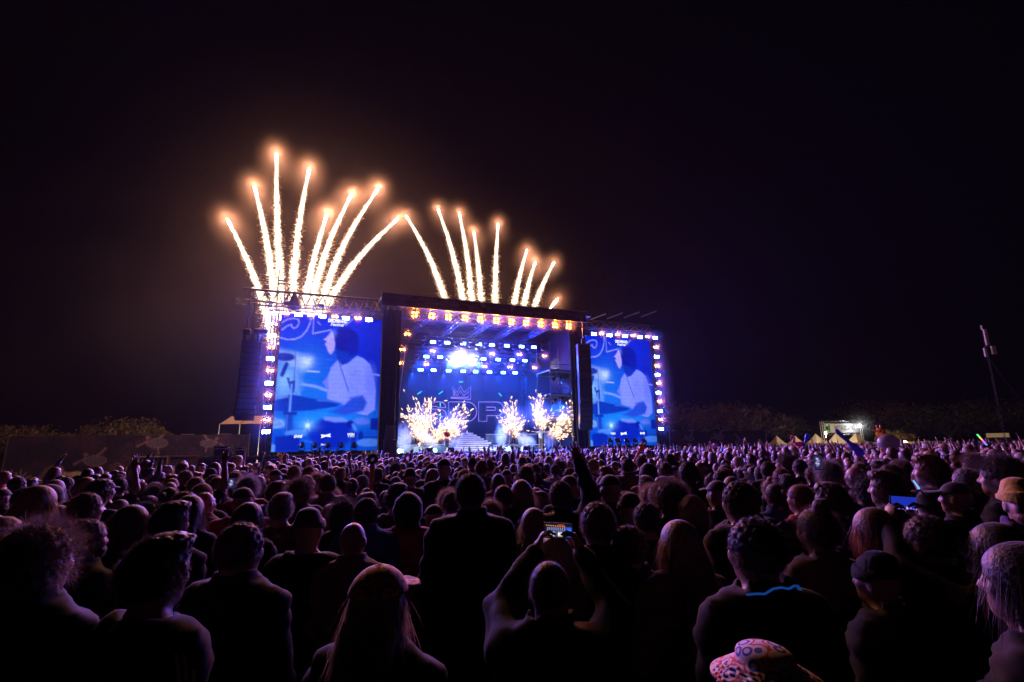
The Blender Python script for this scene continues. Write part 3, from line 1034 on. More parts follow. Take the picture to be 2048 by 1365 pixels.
for i in range(n):
    x0, x1 = ga.x + (gb.x - ga.x) * i / n, ga.x + (gb.x - ga.x) * (i + 1) / n
    for dv in (-0.45, 0.45):
        MB().tube((x0, 1.0, 13.45), ((x0 + x1) / 2, 1.0 + dv, 12.46), 0.03, 5).build('brace', M['steel'], g)
        MB().tube(((x0 + x1) / 2, 1.0 + dv, 12.46), (x1, 1.0, 13.45), 0.03, 5).build('brace', M['steel'], g)
g = empty('roof_girder', 'faint lattice girder above the right screen', 'truss', 'screen girders', ST_M)
truss_run(g, (24.2, 0.8, 12.9), (32.4, 0.8, 12.9), 0.7, 0.8, 0.04)
for k in range(4):                                        # short hanging pipe sections over the right screen
    a = sp(1180 + 34 * k, 640 - 2 * k, 0.5)
    MB().tube(a, a + Vector((1.2, -0.8, 0.45)), 0.05, 6).build('outrigger', M['aluminium'], g)
g = empty('screen_header', 'dark lower lattice directly over the left screen', 'truss', 'screen girders', ST_M)
truss_run(g, (-0.6, 0.2, 12.05), (7.0, 0.2, 12.05), 0.34, 0.45, 0.025)
# pyramid-shaped cover on the girder
o = MB().lathe([(0.42, 0), (0.4, 0.3), (0.06, 1.35), (0.0, 1.4)], (0, 0, 0), 4).build('rain_cover', M['black_cloth'])
o.matrix_world = ST_M @ Matrix.Translation((0.72, 0.5, 12.1))
tag(o, 'dark pointed rain cover standing on the girder above the left screen', 'cover')
for i, x in enumerate((575, 643, 692, 735)):                                # chain hoists under the girder
    o = MB().bevel_box((0, 0, 0), (0.42, 0.3, 0.24), 0.04).tube((0, 0, 0.1), (0, 0, 0.75), 0.02).tube((0.12, 0, -0.1), (0.12, 0, -0.5), 0.05, 6).build('chain_hoist', M['black_metal'])
    o.matrix_world = ST_M @ Matrix.Translation(sp(x, 608 + 0.06 * (x - 575), 0.6))
    tag(o, f'chain hoist hanging from the girder over the left screen, {ORD[i]} from the left', 'hoist', 'chain hoists')

# ================================================================ speaker arrays
M['grille'] = solid('grille', (0.035, 0.035, 0.04), 0.45, 0.3, 0.3, 40)
def speaker_array(name_label, top, n, h, w, d, bend, yaw, hang):
    root = empty('line_array', name_label, 'speaker', 'hung speaker arrays', ST_M @ Matrix.Translation(top) @ Matrix.Rotation(yaw, 4, 'Z'))
    ang, y, z = 0.0, 0.0, 0.0
    for i in range(n):
        ang = bend(i / n)
        m = Matrix.Translation((0, y, z)) @ Matrix.Rotation(ang, 4, 'X')
        box = MB().prism([(-d * 0.0 - w / 2, 0), (w / 2, 0), (w / 2, -h + 0.02), (-w / 2, -h + 0.02)], 0.0, d)
        o = box.build('speaker_box', M['black_metal'], root)
        o.matrix_local = m
        gr_ = MB().box((0, -0.012, -h / 2), (w * 0.94, 0.02, h * 0.8)).build('grille', M['grille'], o)
        for s in (-1, 1):
            MB().box((s * (w / 2 + 0.012), 0.06, -h / 2), (0.02, 0.08, h * 0.7)).build('rigging_plate', M['aluminium'], o)
        q = m @ Vector((0, 0, -h))
        y, z = q.y, q.z
    fb = MB().box((0, d / 2, 0.06), (w * 1.05, d * 1.1, 0.1))
    fb.box((0, d / 2, 0.35), (0.24, 0.24, 0.5)).tube((0, d / 2, 0.5), (0, d / 2, hang), 0.02)
    fb.build('flying_frame', M['steel'], root)
    return root
speaker_array('tall curved black speaker array hanging in front of the right screen', sp(1166, 690, -1.6) + Vector((0.1, 0, 0)), 18, 0.40, 1.05, 0.8, lambda t: R(1) if t < 0.55 else R(1 + 24 * (t - 0.55) / 0.45), R(-18), 2.6)
speaker_array('black speaker array hanging at the far left end of the stage', sp(506, 684, -0.6), 14, 0.38, 1.1, 0.8, lambda t: R(1) if t < 0.5 else R(1 + 22 * (t - 0.5) / 0.5), R(15), 2.5)
for i, (x, y) in enumerate(((494, 664), (522, 664))):
    o = MB().bevel_box((0, 0, 0), (0.5 + 0.4 * i, 0.4, 0.4), 0.08).tube((-0.1, 0, -0.1), (-0.12, 0, -0.7), 0.09, 8).tube((0.15 * i, 0, 0.2), (0.15 * i, 0, 3.2 - i), 0.03).build('chain_hoist', M['black_metal'])
    o.matrix_world = ST_M @ Matrix.Translation(sp(x, y, -0.4))
    tag(o, ('lone' if i == 0 else 'wide') + ' dark hoist above the far left speaker array', 'hoist', 'hoists over the left array')
arm = empty('array_boom', 'dark boom from the tall tower to the far left speaker array', 'truss', None, ST_M)
truss_run(arm, (-3.0, 0.3, 12.35), (-0.5, 0.6, 12.35), 0.3, 0.5, 0.03)

# speaker stacks at the stage lip and the right-hand scaffold
M['wood_speaker'] = solid('wood_speaker', (0.10, 0.06, 0.045), 0.6, 0, 0.3, 8)
def speaker_stack(u, v, sizes, label):
    root = empty('speaker_stack', label, 'speaker', 'ground speaker stacks', ST_M @ Matrix.Translation((u, v, DECK)))
    z = 0
    for (w, d, h) in sizes:
        b = MB().bevel_box((0, 0, z + h / 2), (w, d, h - 0.02), 0.02).build('speaker_box', M['wood_speaker'], root)
        MB().lathe([(0.0, -0.015), (min(w, h) * 0.36, -0.02), (min(w, h) * 0.38, 0.0)], (0, -d / 2 - 0.004, z + h / 2), 14, 'Y', False).build('driver', M['grille'], b)
        z += h
speaker_stack(7.75, -0.55, [(0.9, 0.6, 1.0), (0.62, 0.5, 0.32), (0.62, 0.5, 0.32), (0.62, 0.5, 0.32)], 'brown speaker stack at the left edge of the stage opening')
sc_ = empty('scaffold_tower', 'dark decked scaffold at the right side of the stage carrying moving lights', 'scaffold', None, ST_M)
for u in (21.9, 24.2):
    for v in (1.8, 4.6):
        MB().tube((u, v, DECK), (u, v, 11.4), 0.045, 6).build('standard', M['steel'], sc_)
for z in (4.6, 6.6, 8.7):
    MB().box((23.05, 3.2, z), (2.5, 3.0, 0.08)).build('deck_board', M['steel'], sc_)
    for v in (1.8, 4.6):
        MB().tube((21.8, v, z + 0.55), (24.3, v, z + 0.55), 0.03, 6).build('rail', M['steel'], sc_)
        MB().box((23.05, v - 0.05, z - 0.1), (2.45, 0.03, 0.22)).build('toe_board', M['aluminium'], sc_)
for z0, z1 in ((DECK, 4.6), (4.6, 6.6), (6.6, 8.7)):
    MB().tube((21.9, 1.8, z0), (24.2, 1.8, z1), 0.025, 5).build('cross_brace', M['steel'], sc_)
# guy lines beside the opening
for i, (a, b) in enumerate((((797, 735, 0.2), (772, 905, 0.0)), ((812, 690, 0.3), (784, 900, 0.1)))):
    o = MB().tube(sp(*a), sp(*b), 0.018, 5).build('cable', M['aluminium'])
    o.matrix_world = ST_M
    tag(o, f'thin slanting cable at the left side of the stage opening, {"outer" if i == 0 else "inner"} one', 'cable', 'slanting cables')
# ================================================================ fireworks
M['spark_hot'] = glow('spark_hot', (1.0, 0.74, 0.48), 1.6)
M['spark_warm'] = glow('spark_warm', (1.0, 0.45, 0.2), 0.5)
M['comet_head'] = glow('comet_head', (1.0, 0.86, 0.68), 14.0)

def spindles(P, D, L, W):
    """array of small pointed sparks: centre P, direction D, length L, width W -> verts, tris"""
    n = len(P)
    D = D / np.linalg.norm(D, axis=1, keepdims=True)
    ref = np.where(np.abs(D[:, 2:3]) < 0.9, np.array([[0, 0, 1.0]]), np.array([[1.0, 0, 0]]))
    A = np.cross(D, ref)
    A /= np.linalg.norm(A, axis=1, keepdims=True)
    B = np.cross(D, A)
    L, W = L[:, None] / 2, W[:, None] / 2
    V = np.stack([P + D * L, P - D * L, P + A * W, P + B * W, P - A * W, P - B * W], 1).reshape(-1, 3)
    t = np.array([(0, 2, 3), (0, 3, 4), (0, 4, 5), (0, 5, 2), (1, 3, 2), (1, 4, 3), (1, 5, 4), (1, 2, 5)])
    F = (np.arange(n)[:, None, None] * 6 + t[None]).reshape(-1, 3)
    return V, F

_bm = bmesh.new()
bmesh.ops.create_icosphere(_bm, subdivisions=3, radius=1.0)
SMOKE_BALL = bpy.data.meshes.new('smoke_ball')
_bm.to_mesh(SMOKE_BALL)
_bm.free()
P_COMET = 560.0
C_COMET = (1.0, 0.37, 0.18)

def comet(head, base, v, w0, w1, label, bend=0.0, power=1.0, seed=0):
    """rising firework star with its tail of sparks; head and base are photo pixels on the plane v"""
    rg = np.random.default_rng(100 + seed)
    h = S(*sp(head[0], head[1], v))
    b = S(*sp(base[0], base[1], v))
    side = (h - b).cross(Vector((0, 1, 0))).normalized()
    def pt(t):                                           # t=0 head, 1 base
        return h.lerp(b, t) + side * (bend * math.sin(math.pi * t))
    L = (h - b).length
    root = empty('firework_comet', label, 'firework', 'rising firework comets', Matrix.Translation(b))
    # burning star
    st = MB().lathe([(0.0, 0.25), (0.05, 0.15), (0.09, 0.0), (0.09, -0.3), (0.06, -0.9), (0.0, -1.4)], (0, 0, 0), 10, 'Z', False).build('burning_star', M['comet_head'], root, True)
    d = (pt(0) - pt(0.05)).normalized()
    st.matrix_local = Matrix.Translation(h - b) @ d.to_track_quat('Z', 'Y').to_matrix().to_4x4()
    # dense glowing core, ragged
    n = int(L / 0.16)
    pts, rad = [], []
    for i in range(n + 1):
        t = i / n
        w = (w0 + (w1 - w0) * t ** 0.75) * 0.5
        pts.append(pt(t) - b + Vector(rg.normal(0, 0.018 + 0.03 * t, 3)))
        rad.append(max(0.03, w * (0.62 - 0.26 * t) * rg.uniform(0.8, 1.1)))
    MB().path(pts, rad, 7).build('glowing_core', M['spark_hot'], root)
    # loose sparks falling off to the sides, thicker lower down
    N = int(L * 230)
    t = rg.uniform(0, 1, N) ** 0.8
    w = (w0 + (w1 - w0) * t ** 0.75) * 0.5
    P = np.array([pt(x) - b for x in t])
    ang = rg.uniform(0, 2 * np.pi, N)
    rr = np.minimum(np.abs(rg.normal(0, 0.6, N)), 1.5) * w
    P = P + np.stack([np.cos(ang) * rr, np.sin(ang) * rr, rg.normal(0, 0.08, N)], 1)
    D = np.stack([np.cos(ang) * 0.9 + 0.4, np.sin(ang) * 0.9, rg.normal(-0.1, 0.25, N)], 1)
    V, F = spindles(P, D, rg.uniform(0.12, 0.36, N) * (0.5 + 0.6 * t), rg.uniform(0.018, 0.04, N))
    hot = (rr < w * 0.85)
    o = link('spark_tail', fast_mesh('spark_tail', V, F), root)
    me = o.data
    me.materials.append(M['spark_hot'])
    me.materials.append(M['spark_warm'])
    me.polygons.foreach_set('material_index', np.repeat(np.where(hot, 0, 1), 8).astype(np.int32))
    tag(o, kind='stuff')
    # thin smoke ball added round the burning star to give it a halo
    sm = link('halo_smoke', SMOKE_BALL.copy(), root)
    sm.data.materials.append(volume_mat('halo_smoke', 0.062 * power, (1, 0.97, 0.95), 0.2, None, 2.0))
    sm.matrix_local = Matrix.Translation(h - b) @ d.to_track_quat('Z', 'Y').to_matrix().to_4x4() @ Matrix.Translation((0, 0, -0.6)) @ Matrix.Diagonal((2.1, 2.1, 3.0, 1))
    tag(sm, kind='stuff')
    point_light('burning_light', root, h - b + d * 0.42, C_COMET, P_COMET * power, 0.05)
    for q in (0.35, 0.7):
        wq = w0 + (w1 - w0) * q
        point_light('tail_light', root, pt(q) - b - ST_V * (0.75 * wq + 0.15), C_COMET, P_COMET * 0.45 * power, 0.05)

left_c = [((457, 443), (548, 690), -0.35, 'outermost left, leaning furthest left'), ((510, 377), (552, 640), -0.25, 'second from the left'), ((553, 312), (566, 640), 0.15, 'tallest of all'),
          ((618, 341), (585, 640), 0.35, 'second tallest, fourth from the left'), ((653, 432), (604, 640), 0.2, 'shortest of the left fan'), ((701, 393), (616, 640), 0.45, 'sixth of the left fan'),
          ((754, 381), (632, 640), 0.6, 'seventh of the left fan'), ((792, 441), (645, 625), 0.5, 'leaning furthest right in the left fan')]
for i, (h, b, bd, lab) in enumerate(left_c):
    comet(h, b, 4.0, 0.22, 1.10, f'firework comet above the left screen, {lab}', bd, 1.0, i)
right_c = [((814, 435), (893, 610), -0.4, 'leftmost, leaning left'), ((877, 421), (928, 615), -0.3, 'second from the left'), ((919, 429), (944, 615), -0.2, 'third from the left'),
           ((948, 467), (963, 618), -0.1, 'fourth from the left, shorter'), ((996, 450), (990, 622), 0.1, 'standing alone and upright'), ((1053, 503), (1026, 625), 0.15, 'first of the three right ones'),
           ((1070, 527), (1045, 627), 0.15, 'middle of the three right ones'), ((1107, 527), (1064, 630), 0.2, 'last of the three right ones')]
for i, (h, b, bd, lab) in enumerate(right_c):
    comet(h, b, 13.5, 0.24, 1.2, f'firework comet above the stage roof, {lab}', bd, 0.8, 20 + i)
comet((1113, 601), (1106, 610), 0.6, 0.3, 0.34, 'single short bright flare just above the right end of the roof banner', 0.0, 0.45, 40)

# ================================================================ spark fountains on the stage
M['gerb'] = glow('gerb', (1.0, 0.70, 0.45), 1.1)
M['gerb_edge'] = glow('gerb_edge', (1.0, 0.38, 0.13), 0.30)
def fountain(base, v, fans, label, seed):
    """fans: list of (target px, spread radius in m, how many clumps)"""
    rg = np.random.default_rng(300 + seed)
    b = S(*sp(base[0], base[1], v))
    b.z = max(b.z, DECK + 0.02)
    root = empty('spark_fountain', label, 'firework', 'stage spark fountains', Matrix.Translation(b))
    MB().lathe([(0.10, 0.0), (0.10, 0.04), (0.05, 0.06), (0.05, 0.28), (0.035, 0.28)], (0, 0, 0), 10).build('nozzle', M['black_metal'], root)
    Ps, Ds, Ls, Ws, Hs = [], [], [], [], []
    for tgt, spread, n in fans:
        tv = S(*sp(tgt[0], tgt[1], v)) - b
        ax = np.array(tv.normalized())
        for k in range(int(n * 1.5)):
            core_ = k % 3 == 0                              # a third of the clumps crowd the hot middle
            q = (0.34 + 0.30 * rg.uniform()) if core_ else 0.30 + 0.80 * rg.uniform() ** 0.8
            off = rg.normal(0, 1, 3) * spread * (0.40 if core_ else 0.62) * (0.75 + 0.4 * q)
            c = np.array(tv) * q + off
            dirv = ax * 0.9 + off * 0.9 / max(0.2, spread) * 0.6 + rg.normal(0, 0.2, 3)
            dirv /= np.linalg.norm(dirv)
            big = rg.uniform(0.55, 1.25)
            for j in range(9):                              # a clump: white-hot streaks, then cooler orange ones trailing below
                hotj = j < 4
                back = (0.05 * j if hotj else 0.10 + 0.06 * (j - 4)) * big
                e = rg.normal(0, 0.025 if hotj else 0.055, 3) * big
                e[2] -= 0.0 if hotj else 0.05 * big
                Ps.append(c - dirv * back + e)
                Ds.append(dirv + rg.normal(0, 0.3, 3))
                Ls.append(rg.uniform(0.13, 0.24) * big * (1.0 if hotj else 0.8))
                Ws.append((rg.uniform(0.035, 0.07) if hotj else rg.uniform(0.02, 0.045)) * big)
                Hs.append(0 if hotj else 1)
    V, F = spindles(np.array(Ps), np.array(Ds), np.array(Ls), np.array(Ws))
    o = link('flying_sparks', fast_mesh('flying_sparks', V, F), root)
    o.data.materials.append(M['gerb'])
    o.data.materials.append(M['gerb_edge'])
    o.data.polygons.foreach_set('material_index', np.repeat(np.array(Hs, np.int32), 8))
    tag(o, kind='stuff')
    tv = S(*sp(fans[0][0][0], fans[0][0][1], v)) - b
    sm = link('spark_halo_smoke', SMOKE_BALL.copy(), root)  # smoke ball added so a warm glow shows round the sparks
    sm.data.materials.append(volume_mat('spark_halo_smoke', 0.25, (1, 0.97, 0.95), 0.2, None, 1.6))
    sm.matrix_local = Matrix.Translation(tv * 0.6) @ Matrix.Diagonal((1.7, 1.2, 1.7, 1))
    tag(sm, kind='stuff')
    point_light('spark_light', root, tv * 0.6 + Vector((0, -0.3, 0)), (1.0, 0.5, 0.28), 45.0, 0.15)
fountain((845, 888), 1.8, [((838, 818), 0.75, 120), ((862, 805), 0.5, 55), ((815, 830), 0.35, 30), ((850, 850), 0.8, 60)], 'spark fountain at the far left of the stage, tall and leaning left', 1)
fountain((866, 888), 1.5, [((925, 828), 0.62, 130), ((890, 850), 0.6, 60), ((935, 855), 0.4, 40)], 'spark fountain sweeping right in front of the show stairs', 2)
fountain((1024, 882), 2.2, [((1022, 812), 0.6, 95), ((1046, 840), 0.35, 40), ((1002, 838), 0.3, 20)], 'spark fountain behind the keyboards, right of the stairs', 3)
fountain((1078, 872), 2.2, [((1076, 798), 0.5, 95), ((1096, 830), 0.4, 50)], 'spark fountain rising above the singer in the white shirt', 4)
fountain((1092, 876), 1.6, [((1150, 815), 0.6, 110), ((1130, 850), 0.5, 60), ((1158, 868), 0.3, 26)], 'spark fountain sweeping right at the right end of the stage', 5)

# ================================================================ smoke
def smoke(center, radii, density, noise, label=None, rot=0.0, col=(0.9, 0.9, 0.95), rx=0.0, aniso=0.2):
    bm = bmesh.new()
    bmesh.ops.create_icosphere(bm, subdivisions=2, radius=1.0)
    me = bpy.data.meshes.new('smoke')
    bm.to_mesh(me)
    bm.free()
    me.materials.append(volume_mat('smoke', density, col, aniso, noise))
    o = link('smoke', me)
    o.matrix_world = Matrix.Translation(center) @ Matrix.Rotation(ST_A + rot, 4, 'Z') @ Matrix.Rotation(rx, 4, 'Y') @ Matrix.Diagonal((radii[0], radii[1], radii[2], 1))
    tag(o, label, 'smoke', None, 'stuff')
    return o
smoke(S(*sp(806, 878, 1.2)), (0.8, 0.7, 1.4), 3.5, (2.2, 0.36, 0.62), 'pale smoke jet at the left edge of the stage')
smoke(S(*sp(852, 876, 0.9)), (1.6, 0.6, 0.55), 3.2, (2.0, 0.38, 0.62), 'smoke drifting beneath the left spark fountain', 0, (0.9, 0.9, 0.95), R(35))
smoke(S(*sp(905, 886, 0.9)), (1.0, 0.6, 0.65), 3.0, (2.0, 0.38, 0.62), 'small smoke puff left of the show stairs')
smoke(S(*sp(1002, 872, 1.5)), (0.65, 0.5, 1.25), 3.2, (2.2, 0.36, 0.62), 'upright smoke jet beside the right riser')
smoke(S(*sp(1052, 880, 1.0)), (1.1, 0.6, 0.65), 2.8, (2.0, 0.38, 0.62), 'smoke puff left of the singer', 0, (0.9, 0.9, 0.95), R(25))
smoke(S(*sp(1100, 880, 1.2)), (0.8, 0.5, 1.0), 2.8, (2.0, 0.38, 0.62), 'smoke puff right of the singer')
# ================================================================ people: bodies grown from blended volumes
def v_cap(P, a, b, r1, r2):
    a, b = np.array(a), np.array(b)
    d = b - a
    t = np.clip(((P - a) @ d) / (d @ d + 1e-9), 0, 1)
    return np.linalg.norm(P - a - t[:, None] * d, axis=1) - (r1 + (r2 - r1) * t)

def v_ell(P, c, r):
    q = (P - np.array(c)) / np.array(r)
    k0 = np.linalg.norm(q, axis=1)
    k1 = np.linalg.norm(q / np.array(r), axis=1) + 1e-9
    return k0 * (k0 - 1) / k1

def smin(a, b, k):
    h = np.maximum(k - np.abs(a - b), 0) / k
    return np.minimum(a, b) - h * h * k * 0.25

def smax(a, b, k):
    return -smin(-a, -b, k)

def surface(fn, xs, ys, zs):
    """surface nets on a (possibly uneven) grid -> verts, quads"""
    X, Y, Z = np.meshgrid(xs, ys, zs, indexing='ij')
    P = np.stack([X.ravel(), Y.ravel(), Z.ravel()], 1)
    D = fn(P).reshape(X.shape)
    n = np.array(D.shape)
    ins = D < 0
    G = [np.asarray(xs), np.asarray(ys), np.asarray(zs)]
    c = [n_ - 1 for n_ in n]
    acc = np.zeros((c[0], c[1], c[2], 3))
    cnt = np.zeros((c[0], c[1], c[2]))
    sl = lambda o, ax: slice(o, o + c[ax])
    for ax in range(3):
        o1, o2 = [i for i in range(3) if i != ax]
        for i in (0, 1):
            for j in (0, 1):
                off0 = [0, 0, 0]
                off0[o1], off0[o2] = i, j
                off1 = list(off0)
                off1[ax] = 1
                A = D[sl(off0[0], 0), sl(off0[1], 1), sl(off0[2], 2)]
                B = D[sl(off1[0], 0), sl(off1[1], 1), sl(off1[2], 2)]
                cr = (A < 0) != (B < 0)
                t = np.where(cr, A / np.where(cr, A - B, 1), 0)
                pos = []
                for k in range(3):
                    g0 = G[k][off0[k]:off0[k] + c[k]]
                    g1 = G[k][off1[k]:off1[k] + c[k]]
                    sh = [1, 1, 1]
                    sh[k] = c[k]
                    g0, g1 = g0.reshape(sh), g1.reshape(sh)
                    pos.append(g0 + (g1 - g0) * t if k == ax else np.broadcast_to(g0, A.shape))
                acc += np.stack(pos, -1) * cr[..., None]
                cnt += cr
    act = cnt > 0
    idx = np.full(act.shape, -1)
    idx[act] = np.arange(act.sum())
    V = acc[act] / cnt[act][:, None]
    F = []
    for ax in range(3):
        o1, o2 = [(1, 2), (2, 0), (0, 1)][ax]
        a = [slice(1, -1)] * 3
        a[ax] = slice(0, -1)
        b = list(a)
        b[ax] = slice(1, None)
        A, B = ins[tuple(a)], ins[tuple(b)]
        for flip in (False, True):
            w = np.argwhere((A & ~B) if not flip else (~A & B))
            if not len(w):
                continue
            w[:, o1] += 1
            w[:, o2] += 1
            q = []
            for (d1, d2) in ((0, 0), (-1, 0), (-1, -1), (0, -1)):
                ww = w.copy()
                ww[:, o1] += d1
                ww[:, o2] += d2
                q.append(idx[ww[:, 0], ww[:, 1], ww[:, 2]])
            q = np.stack(q, 1)
            F.append(q if not flip else q[:, ::-1])
    F = np.concatenate(F) if F else np.zeros((0, 4), int)
    F = F[(F >= 0).all(1)]
    return V, F

def arange2(lo, flo, fhi, hi, coarse, fine):
    """uneven axis: coarse outside, fine between flo and fhi"""
    a = np.linspace(lo, flo, max(2, int((flo - lo) / coarse) + 1))[:-1] if flo > lo else np.array([])
    b = np.linspace(flo, fhi, int((fhi - flo) / fine) + 1)
    d = np.linspace(fhi, hi, max(2, int((hi - fhi) / coarse) + 1))[1:] if hi > fhi else np.array([])
    return np.concatenate([a, b, d])

def joinm(parts):
    V, F, o = [], [], 0
    for v, f in parts:
        V.append(v)
        F.append(f + o)
        o += len(v)
    return np.concatenate(V), np.concatenate(F)

# ---- joints of the standing figure (1.75 m, facing +y)
POSES = {
    'down': dict(R=[(0.19, -0.01, 1.40), (0.25, -0.02, 1.12), (0.22, 0.12, 0.90)], L=[(-0.19, -0.01, 1.40), (-0.25, -0.02, 1.12), (-0.22, 0.10, 0.90)]),
    'fold': dict(R=[(0.19, -0.01, 1.40), (0.25, 0.02, 1.13), (0.05, 0.22, 1.12)], L=[(-0.19, -0.01, 1.40), (-0.25, 0.02, 1.13), (-0.05, 0.24, 1.16)]),
    'right_up': dict(R=[(0.19, -0.01, 1.42), (0.28, 0.10, 1.66), (0.20, 0.16, 1.92)], L=[(-0.19, -0.01, 1.40), (-0.25, -0.02, 1.12), (-0.20, 0.14, 0.92)]),
    'left_up': dict(R=[(0.19, -0.01, 1.40), (0.25, -0.02, 1.12), (0.20, 0.14, 0.92)], L=[(-0.19, -0.01, 1.42), (-0.27, 0.12, 1.64), (-0.17, 0.20, 1.90)]),
    'both_up': dict(R=[(0.19, -0.01, 1.42), (0.30, 0.08, 1.65), (0.27, 0.12, 1.92)], L=[(-0.19, -0.01, 1.42), (-0.30, 0.08, 1.65), (-0.27, 0.12, 1.92)]),
    'phone': dict(R=[(0.19, -0.01, 1.41), (0.26, 0.24, 1.50), (0.115, 0.47, 1.70)], L=[(-0.19, -0.01, 1.41), (-0.26, 0.24, 1.50), (-0.115, 0.47, 1.70)]),
    'wide': dict(R=[(0.19, 0.0, 1.41), (0.47, 0.04, 1.42), (0.72, 0.08, 1.46)], L=[(-0.19, 0.0, 1.41), (-0.47, 0.04, 1.42), (-0.72, 0.08, 1.46)]),
    'play': dict(R=[(0.19, -0.01, 1.40), (0.25, 0.10, 1.16), (0.16, 0.38, 1.06)], L=[(-0.19, -0.01, 1.40), (-0.25, 0.10, 1.16), (-0.16, 0.38, 1.06)]),
}

def head_field(P):
    d = v_ell(P, (0, -0.012, 1.657), (0.076, 0.096, 0.093))
    d = smin(d, v_ell(P, (0, 0.022, 1.595), (0.060, 0.072, 0.072)), 0.05)
    d = smin(d, v_ell(P, (0, 0.062, 1.552), (0.030, 0.030, 0.026)), 0.035)          # chin
    d = smin(d, v_cap(P, (-0.035, 0.078, 1.672), (0.035, 0.078, 1.672), 0.012, 0.012), 0.02)      # brow
    d = smin(d, v_cap(P, (0, 0.088, 1.655), (0, 0.108, 1.620), 0.009, 0.014), 0.014)              # nose
    for s in (-1, 1):
        d = smin(d, v_ell(P, (s * 0.014, 0.096, 1.616), (0.009, 0.010, 0.008)), 0.008)
        d = smin(d, v_ell(P, (s * 0.042, 0.062, 1.622), (0.022, 0.022, 0.020)), 0.03)             # cheek
    for s in (-1, 1):
        d = smax(d, -v_ell(P, (s * 0.031, 0.092, 1.648), (0.017, 0.014, 0.010)), 0.012)           # socket
        d = smin(d, v_ell(P, (s * 0.031, 0.077, 1.647), (0.012, 0.012, 0.012)), 0.003)            # eyeball
    d = smin(d, v_cap(P, (-0.018, 0.090, 1.587), (0.018, 0.090, 1.587), 0.006, 0.006), 0.010)     # lips
    d = smin(d, v_cap(P, (-0.015, 0.089, 1.577), (0.015, 0.089, 1.577), 0.006, 0.006), 0.008)
    for s in (-1, 1):                                                                             # ears
        e = v_ell(P, (s * 0.081, -0.008, 1.625), (0.010, 0.019, 0.031))
        e = smax(e, -v_ell(P, (s * 0.094, -0.002, 1.628), (0.010, 0.010, 0.018)), 0.006)
        d = smin(d, e, 0.012)
    return d

def torso_field(P, w=1.0, g=0.0, fem=False):
    """trunk and neck; g inflates it into clothing, w is build"""
    ww = w
    d = v_ell(P, (0, -0.005, 1.27), (0.165 * ww + g, 0.112 * ww + g, 0.22 + g))
    d = smin(d, v_cap(P, (-0.135 * ww, -0.015, 1.385), (0.135 * ww, -0.015, 1.385), 0.062 + g, 0.062 + g), 0.09)
    d = smin(d, v_ell(P, (0, 0.0, 1.06), (0.145 * ww + g, 0.105 * ww + g, 0.17 + g)), 0.08)
    d = smin(d, v_ell(P, (0, -0.005, 0.93), (0.165 * (1.05 if fem else 0.98) * ww + g, 0.118 * ww + g, 0.13 + g)), 0.08)
    for s in (-1, 1):
        d = smin(d, v_cap(P, (s * 0.025, -0.03, 1.49), (s * 0.165 * ww, -0.015, 1.415), 0.045 + g, 0.050 + g), 0.06)
        if fem:
            d = smin(d, v_ell(P, (s * 0.075, 0.085, 1.27), (0.062 + g, 0.058 + g, 0.062 + g)), 0.05)
    return d

def neck_field(P, d):
    return smin(d, v_cap(P, (0, -0.025, 1.42), (0, -0.012, 1.58), 0.060, 0.053), 0.05)

def legs_field(P, g=0.0):
    d = np.full(len(P), 1e3)
    for s in (-1, 1):
        d = smin(d, v_cap(P, (s * 0.085, -0.005, 0.90), (s * 0.10, 0.01, 0.50), 0.090 + g, 0.062 + g), 0.06)
        d = smin(d, v_cap(P, (s * 0.10, 0.01, 0.50), (s * 0.105, -0.02, 0.10), 0.060 + g, 0.042 + g), 0.03)
    return d

def feet_field(P):
    d = np.full(len(P), 1e3)
    for s in (-1, 1):
        d = smin(d, v_cap(P, (s * 0.105, -0.05, 0.045), (s * 0.115, 0.16, 0.035), 0.045, 0.035), 0.03)
        d = smin(d, v_cap(P, (s * 0.105, -0.03, 0.05), (s * 0.105, -0.02, 0.16), 0.042, 0.042), 0.03)
    return smax(d, -P[:, 2], 0.01)

def hand_mesh(curl, spread):
    """right hand: wrist at origin, fingers up +z, palm to -y, thumb on -x side"""
    prims = [((-0.026, 0, 0.088), 0.036, 0.030, 0.0092), ((-0.008, 0, 0.094), 0.041, 0.034, 0.0095), ((0.011, 0, 0.091), 0.038, 0.032, 0.009), ((0.029, 0, 0.082), 0.030, 0.026, 0.008)]
    segs = []
    for i, (b, l1, l2, r) in enumerate(prims):
        sx = spread * (i - 1.4) * 0.16
        c1, c2 = curl * (0.8 + 0.1 * i), curl * 1.9
        p1 = np.array(b) + l1 * np.array([math.sin(sx), -math.sin(c1), math.cos(c1) * math.cos(sx)])
        p2 = p1 + l2 * np.array([math.sin(sx), -math.sin(c2), math.cos(c2) * math.cos(sx)])
        segs += [(b, tuple(p1), r, r * 0.95), (tuple(p1), tuple(p2), r * 0.95, r * 0.8)]
    th = [(-0.024, -0.006, 0.030), (-0.052 - 0.01 * spread, -0.014 - 0.02 * curl, 0.058), (-0.060 - 0.014 * spread, -0.022 - 0.03 * curl, 0.088)]
    def f(P):
        d = v_ell(P, (0, 0, 0.048), (0.042, 0.016, 0.054))
        d = smin(d, v_cap(P, (0, 0, -0.05), (0, 0, 0.02), 0.027, 0.026), 0.03)
        for a, b, r1, r2 in segs:
            d = smin(d, v_cap(P, a, b, r1, r2), 0.006)
        d = smin(d, v_cap(P, th[0], th[1], 0.013, 0.010), 0.014)
        return smin(d, v_cap(P, th[1], th[2], 0.010, 0.008), 0.006)
    h = 0.0055
    return surface(f, np.arange(-0.105, 0.075, h), np.arange(-0.10, 0.035, h), np.arange(-0.05, 0.195, h))

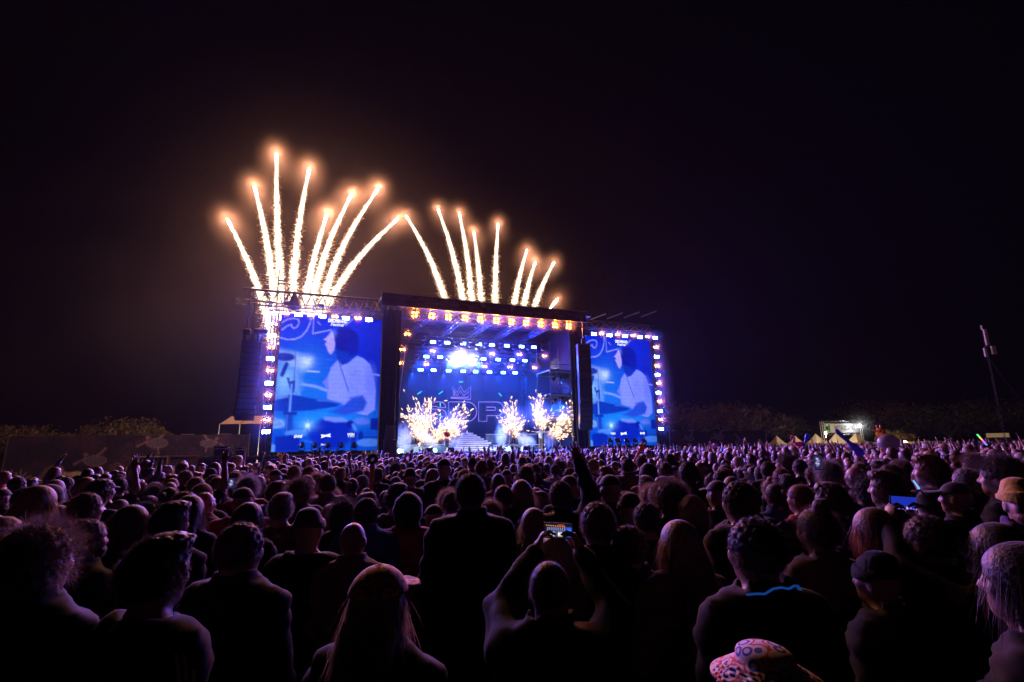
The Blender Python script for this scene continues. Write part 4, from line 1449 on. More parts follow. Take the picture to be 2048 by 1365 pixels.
HANDS = {k: hand_mesh(*a) for k, a in {'open': (0.18, 1.0), 'relaxed': (0.45, 0.4), 'grip': (0.85, 0.2), 'point': (0.6, 0.6)}.items()}

def place_hand(kind, side, wrist, fore, palm):
    """side +1 right, -1 left; fore = direction of the fingers, palm = way the palm faces"""
    V, F = HANDS[kind]
    z = np.array(fore, float)
    z /= np.linalg.norm(z)
    y = -np.array(palm, float)
    y -= z * (y @ z)
    y /= np.linalg.norm(y)
    x = np.cross(y, z)
    W = V.copy()
    if side < 0:
        W[:, 0] *= -1
        F = F[:, ::-1]
    return np.array(wrist) + W[:, :1] * x + W[:, 1:2] * y + W[:, 2:3] * z, F

ARM_R = (0.050, 0.041, 0.027)

def body_mesh(pose, w=1.0, fem=False):
    """whole figure: trunk, neck, head, legs, feet, arms and five-fingered hands"""
    j = POSES[pose]
    def core(P):
        d = torso_field(P, w, 0.0, fem)
        d = smin(d, legs_field(P), 0.05)
        d = smin(d, feet_field(P), 0.03)
        d = neck_field(P, d)
        d = smin(d, head_field(P), 0.03)
        for s in 'RL':
            d = smin(d, v_cap(P, j[s][0], j[s][1], ARM_R[0] * w, ARM_R[1]), 0.05)
        return d
    ax = max(0.30, max(abs(p[0]) for s in 'RL' for p in j[s][:2]) + 0.08)
    zt = max(1.78, max(p[2] for s in 'RL' for p in j[s][:2]) + 0.08)
    ay = max(0.2, max(p[1] for s in 'RL' for p in j[s][:2]) + 0.08)
    parts = [surface(core, arange2(-ax, -0.098, 0.098, ax, 0.03, 0.008), arange2(-0.17, -0.115, 0.13, ay, 0.025, 0.008), arange2(-0.02, 1.52, 1.765, zt, 0.03, 0.008))]
    for s, sg in (('R', 1), ('L', -1)):
        a, b, c = [np.array(p) for p in j[s]]
        fn = lambda P: smin(v_cap(P, a, b, ARM_R[0] * w, ARM_R[1]), v_cap(P, b, c, 0.041, 0.027), 0.02)
        lo, hi = np.minimum(np.minimum(a, b), c) - 0.075, np.maximum(np.maximum(a, b), c) + 0.075
        parts.append(surface(fn, *[np.arange(lo[k], hi[k], 0.014) for k in range(3)]))
        fore = c - b
        if pose == 'phone':
            parts.append(place_hand('grip', sg, c, (-0.35 * sg, 0.25, 0.9), (-sg * 0.9, 0.1, -0.2)))
        elif pose in ('right_up', 'left_up', 'both_up') and c[2] > 1.5:
            parts.append(place_hand('open', sg, c, fore + np.array([0, 0.02, 0.1]), (0, 1, 0.1)))
        elif pose == 'wide':
            parts.append(place_hand('relaxed', sg, c, fore, (0, 1, -0.5)))
        else:
            parts.append(place_hand('relaxed', sg, c, fore, (-sg, 0, -0.3)))
    return joinm(parts)

def top_mesh(pose, style, w=1.0, fem=False, seed=0):
    """jacket, hoodie, t-shirt or shirt around the same trunk and arms"""
    j = POSES[pose]
    g = {'tshirt': 0.014, 'jacket': 0.030, 'hoodie': 0.026, 'shirt': 0.018, 'puffer': 0.042}[style]
    ph = seed * 1.7
    def fn(P):
        d = torso_field(P, w, g, fem)
        d = smax(d, 0.86 - P[:, 2], 0.02)
        # neckline
        nk = v_cap(P, (0, -0.02, 1.44), (0, 0.0, 1.60), 0.066 if style == 'tshirt' else 0.060, 0.09)
        top = P[:, 2] - (1.50 - 0.35 * np.maximum(P[:, 1], -0.05)) if style == 'tshirt' else P[:, 2] - 1.52
        d = smax(d, top, 0.012)
        if style in ('jacket', 'shirt', 'puffer'):
            col = np.abs(v_cap(P, (0, -0.022, 1.45), (0, -0.020, 1.56), 0.086, 0.082)) - 0.011
            d = smin(d, smax(smax(col, P[:, 2] - (1.572 - 0.45 * np.maximum(P[:, 1], 0)), 0.01), 1.44 - P[:, 2], 0.01), 0.02)
        d = smax(d, -nk, 0.015)
        if style == 'hoodie':
            hd = v_cap(P, (-0.075, -0.085, 1.47), (0.075, -0.085, 1.47), 0.042, 0.042)
            hd = smin(hd, v_cap(P, (-0.085, -0.07, 1.48), (-0.075, 0.04, 1.46), 0.036, 0.028), 0.04)
            hd = smin(hd, v_cap(P, (0.085, -0.07, 1.48), (0.075, 0.04, 1.46), 0.036, 0.028), 0.04)
            hd = smin(hd, v_ell(P, (0, -0.135, 1.40), (0.075, 0.028, 0.085)), 0.04)
            d = smin(d, hd, 0.02)
        for s in 'RL':
            a, b, c = [np.array(p) for p in j[s]]
            if style == 'tshirt':
                ax = (b - a) / np.linalg.norm(b - a)
                sl = v_cap(P, a - ax * 0.02, a + ax * 0.24, ARM_R[0] * w + 0.016, ARM_R[1] + 0.028)
                d = smin(d, smax(sl, (P - a) @ ax - 0.20, 0.008), 0.05)
            else:
                d = smin(d, v_cap(P, a, b, ARM_R[0] * w + g * 0.9, ARM_R[1] + g), 0.06)
                d = smin(d, v_cap(P, b, b + (c - b) * 0.93, ARM_R[1] + g, 0.033 + g * 0.7), 0.03)
        # folds
        fo = np.sin(P[:, 2] * 46 + P[:, 0] * 23 + ph) * np.sin(P[:, 0] * 31 - P[:, 2] * 12 + ph * 2) + 0.6 * np.sin(P[:, 2] * 80 - P[:, 1] * 40 + ph)
        amp = 0.0075 if style != 'puffer' else 0.004
        d = d + amp * fo
        if style == 'puffer':
            d = d + 0.006 * np.abs(np.sin(P[:, 2] * 45)) - 0.003
        return d
    pts = np.array([p for s in 'RL' for p in j[s]])
    lo = np.minimum(pts.min(0) - 0.11, (-0.3, -0.24, 0.82))
    hi = np.maximum(pts.max(0) + 0.11, (0.3, 0.24, 1.61))
    h = 0.0165
    return surface(fn, np.arange(lo[0], hi[0], h), np.arange(lo[1], hi[1], h), np.arange(lo[2], hi[2], h))

def trousers_mesh(w=1.0, short=False):
    def fn(P):
        d = legs_field(P, 0.020)
        d = smin(d, v_ell(P, (0, -0.005, 0.93), (0.165 * w + 0.012, 0.118 * w + 0.012, 0.12)), 0.05)
        d = smax(smax(d, P[:, 2] - 1.0, 0.01), (0.46 if short else 0.07) - P[:, 2], 0.01)
        return d + 0.003 * np.sin(P[:, 2] * 60 + P[:, 0] * 30)
    return surface(fn, np.arange(-0.26, 0.26, 0.022), np.arange(-0.2, 0.2, 0.022), np.arange(0.03, 1.05, 0.024))

# ---- hair and headgear, all fitted to the same head
def hnoise(P, f, s):
    return np.sin(P[:, 0] * f + s) * np.sin(P[:, 1] * f * 1.1 + 2 * s) * np.sin(P[:, 2] * f * 0.9 + 3 * s)

def face_cut(P, d, low=1.575, brow=1.70):
    d = smax(d, -v_ell(P, (0, 0.135, 1.585), (0.105, 0.105, brow - 1.585)), 0.012)
    d = smax(d, low - P[:, 2] - 0.25 * np.maximum(P[:, 1], 0), 0.012)
    for s in (-1, 1):
        d = smax(d, -v_ell(P, (s * 0.095, 0.012, 1.612), (0.035, 0.036, 0.042)), 0.01)
    return d

def cranium(P, g):
    return v_ell(P, (0, -0.013, 1.660), (0.077 + g, 0.097 + g, 0.093 + g))

def hair_shell(style):
    def fn(P):
        if style == 'buzz':
            return face_cut(P, cranium(P, 0.005), 1.585)
        if style == 'crop':
            return face_cut(P, cranium(P, 0.014) + 0.008 * hnoise(P, 120, 1) + 0.005 * hnoise(P, 260, 2), 1.58)
        if style == 'quiff':
            d = smin(cranium(P, 0.014), v_ell(P, (0.01, 0.03, 1.745), (0.07, 0.075, 0.035)), 0.03)
            return face_cut(P, d + 0.010 * hnoise(P, 110, 2) + 0.005 * hnoise(P, 240, 3), 1.575, 1.705)
        if style == 'curly':
            d = v_ell(P, (0, -0.03, 1.675), (0.118, 0.130, 0.118))
            d = smin(d, v_ell(P, (0, -0.07, 1.59), (0.115, 0.085, 0.10)), 0.06)
            return face_cut(P, d + 0.012 * hnoise(P, 95, 3), 1.50, 1.69)
        if style == 'bob':
            d = smin(cranium(P, 0.020), v_ell(P, (0, -0.035, 1.585), (0.100, 0.085, 0.085)), 0.05)
            return smax(smax(d + 0.003 * hnoise(P, 70, 4), -v_ell(P, (0, 0.135, 1.585), (0.078, 0.115, 0.115)), 0.012), 1.515 - P[:, 2], 0.02)
        if style in ('long', 'wavy'):
            d = smin(cranium(P, 0.020), v_ell(P, (0, -0.045, 1.58), (0.102, 0.080, 0.12)), 0.05)
            d = smin(d, v_ell(P, (0, -0.115, 1.40), (0.125, 0.048, 0.20)), 0.07)
            k = 0.008 if style == 'long' else 0.013
            d = d + k * np.sin(P[:, 0] * 110 + 1.5 * np.sin(P[:, 2] * 20)) * (P[:, 2] < 1.62)
            return smax(d, -v_ell(P, (0, 0.135, 1.585), (0.078, 0.115, 0.115)), 0.012)
        if style == 'ponytail':
            d = smin(cranium(P, 0.012), v_ell(P, (0, -0.135, 1.69), (0.030, 0.035, 0.03)), 0.02)
            d = smin(d, v_cap(P, (0, -0.16, 1.68), (0, -0.175, 1.45), 0.034, 0.016), 0.02)
            return face_cut(P, d, 1.575) if False else smin(face_cut(P, cranium(P, 0.012), 1.57), smin(v_ell(P, (0, -0.13, 1.69), (0.03, 0.04, 0.03)), v_cap(P, (0, -0.155, 1.68), (0, -0.17, 1.45), 0.034, 0.014), 0.02), 0.012)
        if style == 'bun':
            return smin(face_cut(P, cranium(P, 0.013), 1.57), v_ell(P, (0, -0.055, 1.775), (0.046, 0.046, 0.042)) + 0.006 * hnoise(P, 120, 5), 0.015)
        if style == 'beanie':
            d = smin(cranium(P, 0.018), v_ell(P, (0, -0.03, 1.755), (0.060, 0.070, 0.035)), 0.04)
            d = smax(d, 1.665 - P[:, 2] - 0.15 * P[:, 1], 0.006)
            roll = np.abs(cranium(P, 0.022)) - 0.006
            roll = smax(smax(roll, P[:, 2] - 0.15 * P[:, 1] - 1.705, 0.006), 1.660 - P[:, 2] - 0.15 * P[:, 1], 0.006)
            return smin(d, roll, 0.004) + 0.0015 * np.sin(np.arctan2(P[:, 0], P[:, 1]) * 40)
        if style == 'cap':
            d = smax(cranium(P, 0.018), 1.685 - P[:, 2] - 0.05 * P[:, 1], 0.004)
            br = v_ell(P, (0, 0.115, 1.69), (0.082, 0.085, 0.30))
            sheet = np.abs(P[:, 2] - 1.700 + 0.9 * np.abs(P[:, 0]) ** 1.6 + 0.12 * (P[:, 1] - 0.08)) - 0.0045
            br = smax(smax(br, sheet, 0.003), 0.06 - P[:, 1], 0.004)
            d = smin(d, br, 0.008)
            return smin(d, v_ell(P, (0, -0.012, 1.770), (0.009, 0.009, 0.006)), 0.004)
        if style == 'bucket':
            d = smax(smin(cranium(P, 0.018), v_ell(P, (0, -0.013, 1.745), (0.074, 0.09, 0.03)), 0.02), 1.70 - P[:, 2], 0.004)
            rr = np.hypot(P[:, 0] / 0.155, (P[:, 1] + 0.012) / 0.175)
            br = smax(np.abs(P[:, 2] - 1.715 + 0.10 * (rr - 0.6)) - 0.0045, (rr - 1) * 0.15, 0.003)
            br = smax(br, (0.55 - rr) * 0.15, 0.004)
            return smin(d, br, 0.008)
        if style == 'hood':
            d = np.abs(v_ell(P, (0, -0.03, 1.645), (0.112, 0.135, 0.142))) - 0.010
            d = smax(d, -v_ell(P, (0, 0.17, 1.63), (0.085, 0.12, 0.12)), 0.01)
            d = smin(smax(d, 1.50 - P[:, 2], 0.02), v_cap(P, (-0.08, -0.05, 1.49), (0.08, -0.05, 1.49), 0.045, 0.045), 0.03)
            return d + 0.003 * np.sin(P[:, 2] * 70 + P[:, 0] * 40)
    zlo = {'long': 1.18, 'wavy': 1.18, 'ponytail': 1.40, 'curly': 1.46, 'hood': 1.42, 'bob': 1.48}.get(style, 1.53)
    h = {'buzz': 0.009, 'crop': 0.0085, 'cap': 0.007, 'bucket': 0.0075, 'beanie': 0.008}.get(style, 0.0105)
    return surface(fn, np.arange(-0.19, 0.19, h), np.arange(-0.23, 0.22, h), np.arange(zlo, 1.84, h))

def strand_mesh(n, style, seed=0):
    """loose strands over the shell: thin tapering ribbons"""
    rg = np.random.default_rng(seed + 50)
    ln, up, down, curl, g, wid = {'buzz': (0.014, 1.0, 0.0, 0.1, 0.0, 0.0014), 'crop': (0.022, 0.7, 0.2, 0.3, 0.006, 0.0018), 'quiff': (0.030, 0.35, 0.2, 0.4, 0.010, 0.0019),
                                  'curly': (0.085, 0.7, 0.1, 1.2, 0.03, 0.0016), 'bob': (0.07, 0.28, 0.9, 0.3, 0.016, 0.0022), 'long': (0.14, 0.22, 1.0, 0.3, 0.014, 0.0024),
                                  'wavy': (0.13, 0.3, 1.0, 0.7, 0.016, 0.0024), 'ponytail': (0.04, 0.3, 0.3, 0.25, 0.006, 0.0013), 'bun': (0.045, 0.4, 0.2, 0.6, 0.006, 0.0013)}[style]
    d = rg.normal(0, 1, (n * 3, 3))
    d /= np.linalg.norm(d, axis=1, keepdims=True)
    root = np.array([0, -0.013, 1.660]) + d * (np.array([0.077, 0.097, 0.093]) + g)
    keep = ~((root[:, 1] > 0.045) & (root[:, 2] < 1.70)) & (root[:, 2] > 1.585 + 0.2 * np.maximum(root[:, 1], 0))
    root, d = root[keep][:n], d[keep][:n]
    if style in ('long', 'wavy'):                                   # some roots down the falling length
        k = n // 2
        t = rg.uniform(0, 1, k)
        a = rg.uniform(-1, 1, k)
        z = 1.60 - 0.36 * t
        x = a * (0.10 + 0.02 * t)
        y = -0.10 - 0.055 * np.sqrt(np.maximum(0, 1 - a * a)) - 0.02 * t
        root[:k] = np.stack([x, y, z], 1)
        d[:k] = np.stack([a * 0.8, -np.ones(k) * 0.6, np.zeros(k)], 1)
    n = len(root)
    L = ln * rg.uniform(0.5, 1.25, n)
    dirv = d * up + np.array([0, 0, -1.0]) * down + rg.normal(0, 0.25, (n, 3)) * (0.5 + curl * 0.5)
    if style == 'quiff':
        dirv += np.array([0.1, 0.5, 0.5]) * (root[:, 2:3] > 1.70)
    dirv /= np.linalg.norm(dirv, axis=1, keepdims=True)
    side = np.cross(dirv, rg.normal(0, 1, (n, 3)))
    side /= np.linalg.norm(side, axis=1, keepdims=True) + 1e-9
    S_ = 4
    pts = []
    for i in range(S_ + 1):
        t = i / S_
        wob = np.cross(dirv, side)
        c = curl * 0.016 * (np.sin(t * 9 + rg.uniform(0, 6, n))[:, None] * side + np.cos(t * 8)[None].T * wob * np.sin(rg.uniform(0, 6, n))[:, None]) * t
        pts.append(root + dirv * (L * t)[:, None] + np.array([0, 0, -1.0]) * (down * 0.3 + 0.15) * (L * t * t)[:, None] * 0.7 + c)
    V = []
    for i, p in enumerate(pts):
        w = wid * (1 - 0.8 * i / S_)
        V += [p + side * w / 2, p - side * w / 2]
    V = np.stack(V, 1).reshape(-1, 3)
    K = 2 * (S_ + 1)
    q = np.array([(2 * i, 2 * i + 1, 2 * i + 3, 2 * i + 2) for i in range(S_)])
    F = (np.arange(n)[:, None, None] * K + q[None]).reshape(-1, 4)
    return V, F

M['skin'] = tinted('skin', 0.5, 0.12, 30, 0.4)
M['hair'] = tinted('hair', 0.5, 0.5, 70, 0.7, 0.5, 0.42, 0.45)
M['cloth'] = tinted('cloth', 0.85, 0.35, 9, 0.2, 0.4, 0.0, 0.05)
M['hat_cloth'] = tinted('hat_cloth', 0.75, 0.3, 12, 0.25, 0.2, 0.0, 0.2)

LOD_SRC = {}
def store(name, VF, mat):
    V, F = VF
    me = fast_mesh(name, V, F, True)
    me.materials.append(mat)
    return me

BODY, TOP, HAIR = {}, {}, {}
for key, (pose, w, fem) in {'m_down': ('down', 1.0, False), 'f_down': ('down', 0.86, True), 'h_down': ('fold', 1.18, False), 'm_rup': ('right_up', 1.0, False), 'f_lup': ('left_up', 0.86, True),
                            'm_both': ('both_up', 1.0, False), 'm_phone': ('phone', 1.0, False), 'f_phone': ('phone', 0.86, True), 'm_wide': ('wide', 1.0, False), 'm_play': ('play', 1.0, False)}.items():
    VF = body_mesh(pose, w, fem)
    BODY[key] = (store('person', VF, M['skin']), VF)
    styles = {'m_down': ('jacket', 'hoodie', 'tshirt', 'puffer'), 'f_down': ('jacket', 'hoodie', 'shirt'), 'h_down': ('shirt', 'hoodie'), 'm_rup': ('jacket', 'tshirt'), 'f_lup': ('shirt', 'hoodie'), 'm_both': ('hoodie',),
              'm_phone': ('jacket',), 'f_phone': ('hoodie',), 'm_wide': ('tshirt',), 'm_play': ('tshirt',)}[key]
    for k, st in enumerate(styles):
        VF = top_mesh(pose, st, w, fem, k + len(key))
        TOP[key, st] = (store(st, VF, M['cloth']), VF)
TROUSERS = {}
for key, a in {'m': (1.0, False), 'f': (0.9, False), 'h': (1.15, False), 's': (1.0, True)}.items():
    VF = trousers_mesh(*a)
    TROUSERS[key] = (store('trousers', VF, M['cloth']), VF)
for st in ('buzz', 'crop', 'quiff', 'curly', 'bob', 'long', 'wavy', 'ponytail', 'bun', 'beanie', 'cap', 'bucket', 'hood'):
    VF = hair_shell(st)
    hat = st in ('beanie', 'cap', 'bucket', 'hood')
    full = VF if hat else joinm([VF, strand_mesh({'buzz': 3600, 'curly': 4200, 'long': 3600, 'wavy': 3600, 'crop': 4200, 'quiff': 4200}.get(st, 3000), st, len(st))])
    HAIR[st] = (store(st, full, M['hat_cloth' if hat else 'hair']), VF)

SKIN = [(0.36, 0.22, 0.16), (0.30, 0.185, 0.135), (0.40, 0.26, 0.20), (0.24, 0.145, 0.10)]
HC = {'black': (0.022, 0.020, 0.021), 'dark': (0.055, 0.040, 0.030), 'brown': (0.12, 0.075, 0.045), 'blond': (0.36, 0.26, 0.15), 'red': (0.22, 0.075, 0.03), 'grey': (0.28, 0.27, 0.26)}
CC = {'black': (0.009, 0.009, 0.010), 'navy': (0.012, 0.017, 0.038), 'grey': (0.06, 0.06, 0.063), 'white': (0.6, 0.6, 0.6), 'red': (0.35, 0.03, 0.03), 'olive': (0.045, 0.045, 0.022), 'beige': (0.20, 0.155, 0.105),
      'purple': (0.12, 0.07, 0.2), 'pink': (0.5, 0.18, 0.28), 'blue': (0.04, 0.10, 0.32), 'brown': (0.12, 0.075, 0.045), 'yellow': (0.5, 0.33, 0.05), 'green': (0.05, 0.13, 0.07)}
HATS = ('beanie', 'cap', 'bucket', 'hood')
PART_NAME = {'jacket': 'jacket', 'hoodie': 'hoodie', 'tshirt': 't_shirt', 'shirt': 'shirt', 'puffer': 'padded_jacket', 'beanie': 'beanie', 'cap': 'cap', 'bucket': 'bucket_hat', 'hood': 'hood'}

STAGE_MID = S(15.0, -1.0, 0)

def colour(o, c):
    o.color = (c[0], c[1], c[2], 1.0)

def make_person(pos, height, yaw, body, hair, hcol, top, tcol, label, group, skin=0, hatcol=None, leg='navy', under=None, hair_scale=1.0):
    """pos on the ground; yaw is a turn to the left from facing the middle of the stage"""
    o = link('person', BODY[body][0])
    colour(o, SKIN[skin % 4])
    k = height / 1.75
    dx, dy = STAGE_MID.x - pos[0], STAGE_MID.y - pos[1]
    o.matrix_world = Matrix.Translation((pos[0], pos[1], pos[2] if len(pos) > 2 else 0)) @ Matrix.Rotation(math.atan2(-dx, dy) + R(yaw), 4, 'Z') @ Matrix.Diagonal((k, k, k, 1))
    tag(o, label, 'person', group)
    t = link(PART_NAME[top], TOP[body, top][0], o)
    colour(t, CC[tcol] if isinstance(tcol, str) else tcol)
    tr = link('trousers', TROUSERS[body[0] if body[0] in 'mfh' else 'm'][0], o)
    colour(tr, CC[leg])
    if hair == 'hood':
        h = link('hood', HAIR['hood'][0], o)
        colour(h, CC[hatcol] if hatcol else t.color[:3])
    elif hair in HATS:
        h = link(PART_NAME[hair], HAIR[hair][0], o)
        colour(h, CC[hatcol or 'black'])
        if under:
            c = Vector((0, -0.02, 1.70))
            h.matrix_local = Matrix.Translation(c) @ Matrix.Scale(1.10, 4) @ Matrix.Translation(-c)
            u = link('hair', HAIR[under][0], o)
            c = Vector((0, -0.03, 1.60))
            u.matrix_local = Matrix.Translation(c) @ Matrix.Scale(0.93, 4) @ Matrix.Translation(-c)
            colour(u, HC[hcol])
    elif hair != 'bald':
        h = link('hair', HAIR[hair][0], o)
        colour(h, HC[hcol])
        if hair_scale != 1.0:
            c = Vector((0, -0.02, 1.66))
            h.matrix_local = Matrix.Translation(c) @ Matrix.Scale(hair_scale, 4) @ Matrix.Translation(-c)
    return o
# ================================================================ the people nearest to the camera, one by one
GROUP = 'people in the festival crowd'
TAKEN = []                                  # (x, y) of everyone placed

def near(px, ytop, rng, yaw, body, hair, hcol, top, tcol, label, **kw):
    d0 = ray(px, ytop)
    rng *= 1.18 / (d0.y / math.hypot(d0.x, d0.y))          # given as depth into the picture
    p = at_range(px, ytop, rng)
    extra = {'cap': 0.035, 'beanie': 0.04, 'bucket': 0.03, 'hood': 0.04, 'curly': 0.04 * kw.get('hair_scale', 1), 'bun': 0.06, 'quiff': 0.035, 'bald': 0.0, 'buzz': 0.008}.get(hair, 0.02)
    h = (p.z) / (1.75 + extra) * 1.75
    h = min(max(h, 1.48), 2.0)
    TAKEN.append((p.x, p.y))
    return make_person((p.x, p.y), h, yaw, body, hair, hcol, top, tcol, label, GROUP, **kw)

near(92, 1043, 1.75, -8, 'f_down', 'curly', 'brown', 'jacket', 'navy', 'woman with a big frizzy cloud of brown hair and blue collar, leftmost foreground', hair_scale=0.86)
near(180, 1038, 2.75, -25, 'm_down', 'crop', 'brown', 'jacket', 'grey', 'bearded man in profile with glasses beside the frizzy-haired woman')
near(238, 1045, 3.25, -10, 'f_down', 'bob', 'brown', 'hoodie', 'black', 'person with loose brown bob right of the bearded man')
SUNG = near(325, 1068, 1.72, -22, 'm_down', 'quiff', 'dark', 'hoodie', 'black', 'man in profile with sunglasses pushed up on swept dark hair and striped sleeve', hair_scale=1.06)
near(487, 1044, 2.15, -14, 'm_down', 'crop', 'dark', 'jacket', 'black', 'broad man with short cropped hair and dark jacket, seen from behind at lower left')
near(621, 1015, 2.9, -4, 'm_down', 'beanie', 'dark', 'hoodie', 'black', 'dark figure in a ribbed grey beanie, left of the bald man', hatcol='grey')
near(664, 1008, 4.1, 0, 'f_down', 'bob', 'blond', 'jacket', 'black', 'blond head right behind the ribbed beanie')
near(708, 1046, 2.85, -6, 'm_down', 'bald', 'dark', 'shirt' if False else 'jacket', 'beige', 'bald man in a beige jacket in front of the camouflage cap')
CAP = near(762, 1124, 1.62, -18, 'f_down', 'cap', 'blond', 'jacket', 'navy', 'woman in a camouflage cap tinted as orange-lit with long fair hair, centre left foreground', hatcol='brown', under='long')
near(818, 985, 3.7, 0, 'm_down', 'hood', 'dark', 'hoodie', 'red', 'person with a dark hood up and red shoulders, left of the tall man', hatcol='black')
near(941, 946, 3.05, 4, 'm_down', 'crop', 'dark', 'jacket', 'black', 'tall broad man in black towering over the middle of the crowd')
PHONE1 = near(1098, 1122, 1.85, -13, 'm_phone', 'buzz', 'dark', 'jacket', 'black', 'man with shaved head holding up a phone with both hands')
near(1108, 1068, 2.45, 12, 'f_down', 'long', 'blond', 'jacket', 'grey', 'long-haired blond woman just under the raised phone')
near(1066, 1016, 3.4, 5, 'f_down', 'long', 'blond', 'jacket', 'black', 'blond woman left of the raised phone')
near(1192, 1004, 2.55, 6, 'm_down', 'crop', 'brown', 'jacket', 'black', 'dark-haired man directly right of the raised phone')
near(1120, 962, 3.75, 4, 'm_rup', 'crop', 'dark', 'jacket', 'black', 'person raising one arm high behind the phone')
near(1355, 1040, 2.35, 10, 'f_down', 'long', 'blond', 'jacket', 'beige', 'woman with long straight light hair down her back, right of centre')
GLOWN = near(1502, 1034, 1.80, 12, 'm_down', 'crop', 'black', 'jacket', 'black', 'man wearing a blue glow necklace, seen from behind')
near(1625, 998, 2.45, 10, 'f_down', 'bun', 'brown', 'jacket', 'beige', 'woman with messy pinned-up hair and pale jacket yoke')
near(1742, 1015, 2.5, 14, 'f_down', 'long', 'red', 'hoodie', 'black', 'woman with long reddish hair beside the sideways blue phone')
near(1846, 1030, 2.25, 12, 'm_down', 'crop', 'dark', 'jacket', 'black', 'dark-haired man below the sideways blue phone')
near(1745, 1101, 2.15, 26, 'm_down', 'beanie', 'dark', 'jacket', 'grey', 'man in a dark knit cap turned left, lower right foreground', hatcol='black')
near(2034, 956, 2.75, 150, 'h_down', 'beanie', 'red', 'shirt', 'purple', 'bearded man in mustard beanie and purple shirt facing back, right edge', hatcol='yellow')
GEMS = near(2032, 1084, 1.5, 30, 'f_down', 'long', 'dark', 'hoodie', 'black', 'woman with glitter gems in her long hair at the right edge')
BUCK = near(1519, 1281, 1.32, 20, 'f_down', 'bucket', 'brown', 'jacket', 'black', 'person in a white hat printed blue and red, bottom of the view', hatcol='white')
near(1474, 962, 2.85, 12, 'm_down', 'crop', 'dark', 'jacket', 'black', 'tall dark-haired man behind the glow necklace')
near(1432, 958, 4.1, 14, 'm_down', 'cap', 'dark', 'jacket', 'black', 'man in a dark baseball cap left of the tall dark-haired man', hatcol='black')
near(1336, 962, 3.55, 8, 'm_down', 'curly', 'brown', 'jacket', 'black', 'curly-haired man above the light-haired woman', hair_scale=0.92)
near(1380, 990, 3.35, 8, 'f_down', 'bob', 'blond', 'jacket', 'black', 'woman with blond bob in front of the curly-haired man')
near(1218, 946, 3.95, 2, 'm_down', 'cap', 'dark', 'jacket', 'navy', 'man in a navy cap right of the raised arm', hatcol='navy')
near(1596, 968, 3.9, 20, 'f_down', 'ponytail', 'red', 'hoodie', 'red', 'woman in red with tied auburn hair behind the messy-haired woman')
near(1657, 963, 3.1, 14, 'm_down', 'quiff', 'brown', 'jacket', 'black', 'man with tousled brown hair right of the woman in red')
near(1766, 938, 3.5, 34, 'm_down', 'quiff', 'brown', 'jacket', 'black', 'man with short swept hair in profile turned left, above the reddish hair')
near(1853, 907, 4.0, 30, 'm_down', 'quiff', 'red', 'jacket', 'black', 'man with auburn tousled hair at right, head above the rows')
near(1990, 914, 3.4, 28, 'm_down', 'curly', 'dark', 'jacket', 'black', 'man with thick dark hair above the mustard beanie', hair_scale=0.95)
near(347, 1001, 2.9, -12, 'm_down', 'quiff', 'dark', 'jacket', 'black', 'man with tousled dark hair above the sunglasses')
near(412, 985, 4.3, -8, 'm_down', 'bald', 'dark', 'jacket', 'beige', 'bald man in a pale jacket at left, in the middle rows')
near(500, 1005, 3.4, -10, 'f_down', 'bob', 'dark', 'hoodie', 'black', 'woman with dark bob above the short-cropped man')
near(82, 971, 3.35, -14, 'f_down', 'long', 'blond', 'jacket', 'red', 'long-haired blond woman in red near the left edge')
near(178, 985, 3.55, -20, 'm_down', 'crop', 'brown', 'jacket', 'black', 'man with short brown hair behind the bearded man')
near(12, 1033, 3.0, -20, 'f_down', 'bob', 'blond', 'jacket', 'navy', 'fair-haired woman cut off by the left edge')
near(52, 1021, 3.3, -15, 'f_down', 'wavy', 'brown', 'hoodie', 'black', 'woman with wavy brown hair behind the frizzy-haired one')
near(268, 1010, 3.15, -14, 'f_down', 'wavy', 'dark', 'jacket', 'black', 'person with rumpled dark hair between the bearded man and sunglasses')
near(735, 995, 3.6, -4, 'm_down', 'crop', 'black', 'jacket', 'blue', 'man in a blue top behind the bald man')
near(690, 998, 3.75, -3, 'f_down', 'curly', 'dark', 'jacket', 'black', 'person with dark wavy hair between blond head and blue top', hair_scale=0.85)
near(795, 965, 4.0, 0, 'm_down', 'quiff', 'dark', 'hoodie', 'olive', 'person in an olive hoodie left of the raised hood')
near(868, 1006, 4.1, 2, 'm_down', 'cap', 'dark', 'tshirt', 'pink', 'person in a dark cap between the raised hood and the tall man', hatcol='black')
near(903, 983, 4.4, 2, 'm_down', 'crop', 'brown', 'jacket', 'white', 'person in a pale top left of the tall man')
near(978, 1000, 3.9, 4, 'f_down', 'curly', 'blond', 'jacket', 'black', 'person with curly blond hair at the tall man\'s right shoulder', hair_scale=0.8)
near(1006, 970, 4.1, 4, 'm_down', 'buzz', 'dark', 'jacket', 'black', 'close-cropped head right of the tall man')
near(1042, 960, 4.2, 4, 'f_down', 'wavy', 'blond', 'jacket', 'grey', 'woman with loose fair hair between close-cropped head and raised arm')
near(1257, 985, 3.6, 6, 'm_down', 'beanie', 'dark', 'jacket', 'black', 'person in a black beanie left of the curly-haired man', hatcol='black')
near(1290, 1005, 3.2, 6, 'm_down', 'crop', 'dark', 'hoodie', 'navy', 'dark-haired person in a navy hoodie left of the light-haired woman')
near(1255, 1050, 2.5, 6, 'm_down', 'crop', 'dark', 'jacket', 'black', 'dark silhouette between the phone holder and the light-haired woman')
near(1575, 1040, 2.6, 12, 'm_down', 'crop', 'dark', 'jacket', 'black', 'dark silhouette between glow necklace and messy-haired woman')
PHONE2 = near(1985, 1045, 2.03, -5, 'f_phone', 'wavy', 'dark', 'hoodie', 'black', 'dark-haired woman left of the mustard beanie, holding out a phone')
